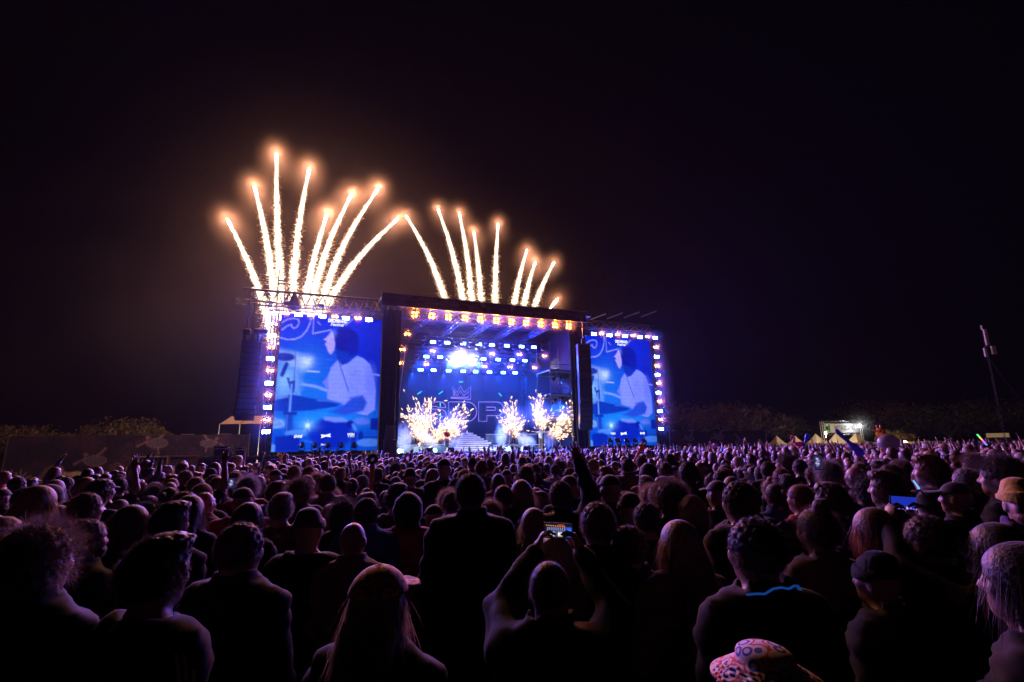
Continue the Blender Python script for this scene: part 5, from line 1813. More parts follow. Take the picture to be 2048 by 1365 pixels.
near(1905, 960, 3.6, 24, 'm_down', 'cap', 'dark', 'jacket', 'black', 'man in a dark cap turned left, right of the blue phone', hatcol='black')
near(1690, 1000, 3.2, 16, 'm_down', 'crop', 'dark', 'hoodie', 'black', 'person in dark hoodie between messy-haired woman and reddish hair')

# ================================================================ things worn and held
def child_at(o, mb, name, mat, smooth=False):
    return mb.build(name, mat, o, smooth)
M['lens_dark'] = solid('lens_dark', (0.02, 0.02, 0.03), 0.08, 0.0, 0.1)
M['gold'] = solid('gold', (0.5, 0.33, 0.1), 0.3, 0.9)
M['stripe'] = solid('stripe', (0.7, 0.7, 0.72), 0.6)
g = MB().path([(0.078, 0.02, 1.735), (0.07, 0.075, 1.745), (0.0, 0.095, 1.752), (-0.07, 0.075, 1.745), (-0.078, 0.02, 1.735)], 0.004, 6)
child_at(SUNG, g, 'sunglasses_frame', M['gold'])
for s in (-1, 1):
    child_at(SUNG, MB().lathe([(0.0, 0.006), (0.022, 0.004), (0.026, 0.0), (0.022, -0.004), (0.0, -0.006)], (s * 0.036, 0.098, 1.748), 12, 'Y', False), 'sunglasses_lens', M['lens_dark'], True)
for k in range(3):                                         # three sleeve stripes
    off = 0.012 * (k - 1)
    child_at(SUNG, MB().path([(0.195 + 0.02 * k, -0.05 + off, 1.47 - 0.012 * k), (0.262, -0.055 + off * 2, 1.40), (0.302, -0.06 + off * 2.2, 1.28), (0.322, -0.065 + off * 2.2, 1.14)], 0.006, 5), 'sleeve_stripe', M['stripe'])
M['glow_blue'] = glow('glow_blue', (0.02, 0.16, 0.75), 0.10)
neck = MB().path([(0.125 * math.cos(t), -0.02 + 0.125 * math.sin(t), 1.512 + 0.006 * math.sin(9 * t) - 0.03 * math.sin(t) - 0.012 * math.cos(2 * t)) for t in [2 * math.pi * i / 28 for i in range(28)]], 0.004, 6, True).build('glow_necklace', M['glow_blue'])
neck.matrix_world = GLOWN.matrix_world
tag(neck, 'glowing blue necklace worn by the man in the right foreground', 'necklace')
M['gem'] = glow('gem', (0.9, 0.85, 1.0), 0.3)
for k in range(14):
    a, z = R(100 + 14 * (k % 5)), 1.66 + 0.028 * (k // 5) + 0.006 * (k % 2)
    rr = 0.095 * math.sqrt(max(0.05, 1 - ((z - 1.66) / 0.11) ** 2))
    child_at(GEMS, MB().lathe([(0.0, 0.004), (0.0045, 0.0), (0.0, -0.004)], (rr * math.cos(a), -0.013 + 1.2 * rr * math.sin(a) * -1 * -0.9, z), 6, 'Y', False), 'hair_gem', M['stripe'])
# beard for the bearded men is a small shell under the chin
def beard(o, col):
    VF = surface(lambda P: smax(smax(v_ell(P, (0, 0.045, 1.575), (0.068, 0.066, 0.06)), P[:, 2] - 1.60, 0.01), -v_ell(P, (0, 0.10, 1.60), (0.03, 0.04, 0.012)), 0.005) + 0.003 * hnoise(P, 150, 1),
                 np.arange(-0.08, 0.08, 0.008), np.arange(-0.03, 0.13, 0.008), np.arange(1.5, 1.62, 0.008))
    b = link('beard', store('beard', VF, M['hair']), o)
    colour(b, HC[col])
for o in list(bpy.data.objects):
    if o.get('label', '').startswith('bearded man'):
        beard(o, 'red' if 'mustard' in o['label'] else 'brown')

# printed hats: their own cloth patterns
def camo_mat():
    m, nt, out = new_mat('camo_cloth')
    b = nt.nodes.new('ShaderNodeBsdfPrincipled')
    tc = nt.nodes.new('ShaderNodeTexCoord')
    nz = nt.nodes.new('ShaderNodeTexNoise')
    nz.inputs['Scale'].default_value = 26
    nz.inputs['Detail'].default_value = 2
    nt.links.new(tc.outputs['Object'], nz.inputs['Vector'])
    cr = nt.nodes.new('ShaderNodeValToRGB')
    cr.color_ramp.interpolation = 'CONSTANT'
    cr.color_ramp.elements[0].color = (0.08, 0.055, 0.02, 1)
    cr.color_ramp.elements[1].position = 0.44
    cr.color_ramp.elements[1].color = (0.75, 0.33, 0.06, 1)  # brightened and pushed to orange to stand for firework light on the cap
    for pos, c in ((0.52, (0.9, 0.55, 0.18, 1)), (0.6, (0.12, 0.07, 0.03, 1))):
        e = cr.color_ramp.elements.new(pos)
        e.color = c
    nt.links.new(nz.outputs['Fac'], cr.inputs[0])
    nt.links.new(cr.outputs[0], b.inputs['Base Color'])
    b.inputs['Roughness'].default_value = 0.8
    nt.links.new(b.outputs[0], out.inputs['Surface'])
    return m
def print_mat():
    m, nt, out = new_mat('printed_cloth')
    b = nt.nodes.new('ShaderNodeBsdfPrincipled')
    tc = nt.nodes.new('ShaderNodeTexCoord')
    vo = nt.nodes.new('ShaderNodeTexVoronoi')
    vo.inputs['Scale'].default_value = 19
    nt.links.new(tc.outputs['Object'], vo.inputs['Vector'])
    cr = nt.nodes.new('ShaderNodeValToRGB')
    cr.color_ramp.interpolation = 'CONSTANT'
    cr.color_ramp.elements[0].color = (0.75, 0.66, 0.58, 1)
    cr.color_ramp.elements[1].position = 0.28
    cr.color_ramp.elements[1].color = (0.02, 0.08, 0.45, 1)
    for pos, c in ((0.42, (0.8, 0.72, 0.66, 1)), (0.58, (0.6, 0.06, 0.04, 1)), (0.70, (0.78, 0.7, 0.64, 1))):
        e = cr.color_ramp.elements.new(pos)
        e.color = c
    nt.links.new(vo.outputs['Distance'], cr.inputs[0])
    nt.links.new(cr.outputs[0], b.inputs['Base Color'])
    b.inputs['Roughness'].default_value = 0.8
    nt.links.new(b.outputs[0], out.inputs['Surface'])
    return m
for o, key, mat in ((CAP, 'cap', camo_mat()), (BUCK, 'bucket_hat', print_mat())):
    for c in o.children:
        if c.name.startswith(key):
            c.data = c.data.copy()
            c.data.materials.clear()
            c.data.materials.append(mat)

def stage_photo():
    """what a phone camera sees: the bright stage, small"""
    p = Pic(0, 1, 0, 0.5, 60, 30, (0.012, 0.008, 0.012))
    for i in range(9):
        p.add((0.08 + 0.08 * i, 0.07 + 0.004 * i), (0.016, 0.016), (1.4, 0.6, 0.2))
    for k in range(3):
        for i in range(9):
            p.add((0.12 + 0.075 * i, 0.15 + 0.04 * k), (0.018, 0.012), (0.5, 0.6, 1.2))
    p.poly([(0.06, 0.26), (0.7, 0.26), (0.7, 0.46), (0.06, 0.46)], (0.05, 0.09, 0.35), 0.03, 0.8)
    for x in (0.12, 0.22, 0.34, 0.52, 0.6):
        p.ell((x, 0.37), (0.035, 0.08), (1.2, 0.95, 0.65), 0.5)
    p.poly([(0.77, 0.12), (0.97, 0.12), (0.97, 0.45), (0.77, 0.45)], (0.02, 0.10, 0.8), 0.015)
    p.ell((0.87, 0.3), (0.06, 0.1), (0.2, 0.3, 0.95), 0.5)
    p.stroke([(0.5, 0.04), (0.7, 0.05)], 0.03, (0.8, 0.08, 0.05), 0.02)
    return p.C
M['phone_screen'] = attr_mat('phone_screen', emit=0.4)

def phone(mat4, label, picture, w=0.15, h=0.075):
    root = empty('smartphone', label, 'phone', None, mat4)
    MB().bevel_box((0, 0.006, 0), (w, 0.009, h), 0.003).build('case', M['black_metal'], root)
    ny, nx = picture.shape[:2]
    me = grid_mesh('display', M['phone_screen'], nx, ny, lambda s, t: np.stack([(s - 0.5) * w * 0.94, np.full_like(s, -0.0005), (0.5 - t) * h * 0.9], 1), picture)
    link('display', me, root)
    return root
def face_cam(p, tilt=0.0):
    d = Vector((0, 0, CAM_H)) - p
    return Matrix.Translation(p) @ Matrix.Rotation(math.atan2(d.x, -d.y), 4, 'Z') @ Matrix.Rotation(tilt, 4, 'Y')
def in_person(o, x, y, z):
    return o.matrix_world @ Vector((x, y, z))
pp = in_person(PHONE1, 0.0, 0.50, 1.80)
phone(Matrix.Translation(pp) @ Matrix.Rotation(PHONE1.matrix_world.to_euler().z, 4, 'Z') @ Matrix.Rotation(R(2), 4, 'Y'), 'phone held up sideways showing the bright stage on its display', stage_photo())
pb = Pic(0, 1, 0, 0.5, 40, 20, (0.012, 0.03, 0.42))
rr_ = np.random.default_rng(8)
for i in range(26):
    pb.ell((rr_.uniform(0, 1), 0.40 + 0.12 * rr_.uniform()), (0.03, 0.035), [(1.2, 0.55, 0.8), (0.02, 0.02, 0.06), (0.5, 0.3, 0.8)][i % 3], 0.3)
phone(Matrix.Translation(in_person(PHONE2, 0.0, 0.50, 1.80)) @ Matrix.Rotation(PHONE2.matrix_world.to_euler().z, 4, 'Z') @ Matrix.Rotation(R(5), 4, 'Y'), 'sideways phone with a deep blue picture, right foreground', pb.C)
p3 = Pic(0, 1, 0, 0.5, 20, 40, (0.02, 0.02, 0.08))
for i in range(10):
    p3.add((rr_.uniform(0.2, 0.8), rr_.uniform(0.1, 0.4)), (0.1, 0.03), (0.4, 0.35, 0.6))
phone(face_cam(at_range(1636, 925, 6.0)), 'small upright phone glowing among the heads at right', p3.C, 0.075, 0.15)
phone(face_cam(at_range(463, 967, 6.5)), 'small phone display glowing in the crowd at left', p3.C, 0.075, 0.12)

# ================================================================ the crowd behind them
rgc = np.random.default_rng(21)
def free_spot(x, y, dmin, table, cell=0.7):
    i, j = int(math.floor(x / cell)), int(math.floor(y / cell))
    for a in (-1, 0, 1):
        for b in (-1, 0, 1):
            for (qx, qy) in table.get((i + a, j + b), ()):
                if (qx - x) ** 2 + (qy - y) ** 2 < dmin * dmin:
                    return False
    table.setdefault((i, j), []).append((x, y))
    return True
table = {}
for (x, y) in TAKEN:
    table.setdefault((int(math.floor(x / 0.7)), int(math.floor(y / 0.7))), []).append((x, y))

def allowed(x, y):
    r_ = math.hypot(x, y)
    az = math.degrees(math.atan2(x, y))
    if r_ < 4.4 or abs(az) > 49:
        return False
    q = Vector((x, y, 0)) - ST_O
    u, v = q.dot(ST_U), q.dot(ST_V)
    if -4 < u < 34 and v > -3.2:
        return False
    if (az < -24 and r_ > 20.5 + 0.25 * (az + 24)) or (az < -12 and r_ > 27):      # the crowd thins out before the wall on the left
        return False
    if u >= 34 and r_ > (56 if az < 27 else 78):
        return False
    return True
spots = []
for _ in range(26000):
    az = R(rgc.uniform(-49, 49))
    rmax = 80.0
    r_ = math.sqrt(rgc.uniform(4.2 ** 2, rmax ** 2)) if rgc.uniform() < 0.6 else math.sqrt(rgc.uniform(4.2 ** 2, 24 ** 2))
    x, y = r_ * math.sin(az), r_ * math.cos(az)
    if not allowed(x, y):
        continue
    dm = (0.47 if r_ < 14 else 0.52 if r_ < 36 else 0.8) * (1.0 + 0.28 * math.sin(x * 0.9 + 1.3 * math.sin(y * 0.6)) * math.sin(y * 0.8 + x * 0.3))
    if free_spot(x, y, dm, table):
        spots.append((r_, x, y))
spots.sort()

def zone(px):
    for lim, name in ((150, 'left edge'), (270, 'below left mural'), (420, 'below mural doors'), (530, 'below flight cases'), (660, 'below left screen edge'), (770, 'below left screen'),
                      (870, 'below left sparks'), (960, 'below stairs'), (1060, 'below keyboards'), (1170, 'below singer'), (1310, 'below right screen'), (1440, 'below right wall'),
                      (1560, 'below wall end'), (1730, 'below truss gate'), (1880, 'below grey balloon'), (2100, 'below antenna mast')):
        if px < lim:
            return name
    return 'by the right edge'
def to_px(x, y, z):
    d = camera.matrix_world.inverted() @ Vector((x, y, z))
    return 1024 + FPX * d.x / -d.z, 682.5 - FPX * d.y / -d.z

ROWNAME = ['nearest rows', 'near rows', 'closer middle rows', 'middle rows', 'farther rows', 'far rows']
HAIRWORD = {'buzz': 'shaved', 'crop': 'short', 'quiff': 'tousled', 'curly': 'curly', 'bob': 'chin-length', 'long': 'long', 'wavy': 'long wavy', 'ponytail': 'tied-back', 'bun': 'pinned-up'}
HATWORD = {'beanie': 'beanie', 'cap': 'cap', 'bucket': 'bucket hat'}
TOPWORD = {'jacket': 'jacket', 'hoodie': 'hoodie', 'tshirt': 't-shirt', 'shirt': 'shirt', 'puffer': 'padded jacket'}
seen_labels = set()
def choose(r_):
    body = rgc.choice(['m_down', 'f_down', 'h_down', 'm_rup', 'f_lup', 'm_both', 'f_phone'], p=[0.45, 0.38, 0.135, 0.012, 0.010, 0.006, 0.007])
    top = rgc.choice([k[1] for k in TOP if k[0] == body])
    fem = body[0] == 'f'
    hair = rgc.choice(['long', 'wavy', 'ponytail', 'bun', 'bob', 'cap', 'curly', 'hood'], p=[0.3, 0.18, 0.15, 0.08, 0.14, 0.05, 0.06, 0.04]) if fem else \
        rgc.choice(['crop', 'quiff', 'buzz', 'bald', 'cap', 'beanie', 'curly', 'bucket', 'hood'], p=[0.42, 0.22, 0.06, 0.03, 0.12, 0.04, 0.05, 0.03, 0.03])
    hcol = rgc.choice(['black', 'dark', 'brown', 'blond', 'red', 'grey'], p=[0.16, 0.28, 0.26, 0.2, 0.05, 0.05])
    tcol = rgc.choice(['black', 'navy', 'grey', 'white', 'red', 'olive', 'beige', 'purple', 'pink', 'blue', 'brown'], p=[0.38, 0.16, 0.13, 0.05, 0.05, 0.06, 0.06, 0.02, 0.02, 0.04, 0.03])
    hat = rgc.choice(['black', 'navy', 'grey', 'beige', 'red', 'white'], p=[0.4, 0.2, 0.15, 0.12, 0.05, 0.08])
    return body, top, hair, hcol, tcol, hat

N_OWN = 300 - len(TAKEN) - 4
own, rest = spots[:N_OWN], spots[N_OWN:]
for i, (r_, x, y) in enumerate(own):
    px, _ = to_px(x, y, 1.7)
    band = ROWNAME[min(5, int(6 * i / N_OWN))]
    for tries in range(40):
        body, top, hair, hcol, tcol, hat = [str(a) for a in choose(r_)]
        if hair == 'bald':
            look = 'bald person'
        elif hair == 'hood':
            look = 'person with hood up'
        elif hair in HATS:
            look = f'person in {hat} {HATWORD[hair]}'
        else:
            look = f'person with {HAIRWORD[hair]} {"" if hair == "buzz" and False else hcol} hair'.replace('dark dark', 'dark')
        arm = {'m_rup': ', arm raised', 'f_lup': ', arm raised', 'm_both': ', arms raised', 'f_phone': ', hands up'}.get(body, '')
        lab = f'{look} and {tcol} {TOPWORD[top]}{arm}, {zone(px)}, {band}'
        if lab not in seen_labels and len(lab.split()) < 16:
            break
    seen_labels.add(lab)
    fem = body[0] == 'f'
    h = float(np.clip(rgc.normal(1.65 if fem else 1.78, 0.085), 1.5, 1.97))
    make_person((x, y), h, float(rgc.normal(0, 16)), body, hair, hcol, top, tcol, lab, GROUP, int(rgc.integers(4)), hat, str(rgc.choice(['navy', 'black', 'grey'])), hair_scale=0.86 if hair == 'curly' else 1.0)

# ================================================================ far crowd: beyond counting, one mass of simpler figures
def lod(body, top, hair, fine, coarse):
    """simpler figure: nearby points of each part merged, finer about the head and raised hands"""
    parts = [(BODY[body][1], 0), (TOP[body, top][1], 1), (TROUSERS['m'][1], 2)]
    if hair != 'bald':
        parts.append((HAIR[hair][1], 3))
    Vo, To, Mo, n0 = [], [], [], 0
    for (V, F), mid in parts:
        hi = (V[:, 2] > 1.50) if mid != 1 else np.zeros(len(V), bool)
        cell = np.where(hi, fine, coarse)[:, None]
        key = np.floor(V / cell).astype(np.int64) + 500
        key = ((key[:, 0] * 1000 + key[:, 1]) * 1000 + key[:, 2]) * 2 + hi
        u, inv = np.unique(key, return_inverse=True)
        inv = inv.ravel()
        cnt = np.bincount(inv)
        C = np.stack([np.bincount(inv, V[:, k]) / cnt for k in range(3)], 1)
        Q = inv[F]
        T = np.concatenate([Q[:, [0, 1, 2]], Q[:, [0, 2, 3]]])
        T = T[(T[:, 0] != T[:, 1]) & (T[:, 1] != T[:, 2]) & (T[:, 0] != T[:, 2])]
        T = T[np.unique(np.sort(T, 1), axis=0, return_index=True)[1]]
        Vo.append(C)
        To.append(T + n0)
        Mo.append(np.full(len(T), mid))
        n0 += len(C)
    return np.concatenate(Vo), np.concatenate(To), np.concatenate(Mo)

combos = [('m_down', 'jacket', 'crop'), ('m_down', 'tshirt', 'quiff'), ('m_down', 'hoodie', 'cap'), ('f_down', 'jacket', 'long'), ('f_down', 'shirt', 'bob'), ('f_down', 'hoodie', 'wavy'), ('h_down', 'shirt', 'buzz'),
          ('m_down', 'jacket', 'bald'), ('m_rup', 'tshirt', 'crop'), ('f_lup', 'shirt', 'long'), ('m_both', 'hoodie', 'quiff'), ('m_down', 'hoodie', 'curly')]
LODS = {}
for tris, fc in ((620, (0.026, 0.085)), (240, (0.045, 0.13))):
    LODS[tris] = [lod(*c, *fc) for c in combos]
Vs, Fs, Cs, off = [], [], [], 0
pw = np.array([0.18, 0.10, 0.09, 0.15, 0.09, 0.08, 0.08, 0.04, 0.025, 0.025, 0.02, 0.04])
hk, ck = list(HC.values()), list(CC.values())
cp = np.array([0.34, 0.16, 0.13, 0.07, 0.05, 0.05, 0.06, 0.02, 0.02, 0.05, 0.03, 0.01, 0.01])
for (r_, x, y) in rest:
    tris = 620 if r_ < 24 else 240
    if r_ > 45 and rgc.uniform() < 0.15:
        continue
    pk_ = pw * np.where(np.isin(np.arange(12), (8, 9, 10)), 2.6 if r_ > 17 else 1.0, 1.0)
    k = rgc.choice(len(combos), p=pk_ / pk_.sum())
    V, T, mi = LODS[tris][k]
    s = float(np.clip(rgc.normal(1.73, 0.10), 1.45, 2.0)) / 1.75
    a = math.atan2(-(STAGE_MID.x - x), STAGE_MID.y - y) + rgc.normal(0, 0.3)
    c, sn = math.cos(a), math.sin(a)
    W = np.stack([(V[:, 0] * c - V[:, 1] * sn) * s + x, (V[:, 0] * sn + V[:, 1] * c) * s + y, V[:, 2] * s], 1)
    pal = np.array([SKIN[rgc.integers(4)], ck[rgc.choice(13, p=cp / cp.sum())], (0.03, 0.035, 0.06), hk[rgc.choice(6, p=[0.16, 0.28, 0.26, 0.2, 0.05, 0.05])]])
    Vs.append(W)
    Fs.append(T + off)
    Cs.append(pal[mi])
    off += len(V)
cm = fast_mesh('crowd', np.concatenate(Vs), np.concatenate(Fs), True, False)
at_ = cm.attributes.new('col', 'FLOAT_COLOR', 'FACE')
c4 = np.ones((len(cm.polygons), 4), np.float32)
c4[:, :3] = np.concatenate(Cs)
at_.data.foreach_set('color', c4.ravel())
cm.materials.append(attr_mat('crowd', rough=0.5, spec=0.55))
o = link('crowd', cm)
tag(o, 'dense far crowd of people filling the field up to the stage', 'crowd', None, 'stuff')
# ================================================================ band and instruments on the stage
def stage_person(uvz, height, yaw, body, hair, hcol, top, tcol, label, **kw):
    p = S(*uvz)
    o = make_person((p.x, p.y, p.z), height, 0, body, hair, hcol, top, tcol, label, 'band on the stage', **kw)
    o.matrix_world = Matrix.Translation(p) @ Matrix.Rotation(ST_A + math.pi + R(yaw), 4, 'Z') @ Matrix.Scale(height / 1.75, 4)
    return o
q = sp(1082, 889, 1.4)
stage_person((q.x, 1.4, DECK), 1.85, 0, 'm_wide', 'cap', 'dark', 'tshirt', 'white', 'singer in a white t-shirt with arms stretched wide at the stage front', hatcol='white', leg='brown')
q = sp(1031, 880, 4.0)
stage_person((q.x, 4.4, DECK + 0.5), 1.8, 5, 'm_play', 'quiff', 'dark', 'tshirt', 'navy', 'keyboard player standing behind the keyboards', leg='black')
q = sp(835, 880, 3.6)
stage_person((q.x, 3.7, DECK + 0.62), 1.8, -15, 'm_play', 'crop', 'brown', 'tshirt', 'grey', 'musician standing on the left riser in the smoke', leg='black')
q = sp(893, 895, 0.6)
stage_person((q.x, 0.6, DECK), 1.75, 20, 'm_play', 'quiff', 'blond', 'tshirt', 'red', 'musician left of the show stairs at the stage front', leg='navy')
q = sp(1120, 885, 3.0)
stage_person((q.x, 3.0, DECK), 1.8, -20, 'm_play', 'crop', 'dark', 'tshirt', 'black', 'musician in black at the right end of the stage', leg='black')

def keyboard_stand(u, v, z, label):
    r_ = empty('keyboard', label, 'keyboard', 'keyboards on the stage', ST_M @ Matrix.Translation((u, v, z)))
    MB().bevel_box((0, 0, 0.98), (1.35, 0.36, 0.1), 0.02).build('body', M['black_metal'], r_)
    MB().box((0, 0.06, 1.036), (1.2, 0.16, 0.012)).build('keys', M['step'], r_)
    for s in (-1, 1):
        MB().tube((s * 0.5, -0.15, 0.0), (s * 0.35, 0.1, 0.93), 0.022).build('leg', M['aluminium'], r_)
        MB().tube((s * 0.35, -0.15, 0.93), (s * 0.5, 0.15, 0.0), 0.022).build('leg', M['aluminium'], r_)
keyboard_stand(sp(1028, 880, 3.7).x, 3.7, DECK + 0.5, 'pale keyboard on a stand on the right riser')
keyboard_stand(sp(832, 884, 3.2).x, 3.2, DECK + 0.62, 'keyboard on a stand on the left riser')

def drum_kit(u, v, z):
    r_ = empty('drum_kit', 'drum kit with cymbals on the right rear riser', 'drums', None, ST_M @ Matrix.Translation((u, v, z)))
    M['drum'] = solid('drum', (0.25, 0.25, 0.3), 0.25, 0.2)
    MB().lathe([(0.28, 0.2), (0.29, 0.18), (0.29, -0.18), (0.28, -0.2)], (0, -0.1, 0.3), 20, 'Y').build('bass_drum', M['drum'], r_)
    for x, y, h, rr in ((-0.25, 0.0, 0.66, 0.16), (0.22, 0.0, 0.66, 0.17), (-0.55, 0.25, 0.5, 0.18), (0.6, 0.3, 0.4, 0.22)):
        MB().lathe([(rr, -0.1), (rr, 0.1)], (x, y, h), 16).build('drum', M['drum'], r_)
    for x, y, h in ((-0.7, 0.0, 1.1), (0.75, 0.0, 1.15), (-0.35, 0.25, 1.3), (0.4, 0.3, 1.3)):
        MB().lathe([(0.0, 0.03), (0.05, 0.02), (0.22, -0.01), (0.22, -0.014), (0.0, 0.02)], (x, y, h), 16, 'Z', False).build('cymbal', M['gold'], r_)
        MB().tube((x, y, 0), (x, y, h), 0.012).build('cymbal_stand', M['aluminium'], r_)
drum_kit(sp(1036, 872, 6.9).x, 7.2, DECK + 1.5)
for i, (x, y, v) in enumerate(((1016, 893, 0.4), (868, 897, 0.0), (1052, 893, 0.2), (800, 897, 0.0))):      # bright foot lights / stage monitors
    c = sp(x, y, v)
    r_ = empty('floor_lamp', f'small bright floor lamp on the stage lip, {ORD[[2, 1, 3, 0][i]]} from the left', 'stage light', 'floor lamps', ST_M @ Matrix.Translation((c.x, v, DECK)))
    MB().bevel_box((0, 0.08, 0.14), (0.5, 0.14, 0.28), 0.02).build('housing', M['black_metal'], r_)
    MB().box((0, 0.0, 0.14), (0.44, 0.02, 0.2)).build('lens', M['lens_cyan'], r_)
    point_light('foot_light', r_, (0.0, -0.12, 0.34), (0.75, 0.85, 1.0), 200.0, 0.05)
for i, u in enumerate((10.6, 12.2, 18.3, 21.8)):
    o = MB().prism([(-0.3, 0.0), (0.3, 0.0), (0.22, 0.34), (-0.22, 0.34)], -0.22, 0.22).build('stage_monitor', M['black_metal'])
    o.matrix_world = ST_M @ Matrix.Translation((u, -0.5, DECK + 0.002))
    tag(o, f'black wedge monitor on the stage lip, {ORD[i]} from the left', 'speaker', 'wedge monitors')
for i, x in enumerate((1120, 1090)):
    c = sp(x, 885, -0.3)
    o = MB().lathe([(0.14, 0), (0.14, 0.02), (0.015, 0.04), (0.012, 1.5)], (0, 0, 0), 10).tube((0, 0, 1.5), (0, 0.02, 1.66), 0.025, 8, 0.035).build('microphone_stand', M['aluminium'])
    o.matrix_world = ST_M @ Matrix.Translation((c.x, -0.3, DECK))
    tag(o, 'microphone on a straight stand ' + ('right of' if i == 0 else 'in front of') + ' the singer', 'microphone', 'microphone stands')

# ================================================================ side platform with flight cases, left of the stage
ua = sp(402, 912, 1.5).x
sd = empty('side_platform', 'low black platform left of the stage carrying flight cases', 'platform', None, ST_M)
MB().box(((ua - 0.85) / 2, 2.0, 1.70), (-0.85 - ua, 3.4, 0.14)).build('top', M['deck'], sd)
for i in range(4):
    w = (-0.85 - ua) / 4
    MB().bevel_box((ua + w * (i + 0.5), 0.36, 0.81), (w - 0.03, 0.05, 1.6), 0.012).build('skirt_panel', M['skirt'], sd)
M['case_wood'] = solid('case_wood', (0.04, 0.04, 0.05), 0.4, 0, 0.3)
M['case_edge'] = solid('case_edge', (0.65, 0.6, 0.5), 0.3, 0.7)
def flight_case(px0, px1, py, v, h, label):
    a, b = sp(px0, py, v), sp(px1, py, v)
    w = b.x - a.x
    r_ = empty('flight_case', label, 'flight case', 'flight cases', ST_M @ Matrix.Translation(((a.x + b.x) / 2, v, 1.775)))
    MB().bevel_box((0, 0.35, h / 2), (w, 0.7, h), 0.01).build('box', M['case_wood'], r_)
    for s in (-1, 1):
        MB().box((s * w / 2, -0.01, h / 2), (0.06, 0.05, h)).build('corner_edge', M['case_edge'], r_)
    for z in (0.03, h - 0.03, h * 0.72):
        MB().box((0, -0.012, z), (w, 0.04, 0.05)).build('rim', M['case_edge'], r_)
    for s in (-1, 1):
        MB().box((s * w * 0.3, -0.02, h * 0.72), (0.12, 0.04, 0.1)).build('latch', M['case_edge'], r_)
flight_case(427, 456, 912, 1.2, 0.72, 'black flight case with bright metal edges left of the stage')
flight_case(470, 489, 912, 1.4, 0.62, 'smaller flight case right of the bright-edged one')

# ================================================================ mural walls on both sides
def mural(name_label, ptL, ptR, height, picture_fn, nx, rail_every, posts):
    """printed banner wall between two ground points"""
    d = ptR - ptL
    L = d.length
    ang = math.atan2(d.y, d.x)
    root = empty('mural_wall', name_label, 'wall', 'printed walls', Matrix.Translation((ptL.x, ptL.y, 0)) @ Matrix.Rotation(ang, 4, 'Z'))
    nz = 44
    p = Pic(0, L, 0, height, nx, nz, (0.035, 0.033, 0.075))
    picture_fn(p, L, height)
    link('banner', grid_mesh('banner', attr_mat('banner_print', rough=0.75), nx, nz, lambda s, t: np.stack([s * L, np.full_like(s, -0.05) + 0.02 * np.sin(s * L * 3), (1 - t) * height], 1), np.clip(p.C, 0, 1)), root)
    MB().box((L / 2, 0.06, height / 2 - 0.02), (L, 0.06, height - 0.06)).build('board', M['black_cloth'], root)
    n = int(L / rail_every)
    for i in range(n):
        MB().tube((L * (i + 0.15) / n, -0.05, height + 0.05), (L * (i + 0.5) / n, -0.05, height + 0.03), 0.04, 6).build('top_rail', M['aluminium'], root)
    for x in posts:
        MB().box((x * L, -0.02, height / 2 + 0.05), (0.10, 0.12, height + 0.1)).build('post', M['aluminium'], root)
    return root, L
PALE, TEAL, LILAC = (0.5, 0.42, 0.42), (0.09, 0.13, 0.24), (0.24, 0.17, 0.27)
def turtle(p, cx, cy, k, sg=1):
    p.ell((cx, cy), (0.85 * k, 0.45 * k), LILAC, 0.12, 0.9)
    p.ell((cx, cy - 0.03 * k), (0.72 * k, 0.35 * k), TEAL, 0.15, 0.95)
    for a in (-0.5, -0.17, 0.17, 0.5):
        p.stroke([(cx + a * k, cy - 0.3 * k), (cx + a * k * 0.8, cy + 0.3 * k)], 0.03, LILAC, 0.05, 0.6)
    p.stroke([(cx + sg * 0.1 * k, cy - 0.4 * k), (cx + sg * 0.6 * k, cy - 1.0 * k)], 0.22 * k, LILAC, 0.1)
    p.stroke([(cx - sg * 0.7 * k, cy - 0.2 * k), (cx - sg * 1.5 * k, cy + 0.25 * k)], 0.2 * k, LILAC, 0.1)
    p.ell((cx - sg * 0.75 * k, cy - 0.5 * k), (0.2 * k, 0.16 * k), LILAC, 0.3)
    p.stroke([(cx + sg * 0.1 * k, cy + 0.45 * k), (cx + sg * 0.2 * k, cy + 0.9 * k)], 0.16 * k, LILAC, 0.1)
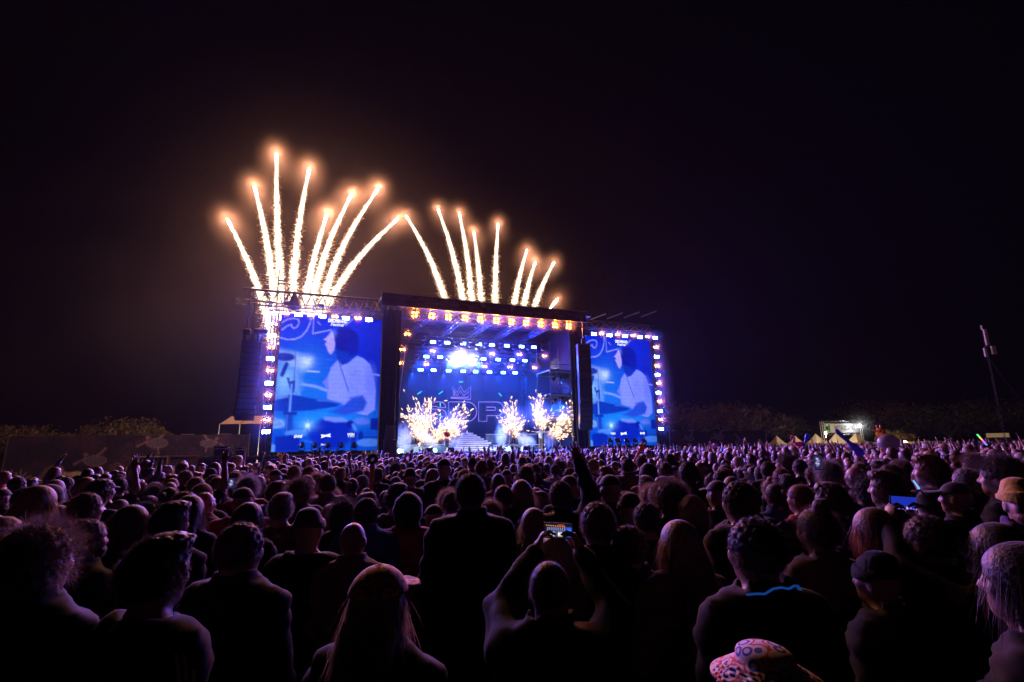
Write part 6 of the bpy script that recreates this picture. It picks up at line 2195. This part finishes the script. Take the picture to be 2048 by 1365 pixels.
def sea(p, L, H):
    def X(px):
        return (px - 18) / (500 - 18) * L
    def Y(py):
        return (py - 872) / 62.0 * H
    rr = np.random.default_rng(9)
    for _ in range(60):
        p.ell((rr.uniform(0, L), rr.uniform(0, H)), (rr.uniform(0.4, 2), rr.uniform(0.2, 0.8)), [(0.03, 0.03, 0.085), (0.07, 0.045, 0.085), (0.02, 0.025, 0.055)][rr.integers(3)], 0.8, 0.6, rr.uniform(-1, 1))
    turtle(p, X(187), Y(908), 1.0)
    turtle(p, X(305), Y(884), 1.0)
    turtle(p, X(412), Y(885), 0.8, -1)
    p.ell((X(155), Y(932)), (0.75, 0.55), (0.7, 0.6, 0.55), 0.12)
    p.ell((X(128), Y(931)), (0.9, 0.5), (0.55, 0.42, 0.44), 0.2)
    p.ell((X(120), Y(922)), (0.4, 0.5), (0.32, 0.24, 0.26), 0.3)
    p.stroke([(X(88), Y(930)), (X(100), Y(918)), (X(115), Y(914)), (X(122), Y(920))], 0.3, LILAC, 0.2, 0.8)
    for cx, cy in ((231, 916), (430, 912), (24, 922)):
        for k in range(4):
            p.stroke([(X(cx) - 0.5 + 0.03 * k, Y(cy) + 0.25 * k), (X(cx), Y(cy) - 0.25 + 0.25 * k), (X(cx) + 0.5 - 0.03 * k, Y(cy) + 0.25 * k)], 0.08, LILAC, 0.08, 0.8)
    for cx in (35, 52, 250, 300, 345, 390, 440, 470, 310, 355):
        for k in range(5):
            a = (k - 2) * 0.22
            p.stroke([(X(cx), H), (X(cx) + a * 1.6, H - 0.9 + 0.25 * abs(k - 2))], 0.09, PALE, 0.06, 0.9)
    p.noise(0.25, 3, 1)
def on_ground(px, py_top, height):
    d = ray(px, py_top)
    k = (height - CAM_H) / d.z
    return Vector((d.x * k, d.y * k, 0))
WL, WR = on_ground(18, 873.5, 3.6), on_ground(500, 869, 3.6)
wall_l, LW = mural('long dark wall printed with pale turtles and plants, left of the stage', WL, WR, 3.6, sea, 420, 2.6, (0.0, 1.0))
for i, (x0, x1) in enumerate(((272, 332), (334, 393))):             # two framed openings in the wall
    a, b = (x0 - 18) / 482 * LW, (x1 - 18) / 482 * LW
    for xx in (a, b):
        MB().box((xx, -0.14, 0.86), (0.14, 0.1, 1.72)).build('door_post', M['case_edge'] if i == 0 else M['wood_speaker'], wall_l)
    MB().box(((a + b) / 2, -0.15, 1.76), (b - a + 0.2, 0.1, 0.12)).build('door_lintel', M['case_edge'] if i == 0 else M['wood_speaker'], wall_l)
def sea2(p, L, H):
    rr = np.random.default_rng(19)
    for _ in range(30):
        p.ell((rr.uniform(0, L), rr.uniform(0, H)), (rr.uniform(0.4, 2), rr.uniform(0.2, 0.8)), [(0.04, 0.04, 0.08), (0.055, 0.045, 0.08)][rr.integers(2)], 0.8, 0.6, rr.uniform(-1, 1))
    turtle(p, L * 0.72, H * 0.42, 1.0, -1)
    turtle(p, L * 0.5, H * 0.22, 0.8)
    turtle(p, L * 0.2, H * 0.25, 0.7)
    p.ell((L * 0.9, H * 0.75), (0.8, 0.6), PALE, 0.2)
    p.ell((L * 0.6, H * 0.75), (0.5, 0.6), (0.25, 0.16, 0.22), 0.3)
    for k in range(6):
        p.stroke([(L * (0.3 + 0.1 * k), H), (L * (0.3 + 0.1 * k) + 0.2, H - 0.8)], 0.1, PALE, 0.06)
WL2, WR2 = on_ground(1338, 863, 3.6), on_ground(1530, 861, 3.6)
mural('dark printed wall right of the right screen', WL2, WR2, 3.6, sea2, 220, 2.2, (0.0, 1.0))

# pale pleated marquee roof behind the left wall
M['canvas'] = solid('canvas', (0.62, 0.55, 0.5), 0.7, 0, 0.1, 3)
ap = at_range(497, 840, 58.0)
mq = empty('marquee', 'pale pleated canopy roof behind the stage at left', 'canopy', None, Matrix.Translation((ap.x, ap.y, 0)) @ Matrix.Rotation(R(4), 4, 'Z'))
za, zb = at_range(497, 832, 60.0).z, at_range(497, 848, 58.0).z
n = 60
vs = []
for i in range(n + 1):
    x = -2.7 + 6.1 * i / n
    w_ = 0.03 * math.sin(i * 2.3) + 0.02 * math.sin(i * 5.1)
    vs += [(x - 0.15, w_, zb), (x + 0.1, 2.0 + w_, za)]
MB().add(vs, [(2 * i, 2 * i + 2, 2 * i + 3, 2 * i + 1) for i in range(n)]).build('canopy', M['canvas'], mq)
for x in (-2.8, -0.8, 1.2, 3.2):
    MB().tube((x, 0.02, 0), (x, 0.02, zb), 0.03).build('leg', M['aluminium'], mq)
    MB().tube((x, 0.0, zb + 0.02), (x + 0.2, 2.0, za + 0.03), 0.025).build('rafter', M['steel'], mq)
# unseen lamp on a pole, assumed behind the wall to light canopy and trees
lp = Vector((ap.x - 1.6, ap.y - 2.4, 0))
wl = empty('assumed_work_lamp', 'assumed low work lamp on a stand, unseen behind the left wall', 'lamp', None, Matrix.Translation(lp))
MB().tube((0, 0, 0), (0, 0, 1.5), 0.03).build('stand', M['steel'], wl)
MB().bevel_box((0, 0.0, 1.6), (0.4, 0.14, 0.26), 0.03).build('head', M['black_metal'], wl)
point_light('assumed_work_light', wl, (0.3, 0.3, 1.6), (1.0, 0.74, 0.55), 1800.0, 0.08)

# ================================================================ trees
M['bark'] = solid('bark', (0.09, 0.07, 0.05), 0.9, 0, 0.4, 4, 0.5)
M['leaf'] = tinted('leaf', 0.6, 0.45, 0.9, 0.3, 0.0, 0.3)
def tree(px, ytop, rng, width, label, col, seed, lean=0.0):
    rg = np.random.default_rng(700 + seed)
    top = at_range(px, ytop, rng)
    H = top.z
    root = empty('tree', label, 'tree', 'trees behind the walls', Matrix.Translation((top.x, top.y, 0)))
    MB().path([(0, 0, 0), (0.06 * H * 0.1, 0.05, H * 0.25), (0.1, 0.1, H * 0.55)], [0.035 * H, 0.026 * H, 0.012 * H], 8).build('trunk', M['bark'], root)
    cl, limbs = [], 9
    for i in range(limbs):
        a = 2 * math.pi * i / limbs + rg.uniform(-0.3, 0.3)
        rr = width * 0.5 * rg.uniform(0.35, 0.85)
        e = Vector((rr * math.cos(a), rr * math.sin(a) * 0.8, H * (0.38 + 0.5 * rg.uniform(0.75, 1.0) * math.sqrt(max(0.0, 1 - (rr / (width * 0.5)) ** 2)))))
        s_ = Vector((0.05, 0.05, H * rg.uniform(0.22, 0.5)))
        MB().path([s_, s_.lerp(e, 0.5) + Vector((0, 0, 0.04 * H)), e], [0.014 * H, 0.009 * H, 0.004 * H], 6).build('limb', M['bark'], root)
        cl.append(e)
    for _ in range(16):
        a, rr = rg.uniform(0, 2 * math.pi), width * 0.5 * math.sqrt(rg.uniform(0, 1)) * 0.8
        zt = 0.40 + 0.50 * rg.uniform(0.3, 1.0) * math.sqrt(max(0.02, 1 - (rr / (width * 0.45)) ** 2))
        cl.append(Vector((rr * math.cos(a), rr * math.sin(a) * 0.8, H * zt)))
    N = 2600
    ci = rg.integers(0, len(cl), N)
    C = np.array([tuple(c) for c in cl])[ci]
    d = rg.normal(0, 1, (N, 3))
    d /= np.linalg.norm(d, axis=1, keepdims=True)
    cr = (width * 0.17 * rg.uniform(0.6, 1.2, len(cl)))[ci]
    P = C + d * (cr * rg.uniform(0.3, 1.0, N) ** 0.5)[:, None] * np.array([1, 1, 0.75])
    P[:, 2] = np.minimum(P[:, 2], H)
    nrm = d + rg.normal(0, 0.6, (N, 3))
    nrm /= np.linalg.norm(nrm, axis=1, keepdims=True)
    t1 = np.cross(nrm, rg.normal(0, 1, (N, 3)))
    t1 /= np.linalg.norm(t1, axis=1, keepdims=True)
    t2 = np.cross(nrm, t1)
    sz = (rg.uniform(0.10, 0.26, N) * (0.6 + H / 14))[:, None]
    V = np.stack([P + t1 * sz, P + t2 * sz * 0.5, P - t1 * sz, P - t2 * sz * 0.5], 1).reshape(-1, 3)
    F = np.arange(N * 4).reshape(-1, 4)
    o = link('crown', fast_mesh('crown', V, F), root)
    o.data.materials.append(M['leaf'])
    colour(o, col)
    tag(o, kind='stuff')
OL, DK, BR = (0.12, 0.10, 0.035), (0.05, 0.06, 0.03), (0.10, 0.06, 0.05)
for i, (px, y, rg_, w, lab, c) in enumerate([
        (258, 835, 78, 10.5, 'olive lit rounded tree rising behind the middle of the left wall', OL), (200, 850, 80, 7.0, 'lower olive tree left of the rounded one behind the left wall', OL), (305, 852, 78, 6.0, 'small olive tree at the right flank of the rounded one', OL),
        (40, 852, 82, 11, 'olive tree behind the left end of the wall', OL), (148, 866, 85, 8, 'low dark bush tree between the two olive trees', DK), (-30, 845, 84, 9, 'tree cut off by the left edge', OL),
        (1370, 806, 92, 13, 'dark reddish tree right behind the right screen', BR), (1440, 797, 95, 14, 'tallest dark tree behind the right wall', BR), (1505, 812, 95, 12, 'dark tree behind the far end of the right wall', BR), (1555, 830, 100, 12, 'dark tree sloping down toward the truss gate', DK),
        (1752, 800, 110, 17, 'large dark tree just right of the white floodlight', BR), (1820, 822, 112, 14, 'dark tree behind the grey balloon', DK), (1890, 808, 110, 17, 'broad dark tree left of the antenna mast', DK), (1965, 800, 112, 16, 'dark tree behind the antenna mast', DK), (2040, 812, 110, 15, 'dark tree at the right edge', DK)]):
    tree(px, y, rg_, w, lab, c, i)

# ================================================================ right-hand background
def gate():
    a, b = on_ground(1643, 843, 5.1), on_ground(1718, 843, 5.1)
    d = b - a
    L = d.length
    root = empty('truss_gate', 'lattice gate with a printed banner hung between its legs', 'gate', None, Matrix.Translation((a.x, a.y, 0)) @ Matrix.Rotation(math.atan2(d.y, d.x), 4, 'Z'))
    for x in (0, L):
        truss_run(root, (x, 0, 0), (x, 0, 5.1), 0.36, 0.45, 0.032, M['aluminium'], False, False, 0.02)
    for z in (4.95, 3.15):
        truss_run(root, (0.3, 0, z), (L - 0.3, 0, z), 0.32, 0.45, 0.032, M['aluminium'], False, False, 0.02)
    p = Pic(0, L, 0, 1.6, 110, 22, (0.55, 0.55, 0.56))
    p.poly([(0.1, 0), (0.5, 0), (0.3, 1.6), (0.0, 1.6)], (0.1, 0.3, 0.15), 0.05)
    p.poly([(0.9, 0.1), (1.4, 0.1), (1.3, 1.5), (0.8, 1.5)], (0.02, 0.28, 0.08), 0.05)
    p.ell((0.65, 0.8), (0.3, 0.4), (0.02, 0.03, 0.02), 0.2)
    me = grid_mesh('banner', attr_mat('gate_print', rough=0.7), 110, 22, lambda s, t: np.stack([0.35 + s * (L - 0.7), np.full_like(s, -0.02), 4.72 - t * 1.35], 1), p.C)
    link('banner', me, root)
    ink = solid('gate_ink', (0.03, 0.03, 0.03), 0.7)
    o = link('lettering', text_mesh('NOTAUSGANG', 1.0, ink, 0.02, 0, 0.62), root)
    o.location = (L * 0.58, -0.03, 4.05)
    return a, b
ga_, gb_ = gate()
fp = at_range(1719, 852, (gb_.length) * 0.975)
fl_ = empty('floodlight', 'blazing white floodlight at the right end of the truss gate', 'lamp', None, Matrix.Translation((fp.x, fp.y, 0)))
MB().tube((0, 0.25, 0), (0, 0.25, fp.z), 0.05).build('mast', M['steel'], fl_)
MB().bevel_box((0, 0.12, fp.z), (0.6, 0.2, 0.4), 0.03).build('housing', M['black_metal'], fl_)
MB().add([(-0.22, -0.01, fp.z - 0.14), (0.22, -0.01, fp.z - 0.14), (0.22, -0.01, fp.z + 0.14), (-0.22, -0.01, fp.z + 0.14)], [(0, 1, 2, 3)]).build('lens', glow('flood_lens', (0.95, 0.98, 1.0), 160.0, True), fl_)
point_light('flood_glow', fl_, (-0.45, 0.3, fp.z - 0.1), (0.95, 0.97, 1.0), 60.0, 0.06)
me_ = SMOKE_BALL.copy()
me_.materials.append(volume_mat('halo_mist', 0.06, (1, 1, 1), 0.2, None, 2.0))
sm = link('halo_mist', me_, fl_)
sm.location = (-0.1, -0.2, fp.z)
sm.scale = (3.2, 2.5, 3.2)
tag(sm, kind='stuff')

M['tent'] = solid('tent', (0.62, 0.53, 0.42), 0.7, 0, 0.08, 1)
def tent(px, ypk, w, label, rng=92.0):
    pk = at_range(px, ypk, rng)
    r_ = empty('pagoda_tent', label, 'tent', 'pointed tents', Matrix.Translation((pk.x, pk.y, 0)) @ Matrix.Rotation(R(-30), 4, 'Z'))
    ez = pk.z - 0.55 * w
    prof = [(w * 0.72, ez), (w * 0.52, ez + (pk.z - ez) * 0.16), (w * 0.30, ez + (pk.z - ez) * 0.42), (w * 0.12, ez + (pk.z - ez) * 0.75), (0.03, pk.z)]
    MB().lathe(prof, (0, 0, 0), 4, 'Z', False).build('roof', M['tent'], r_)
    for k in range(4):
        a = math.pi / 2 * k
        MB().tube((w * 0.7 * math.cos(a), w * 0.7 * math.sin(a), 0), (w * 0.7 * math.cos(a), w * 0.7 * math.sin(a), ez), 0.05).build('pole', M['aluminium'], r_)
    MB().lathe([(w * 0.72, ez - 0.35), (w * 0.725, ez)], (0, 0, 0), 4, 'Z', False).build('valance', M['tent'], r_)
    return pk
for i, (px, y, w, lab) in enumerate(((1553, 872, 3.2, 'small far pointed tent beyond the right wall'), (1590, 872, 4.6, 'pointed tent half hidden behind the pink flamingo'), (1631, 868, 5.0, 'large pale pointed tent left of the truss gate'),
                                     (1671, 867, 4.6, 'pale pointed tent seen through the truss gate'), (1711, 866, 4.4, 'pale pointed tent at the right leg of the truss gate'))):
    pk = tent(px, y, w, lab)
tl = empty('lantern', 'warm lantern hung among the pointed tents', 'lamp', None, Matrix.Translation(at_range(1655, 893, 86.0) * 1.0))
tl.location.z = 0
MB().tube((0, 0, 0), (0, 0, 3.0), 0.03).build('pole', M['steel'], tl)
MB().lathe([(0.05, 3.0), (0.14, 3.1), (0.14, 3.35), (0.05, 3.45)], (0, 0, 0), 10).build('shade', glow('lantern_glow', (1.0, 0.75, 0.4), 6.0), tl, True)
point_light('lantern_light', tl, (0, -0.2, 2.75), (1.0, 0.76, 0.48), 800.0, 0.15)
fe = empty('site_fence', 'low mesh fence running below the pointed tents', 'fence', None, Matrix.Translation(at_range(1590, 890, 90.0)))
fe.location.z = 0
fe.rotation_euler.z = R(-40)
for i in range(9):
    MB().box((i * 2.3, 0, 0.95), (0.05, 0.05, 1.9)).build('post', M['aluminium'], fe)
    if i < 8:
        MB().box((i * 2.3 + 1.15, 0.0, 1.0), (2.2, 0.02, 1.7)).build('panel', M['wood_speaker'], fe)
# lamp-lit foliage and small lights right of the gate
tree(1785, 858, 92, 5.0, 'small warmly lit tree behind the balloon', (0.2, 0.14, 0.06), 61)
lp = at_range(1810, 884, 86)
s2 = empty('lantern', 'small warm lamp right of the grey balloon', 'lamp', None, Matrix.Translation((lp.x, lp.y, 0)))
MB().tube((0, 0, 0), (0, 0, lp.z), 0.03).build('pole', M['steel'], s2)
MB().lathe([(0.04, -0.12), (0.13, -0.05), (0.13, 0.1), (0.04, 0.16)], (0, 0, lp.z), 10).build('shade', glow('lantern_glow2', (1.0, 0.7, 0.35), 8.0), s2, True)
point_light('lantern_light', s2, (0, -0.2, lp.z - 0.3), (1.0, 0.65, 0.32), 260.0, 0.15)
# mast
mp = at_range(1993, 800, 62)
tp = at_range(1966, 664, 62)
ms = empty('antenna_mast', 'slender guyed mast with lit antenna boxes on top, right of the field', 'mast', None, Matrix.Translation((mp.x, mp.y, 0)))
topv = Vector((tp.x - mp.x, tp.y - mp.y, tp.z))
truss_run(ms, (0, 0, 0), topv * 0.985, 0.12, 0.5, 0.010, M['black_metal'], False, True)
for k, (dx, dz, w, h) in enumerate(((0.0, -0.55, 0.32, 1.5), (-0.38, -1.95, 0.22, 0.8), (0.42, -1.75, 0.42, 0.75))):
    MB().bevel_box((topv.x + dx, topv.y - 0.2, topv.z + dz), (w, 0.16, h), 0.03).build('antenna_box', M['canvas'], ms)
MB().tube((topv.x - 0.05, topv.y, topv.z + 0.2), (topv.x - 0.05, topv.y, topv.z + 0.6), 0.07, 8).build('beacon', M['canvas'], ms)
for a in (0.3, 2.4, 4.5):
    MB().tube(topv * 0.8, (6 * math.cos(a), 6 * math.sin(a), 0), 0.005, 4).build('guy_wire', M['steel'], ms)
# lit stall sign far right
sg = at_range(1995, 871, 84)
st = empty('stall', 'small stall with a pale lit sign board at far right', 'stall', None, Matrix.Translation((sg.x, sg.y, 0)) @ Matrix.Rotation(R(-42), 4, 'Z'))
MB().box((0, 0.8, sg.z / 2 - 0.2), (2.4, 1.4, sg.z - 0.4)).build('booth', M['black_metal'], st)
MB().box((0, -0.06, sg.z), (2.0, 0.08, 0.5)).build('sign_board', glow('stall_sign', (0.8, 0.5, 0.25), 0.10), st)
for x in (-1.1, 1.1):
    MB().box((x, 0, sg.z / 2), (0.08, 0.08, sg.z)).build('post', M['steel'], st)

# ================================================================ toys and inflatables held above the heads
M['vinyl'] = tinted('vinyl', 0.3, 0.08, 5, 0.6, 0.0, 0.35)
def blob(fn, lo, hi, h, name, col, parent, mat='vinyl'):
    o = link(name, store(name, surface(fn, *[np.arange(lo[k], hi[k], h) for k in range(3)]), M[mat]), parent)
    colour(o, col)
    return o
def giraffe(p, k, tilt, label, col):
    r_ = empty('inflatable_giraffe', label, 'inflatable', 'inflatable toys', Matrix.Translation(p) @ Matrix.Rotation(R(180), 4, 'Z') @ Matrix.Rotation(tilt, 4, 'Y') @ Matrix.Scale(k, 4))
    def f(P):
        d = v_cap(P, (0, 0, -0.55), (0, 0, 0.0), 0.05, 0.045)
        d = smin(d, v_ell(P, (0, 0.02, 0.08), (0.10, 0.11, 0.12)), 0.05)
        d = smin(d, v_ell(P, (0, 0.12, 0.03), (0.07, 0.08, 0.06)), 0.04)
        for s in (-1, 1):
            d = smin(d, v_cap(P, (s * 0.09, 0, 0.12), (s * 0.19, 0, 0.17), 0.03, 0.012), 0.02)
            d = smin(d, v_cap(P, (s * 0.04, 0, 0.17), (s * 0.05, 0, 0.27), 0.016, 0.022), 0.01)
        return d
    blob(f, (-0.24, -0.13, -0.62), (0.24, 0.24, 0.32), 0.02, 'body', col, r_)
    for i in range(14):
        a, z = i * 2.4, -0.5 + 0.045 * i
        b = MB().lathe([(0.0, 0.006), (0.024, 0.004), (0.0, -0.004)], (0, 0, 0), 7, 'Y', False).build('spot', M['wood_speaker'], r_)
        b.location = (0.049 * math.cos(a), 0.049 * math.sin(a), z)
        b.rotation_euler = (0, 0, a + R(90))
    for s in (-1, 1):
        MB().lathe([(0.0, 0.01), (0.022, 0.0), (0.0, -0.01)], (s * 0.05, 0.115, 0.12), 8, 'Y', False).build('eye', M['black_metal'], r_)
giraffe(at_range(1760, 872, 17.0), 1.0, 0, 'yellow inflatable giraffe head on a long neck left of the grey balloon', (0.75, 0.36, 0.03))
giraffe(at_range(1280, 900, 12.0), 0.72, R(-28), 'orange spotted inflatable giraffe below the right screen', (0.7, 0.27, 0.03))
giraffe(at_range(562, 917, 16.0), 0.6, R(10), 'small pinkish inflatable giraffe head below the left screen', (0.75, 0.4, 0.2))
bl = empty('balloon', 'large translucent grey balloon above the crowd at right', 'balloon', 'balloons', Matrix.Translation(at_range(1777, 886, 15.0)))
blob(lambda P: v_ell(P, (0, 0, 0), (0.23, 0.2, 0.20)), (-0.26, -0.24, -0.26), (0.26, 0.24, 0.26), 0.02, 'skin', (0.35, 0.32, 0.34), bl)
MB().lathe([(0.03, -0.24), (0.012, -0.2), (0.012, -0.195)], (0, 0, 0), 8).build('knot', M['steel'], bl)
MB().tube((0, 0, -0.24), (-0.1, -0.1, -0.9), 0.004, 4).build('string', M['steel'], bl)
bl = empty('balloon', 'small pink balloon in front of the right wall', 'balloon', 'balloons', Matrix.Translation(at_range(1429, 892, 30.0)))
blob(lambda P: v_ell(P, (0, 0, 0), (0.15, 0.14, 0.13)), (-0.18, -0.18, -0.18), (0.18, 0.18, 0.18), 0.02, 'skin', (0.6, 0.2, 0.35), bl)
MB().tube((0, 0, -0.12), (-0.05, -0.05, -0.8), 0.005, 4).build('string', M['steel'], bl)
fm = empty('inflatable_flamingo', 'pink inflatable flamingo held up left of the tents', 'inflatable', 'inflatable toys', Matrix.Translation(at_range(1596, 889, 17.0)))
def fl_f(P):
    d = v_ell(P, (0.06, 0, 0), (0.13, 0.09, 0.075))
    pts = [(-0.05, 0, 0.02), (-0.12, 0, 0.08), (-0.08, 0, 0.17), (-0.13, 0, 0.23), (-0.17, 0, 0.20)]
    for a, b in zip(pts[:-1], pts[1:]):
        d = smin(d, v_cap(P, a, b, 0.027, 0.025), 0.03)
    return d
blob(fl_f, (-0.22, -0.12, -0.1), (0.22, 0.12, 0.28), 0.018, 'body', (0.7, 0.06, 0.35), fm)
MB().tube((-0.17, 0, 0.20), (-0.20, 0, 0.15), 0.018, 6, 0.006).build('beak', M['black_metal'], fm)
MB().tube((0.06, 0, -0.06), (0.08, 0, -0.5), 0.012, 6).build('stick', M['aluminium'], fm)
ib = empty('inflatable_guitar', 'slanting blue inflatable guitar pointing up left in front of the gate', 'inflatable', 'inflatable toys', Matrix.Translation(at_range(1697, 884, 14.0)) @ Matrix.Rotation(R(-42), 4, 'Y'))
def gt_f(P):
    d = v_cap(P, (0, 0, -0.10), (0, 0, 0.30), 0.045, 0.028)
    d = smin(d, v_ell(P, (0, 0, 0.32), (0.045, 0.03, 0.07)), 0.03)
    d = smin(d, v_ell(P, (0, 0, -0.18), (0.085, 0.05, 0.10)), 0.05)
    return smin(d, v_ell(P, (0, 0, -0.32), (0.11, 0.055, 0.10)), 0.05)
blob(gt_f, (-0.14, -0.08, -0.45), (0.14, 0.08, 0.42), 0.018, 'body', (0.12, 0.10, 0.55), ib)
for k in range(4):
    MB().tube((0.012 * (k - 1.5), -0.05, -0.28), (0.008 * (k - 1.5), -0.035, 0.28), 0.003, 4).build('string', M['aluminium'], ib)
ib2 = empty('inflatable_club', 'small blue inflatable club held up between flamingo and tent', 'inflatable', 'inflatable toys', Matrix.Translation(at_range(1613, 877, 17.0)) @ Matrix.Rotation(R(25), 4, 'Y'))
blob(lambda P: smin(v_cap(P, (0, 0, -0.3), (0, 0, 0.0), 0.025, 0.035), v_ell(P, (0, 0, 0.06), (0.06, 0.05, 0.1)), 0.04), (-0.1, -0.1, -0.36), (0.1, 0.1, 0.2), 0.016, 'body', (0.05, 0.12, 0.6), ib2)
fz = empty('fuzzy_stick', 'fuzzy dark-topped orange stick held up below the left screen', 'toy', None, Matrix.Translation(at_range(745, 930, 7.0)))
MB().lathe([(0.03, -0.32), (0.034, 0.0), (0.025, 0.03)], (0, 0, 0), 10).build('stick', solid('orange_stick', (0.5, 0.12, 0.03), 0.5), fz)
rgz = np.random.default_rng(5)
dz = rgz.normal(0, 1, (1500, 3))
dz /= np.linalg.norm(dz, axis=1, keepdims=True)
Vz, Fz = spindles(dz * 0.055 + np.array([0, 0, 0.075]), dz, np.full(1500, 0.05), np.full(1500, 0.004))
tf = link('tuft', fast_mesh('tuft', Vz, Fz), fz)
tf.data.materials.append(M['hair'])
colour(tf, (0.25, 0.28, 0.12))
tag(tf, kind='stuff')
for i, (px, py, rng, tilt, cols, lab) in enumerate(((1964, 880, 16.0, -35, [(0.1, 0.9, 0.2), (0.7, 0.4, 0.1), (0.6, 0.1, 0.8), (0.1, 0.2, 1.0)], 'rainbow coloured glow stick raised at the far right'), (1833, 970, 5.5, -30, [(0.1, 0.4, 1.0)], 'blue glow stick among the heads at right'))):
    r_ = empty('glow_stick', lab, 'glow stick', 'glow sticks', Matrix.Translation(at_range(px, py, rng)) @ Matrix.Rotation(R(tilt), 4, 'Y'))
    n = len(cols)
    Ls = 0.30 if n > 1 else 0.08
    for k, c in enumerate(cols):
        MB().tube((0, 0, Ls * (0.5 - k / n)), (0, 0, Ls * (0.5 - (k + 1) / n) + 0.002), 0.016 if n > 1 else 0.006, 8).build('light_tube', glow('stick_glow', c, 0.7), r_)
    MB().tube((0, 0, -Ls * 0.5), (0, 0, -Ls * 0.5 - 0.14), 0.014 if n > 1 else 0.006, 8).build('handle', M['black_metal'], r_)
# ================================================================ air
def haze():
    me = MB().box((0, 0, 0), (1, 1, 1)).mesh('haze', volume_mat('haze', 0.0001, (0.95, 0.96, 1.0), 0.35))
    o = link('haze', me)
    x0, x1, y0, y1, z0, z1 = -130, 150, -8, 170, -1.0, 34.0
    o.location = ((x0 + x1) / 2, (y0 + y1) / 2, (z0 + z1) / 2)
    o.scale = (x1 - x0, y1 - y0, z1 - z0)
    tag(o, kind='stuff')
haze()
# thicker air: smoke around the stage and the drifting firework smoke, as rounded banks
def bank(label, center, radii, density, col=(0.95, 0.95, 1.0), rot=0.0, tilt=0.0, aniso=0.3, soft=0.0, noise=None):
    bm = bmesh.new()
    bmesh.ops.create_icosphere(bm, subdivisions=4, radius=1.0)
    me = bpy.data.meshes.new('smoke_bank')
    bm.to_mesh(me)
    bm.free()
    me.materials.append(volume_mat('smoke_bank', density, col, aniso, noise, soft))
    o = link('smoke_bank', me)
    o.matrix_world = ST_M @ Matrix.Translation(center) @ Matrix.Rotation(rot, 4, 'Z') @ Matrix.Rotation(tilt, 4, 'Y') @ Matrix.Diagonal((*radii, 1))
    tag(o, label, 'smoke', None, 'stuff')
bank('denser blue fog under the stage roof', (16.2, 7.6, 6.5), (9.0, 7.2, 7.5), 0.0021)
bank('firework smoke above the left screen', (2.0, 4.5, 16.0), (19, 11, 20), 0.0024, soft=1.3)
bank('firework smoke above the stage roof', (17.0, 12.0, 15.5), (20, 11, 17), 0.0014, soft=1.3)
bank('brownish smoke drifting away to the left', (-11.0, 6.0, 9.0), (24, 11, 17), 0.0036, noise=(2.4, 0.36, 0.72))
bank('added halo fog along the light column left of the left screen', (-0.75, -0.5, 7.0), (1.4, 0.9, 6.5), 0.016, soft=1.2)  # this and the following wisps are added to make the lamp halos
bank('added halo fog along the light column right of the right screen', (32.0, -0.5, 7.0), (1.5, 0.9, 6.5), 0.016, soft=1.2)
bank('added halo fog along the lights over the left screen', (3.4, -0.5, 12.0), (5.4, 0.8, 0.8), 0.016, soft=1.2)
bank('added halo fog along the lights over the right screen', (28.4, -0.5, 12.0), (5.4, 0.8, 0.8), 0.016, soft=1.2)
bank('added halo fog along the amber lights under the roof banner', (16.1, -0.6, 12.25), (11.0, 0.8, 0.85), 0.02, soft=1.2)
